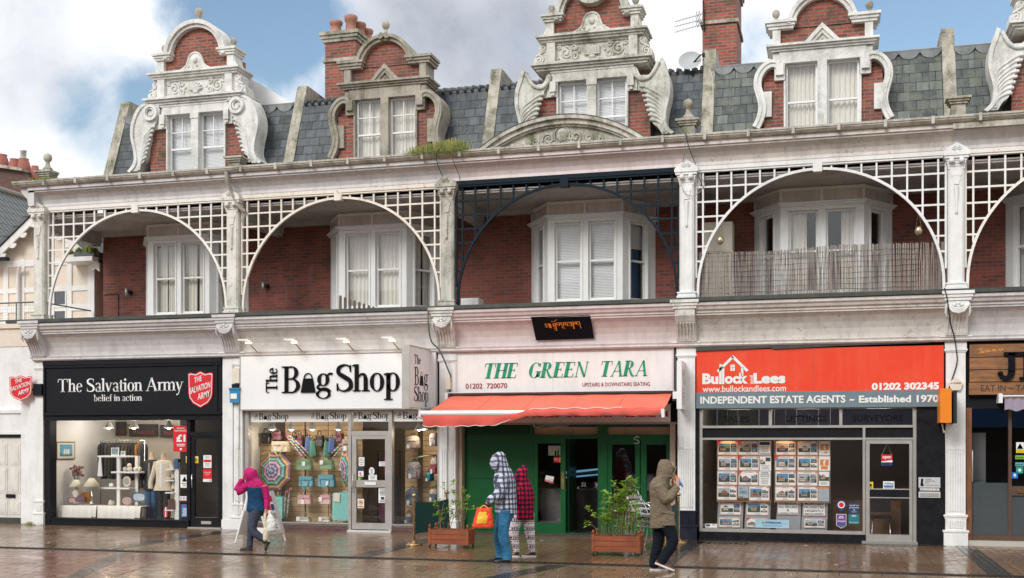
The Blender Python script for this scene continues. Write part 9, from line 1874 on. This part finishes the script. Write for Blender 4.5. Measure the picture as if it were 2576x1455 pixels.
# -- man in the black and white check coat
def plaid(s, u, v, z, n, w):
 wa = s.math('ADD', u, s.math('MULTIPLY', v, .8)); wa = s.math('ADD', wa, s.math('MULTIPLY', s.math('SUBTRACT', w, .5), .05)); zz = s.math('ADD', z, s.math('MULTIPLY', s.math('SUBTRACT', w, .5), .06))
 a = band(s, zz, .088, 0, .40); b_ = band(s, wa, .086, 0, .42)
 c = s.mix(s.math('MULTIPLY', a, .80), (.60, .63, .76), (.02, .03, .06)); c = s.mix(s.math('MULTIPLY', b_, .88), c, (.010, .018, .045)); c = s.mix(s.math('MULTIPLY', band(s, zz, .098, .62, .76), .35), c, (.22, .24, .34)); return s.mix(s.ramp(n, .35, .8, 0, .25), c, (.18, .18, .2))
CHECK = fabric('check_fleece', plaid); JEANB = fabric('blue_jeans', lambda s, u, v, z, n, w: s.mix(s.ramp(w, .35, .65), (.022, .115, .24), (.055, .21, .36)))
gx, gy = gnd(1264, 1416)
J = dict(head=(-.10, .02, 1.70), look=(-1, .1, -.35), neck0=(0, .02, 1.50), neck1=(-.06, .02, 1.63), torso=[(.05, .05, .80, .13, .14), (.05, .05, 1.1, .13, .14), (.03, .05, 1.35, .14, .15), (.02, .05, 1.48, .12, .12), (0, .03, 1.55, .06, .06)],
  armL=[(.03, -.13, 1.44), (-.06, -.17, 1.15), (-.20, -.16, 1.04), (-.27, -.15, .99)], armR=[(.03, .22, 1.44), (-.04, .26, 1.16), (-.17, .25, 1.03), (-.22, .22, .98)],
  legL=[(.06, -.04, .84), (.0, -.05, .46), (.07, -.02, .14), (.08, -.02, .08)], legR=[(.03, .18, .84), (-.06, .26, .44), (-.03, .34, .14), (-.03, .35, .08)], feet=[[(.07, -.02, .06), (0, -.03, .05), (-.1, -.04, .03)], [(-.04, .35, .06), (-.1, .35, .05), (-.2, .35, .03)]],
  hands=[((-.27, -.15, .985), (-.55, 0, -.85), (.3, .9, -.2), 1.0), ((-.22, .22, .98), (-.5, 0, -.85), (0, -1, 0), .8)], hand_mat=1, glove=plain('black_glove', (.012, .012, .014), .8, .2))
f, o = person(gx, gy, 'tall person in a black and white checked hooded coat and jeans, carrying an orange bag', J, None)
def coat2(b):
 f.loft(b, [(.06, .06, .82, .185, .19, -.10), (.06, .06, .95, .185, .19), (.05, .06, 1.15, .18, .19), (.035, .06, 1.32, .185, .195), (.03, .06, 1.45, .170, .175), (.02, .05, 1.53, .145, .15), (-.01, .04, 1.60, .12, .12)])
 f.limb(b, [(.03, -.12, 1.43), (-.055, -.17, 1.16), (-.18, -.165, 1.06), (-.25, -.155, 1.005)], [.10, .092, .080, .062]); f.limb(b, [(.03, .22, 1.43), (-.04, .25, 1.16), (-.15, .24, 1.05), (-.20, .22, 1.0)], [.10, .09, .078, .06])
 f.loft(b, [(-.0, .03, 1.53, .13, .13), (-.04, .025, 1.60, .145, .13, .2), (-.075, .02, 1.69, .142, .128, .3), (-.075, .02, 1.77, .125, .115, .3), (-.065, .02, 1.83, .075, .08, .3), (-.055, .02, 1.855, .02, .03)])
cloth_part(f, o, 'coat', CHECK, coat2, .014, 5, .014, .10)
cloth_part(f, o, 'trousers', JEANB, lambda b: (f.limb(b, [(.06, -.03, .88), (.015, -.05, .47), (.07, -.02, .20), (.08, -.02, .045)], [.115, .09, .080, .088]), f.limb(b, [(.03, .18, .88), (-.06, .26, .44), (-.03, .34, .14), (-.03, .35, .045)], [.115, .095, .085, .09]), f.loft(b, [(.05, .06, .74, .14, .16), (.05, .06, .88, .15, .17)])), disp=.014, dsz=.06)
for h_, t_ in (((.14, -.01, 0), (-.135, -.05, 0)), ((.02, .36, 0), (-.22, .35, 0))):
 b = MB(); shoe(f, b, h_, t_, .10, .045); sh = b.build('shoe', plain('black_leather', (.014, .015, .018), .3, .2), o); b = MB(); sole(f, b, h_, t_, .022); b.build('sole', BLACKRUB, sh)
OBAG = cloth_mat('orange_bag', (.78, .060, .018), .25)
bg = thing('shopping_bag', 'crumpled orange and yellow shopping bag held by the person in the checked coat', 'bag', f.P(-.30, -.15, .58))
b = MB(); f.loft(b, [(-.32, -.16, .59, .165, .07), (-.32, -.16, .615, .185, .085), (-.315, -.16, .75, .165, .08), (-.30, -.16, .88, .13, .05), (-.30, -.16, .93, .125, .03)]); c = b.build('body', OBAG, bg); fuse(c, .010, 2, .035, .07)
b = MB(); f.loft(b, [(-.335, -.225, .665, .095, .035), (-.33, -.222, .76, .09, .033), (-.315, -.200, .86, .07, .025)]); c = b.build('print', plain('yellow_bag_print', (.80, .42, .02), .5, .15), bg); fuse(c, .010, 2, .03, .07)
b = MB()
for q in (-1, 1): b.tube([f.P(*p) for p in catmull([(-.30+.07*q, -.19, .89), (-.30+.05*q, -.19, .93), (-.305+.02*q, -.175, .955), (-.305, -.16, .965)], 4)], .012, 6)
b.build('handle', plain('yellow_handle', (.70, .33, .03), .6), bg)
# -- person in the red and navy check
def plaid2(s, u, v, z, n, w):
 wa = s.math('ADD', s.math('ADD', u, s.math('MULTIPLY', v, .7)), s.math('MULTIPLY', s.math('SUBTRACT', w, .5), .03)); a = band(s, z, .082, 0, .5); b_ = band(s, wa, .082, 0, .5); k = s.math('MULTIPLY', s.math('ADD', a, b_), .5)
 c = s.mix(s.math('GREATER_THAN', k, .25), (.62, .012, .035), (.16, .010, .035)); c = s.mix(s.math('GREATER_THAN', k, .75), c, (.010, .012, .04)); return s.mix(s.ramp(n, .35, .8, 0, .3), c, (.03, .015, .03))
RCHECK = fabric('red_check_fleece', plaid2)
def legg(s, u, v, z, n, w):
 c = (.72, .68, .68); a1 = band(s, z, .155, 0, .10); a2 = band(s, z, .155, .14, .36); a3 = band(s, z, .155, .40, .47); a4 = band(s, z, .155, .60, .85); q = s.math('ADD', u, s.math('MULTIPLY', v, .6)); dots = band(s, q, .033, 0, .62); d2 = band(s, q, .05, 0, .4); vv = band(s, z, .052, .2, .75)
 c = s.mix(a1, c, (.22, .035, .08)); c = s.mix(s.math('MULTIPLY', a2, dots), c, (.05, .055, .08)); c = s.mix(a3, c, (.33, .08, .12)); c = s.mix(s.math('MULTIPLY', s.math('MULTIPLY', a4, d2), vv), c, (.16, .04, .075)); return c
LEGG = fabric('patterned_leggings', legg)
gx, gy = gnd(1316, 1402)
J = dict(head=(-.005, .03, 1.44), look=(-.75, .65, -.1), neck0=(0, .02, 1.27), neck1=(-.02, .02, 1.40), torso=[(0, .02, .72, .14, .11), (0, .02, .95, .13, .10), (.01, .02, 1.15, .13, .10), (.01, .02, 1.25, .11, .09), (0, .02, 1.31, .06, .06)],
  armL=[(-.11, -.09, 1.22), (-.11, -.13, .98), (-.16, -.06, .90), (-.18, .0, .87)], armR=[(.09, .07, 1.18), (.135, .11, .98), (.10, .17, .91), (.06, .2, .88)],
  legL=[(-.09, .0, .74), (-.17, -.02, .44), (-.12, 0, .14), (-.12, 0, .08)], legR=[(.08, .04, .74), (.12, .04, .44), (.155, .03, .14), (.155, .03, .08)], feet=[[(-.13, 0, .06), (-.17, .02, .05), (-.23, .04, .03)], [(.16, .03, .06), (.08, .04, .05), (.03, .05, .03)]],
  hands=[((-.18, .0, .87), (-.5, .6, -.4), (0, -.5, -.8), .8), ((.06, .2, .88), (-.6, .3, -.5), (0, -.5, -.8), .8)])
f, o = person(gx, gy, 'shorter person in a red and navy checked hooded coat and patterned leggings', J, None)
def coat3(b):
 f.loft(b, [(-.005, .02, .66, .205, .165), (-.005, .02, .80, .20, .16), (.01, .02, 1.0, .185, .155), (.015, .02, 1.18, .165, .14), (.01, .02, 1.27, .135, .125), (-.0, .02, 1.33, .115, .11)])
 f.limb(b, [(-.10, -.07, 1.22), (-.11, -.12, 1.0), (-.14, -.08, .92), (-.17, -.02, .89)], [.085, .08, .07, .058]); f.limb(b, [(.095, .06, 1.20), (.14, .1, 1.0), (.11, .15, .93), (.08, .18, .90)], [.078, .07, .06, .05])
 f.loft(b, [(-.005, .02, 1.26, .10, .10), (-.02, .02, 1.34, .118, .12), (-.035, .02, 1.43, .125, .13, .1), (-.025, .02, 1.52, .108, .115, .25), (-.005, .02, 1.585, .06, .07, .3), (.005, .02, 1.61, .02, .03)])
cloth_part(f, o, 'coat', RCHECK, coat3, .014, 5, .012, .10)
cloth_part(f, o, 'leggings', LEGG, lambda b: (f.limb(b, [(-.09, 0, .78), (-.165, -.02, .45), (-.125, 0, .2), (-.12, 0, .085)], [.12, .092, .066, .062]), f.limb(b, [(.08, .04, .78), (.115, .04, .45), (.15, .03, .2), (.155, .03, .085)], [.12, .092, .066, .060]), f.loft(b, [(0, .02, .64, .16, .12), (0, .02, .76, .17, .14)])), disp=.006)
for h_, t_ in (((-.07, -.01, 0), (-.24, .05, 0)), ((.225, .02, 0), (-.02, .06, 0))):
 b = MB(); shoe(f, b, h_, t_, .085, .04); sh = b.build('trainer', plain('black_mesh', (.018, .017, .022), .7, .3), o); b = MB(); sole(f, b, h_, t_, .03, .044); b.build('sole', plain('white_sole', (.72, .70, .68), .5, .06), sh)
# -- person in the khaki parka
KHAKI = fabric('khaki_canvas', lambda s, u, v, z, n, w: s.mix(s.ramp(w, .3, .7), (.215, .172, .118), (.165, .130, .088)), .8, .5)
DARKT = fabric('dark_trousers', lambda s, u, v, z, n, w: s.mix(s.ramp(n, .3, .7), (.005, .008, .014), (.011, .015, .023)))
gx, gy = gnd(1668, 1437)
J = dict(head=(.10, .02, 1.585), look=(1, -.15, -.35), neck0=(-.02, .02, 1.40), neck1=(.06, .02, 1.52), torso=[(0, .03, .72, .13, .12), (-.03, .03, 1.0, .12, .12), (-.05, .03, 1.25, .13, .13), (-.05, .03, 1.37, .11, .11), (-.02, .02, 1.44, .06, .06)],
  armR=[(-.08, -.12, 1.36), (.04, -.17, 1.12), (.17, -.14, 1.27), (.215, -.12, 1.34)], armL=[(-.03, .18, 1.36), (.07, .22, 1.12), (.15, .18, 1.26), (.18, .12, 1.33)],
  legR=[(.03, -.04, .74), (.15, -.08, .47), (.01, -.08, .22), (-.04, -.08, .13)], legL=[(-.03, .10, .74), (-.06, .12, .43), (-.12, .12, .14), (-.13, .12, .08)], feet=[[(-.05, -.08, .11), (.02, -.09, .07), (.11, -.10, .03)], [(-.12, .12, .06), (-.04, .12, .05), (.05, .12, .03)]],
  hands=[((.215, -.12, 1.345), (.05, .05, 1), (-.3, .95, 0), .85), ((.18, .12, 1.33), (.05, -.2, 1), (.2, -.9, 0), .9)])
f, o = person(gx, gy, 'person in a khaki hooded parka and dark trousers eating from a blue wrapper', J, None)
def coat4(b):
 f.loft(b, [(.0, .03, .685, .215, .18, .12), (-.005, .03, .80, .195, .175), (-.03, .03, .98, .165, .165), (-.035, .03, 1.08, .160, .160), (-.045, .03, 1.22, .165, .175), (-.06, .03, 1.35, .155, .165), (-.035, .02, 1.43, .13, .13), (0, .02, 1.47, .12, .12)])
 f.limb(b, [(-.08, -.11, 1.35), (.035, -.17, 1.13), (.15, -.145, 1.25), (.205, -.125, 1.325)], [.092, .090, .070, .055]); f.limb(b, [(-.03, .17, 1.35), (.06, .21, 1.13), (.13, .18, 1.24), (.165, .14, 1.30)], [.09, .085, .068, .054])
 f.loft(b, [(-.005, .02, 1.41, .10, .11), (.02, .02, 1.47, .122, .125, -.2), (.045, .02, 1.56, .140, .135, -.2), (.06, .02, 1.65, .130, .125, -.25), (.055, .02, 1.715, .095, .09, -.3), (.04, .02, 1.745, .035, .04)])
 b.tube([f.P(*p) for p in catmull([(.20, -.06, 1.63), (.165, -.115, 1.55), (.125, -.10, 1.46)], 4)], .016, 7)
cloth_part(f, o, 'parka', KHAKI, coat4, .013, 4, .018, .07)
pk = MB(); f.loft(pk, [(.06, -.155, .72, .11, .03), (.06, -.155, .90, .10, .03)]); c = pk.build('pocket', KHAKI, o); fuse(c, .01, 3, .01, .05)
pk = MB(); f.loft(pk, [(.05, -.175, .90, .115, .016, -.15), (.05, -.175, .945, .115, .016, -.15)]); c = pk.build('pocket_flap', KHAKI, o); fuse(c, .008, 2, .005, .05)
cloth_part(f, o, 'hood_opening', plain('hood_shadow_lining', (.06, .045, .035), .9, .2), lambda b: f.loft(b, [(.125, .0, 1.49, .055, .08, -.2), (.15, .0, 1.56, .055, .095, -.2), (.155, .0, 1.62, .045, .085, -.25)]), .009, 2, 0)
cloth_part(f, o, 'trousers', DARKT, lambda b: (f.limb(b, [(.03, -.04, .78), (.145, -.08, .48), (.02, -.08, .25), (-.05, -.08, .135)], [.115, .092, .082, .08]), f.limb(b, [(-.03, .10, .78), (-.06, .12, .44), (-.115, .12, .2), (-.13, .12, .05)], [.115, .09, .08, .08]), f.loft(b, [(0, .03, .66, .14, .15), (0, .03, .78, .15, .16)])), disp=.014, dsz=.06)
BRWN = plain('brown_suede', (.14, .05, .032), .75, .25)
for h_, t_ in (((-.135, -.08, .125), (.155, -.11, .012)), ((-.19, .12, 0), (.085, .12, 0))):
 b = MB(); shoe(f, b, h_, t_, .095, .042); sh = b.build('shoe', BRWN, o); b = MB(); sole(f, b, h_, t_, .026, .046); b.build('sole', MATS['white_sole'], sh)
wr = thing('snack_wrapper', 'blue and orange snack wrapper held to the mouth of the person in khaki', 'wrapper', f.P(.2, -.1, 1.42))
b = MB(); b.tube([f.P(.295, -.13, 1.315), f.P(.262, -.12, 1.36), f.P(.23, -.11, 1.41), f.P(.205, -.10, 1.445)], [.004, .022, .018, .014], 6); b.build('wrapper', plain('blue_foil', (.015, .17, .48), .25, .2), wr); b = MB(); b.tube([f.P(.205, -.10, 1.445), f.P(.175, -.09, 1.485), f.P(.145, -.08, 1.515)], [.02, .026, .014], 7); b.build('snack', plain('orange_snack', (.55, .12, .02), .5, .3), wr)
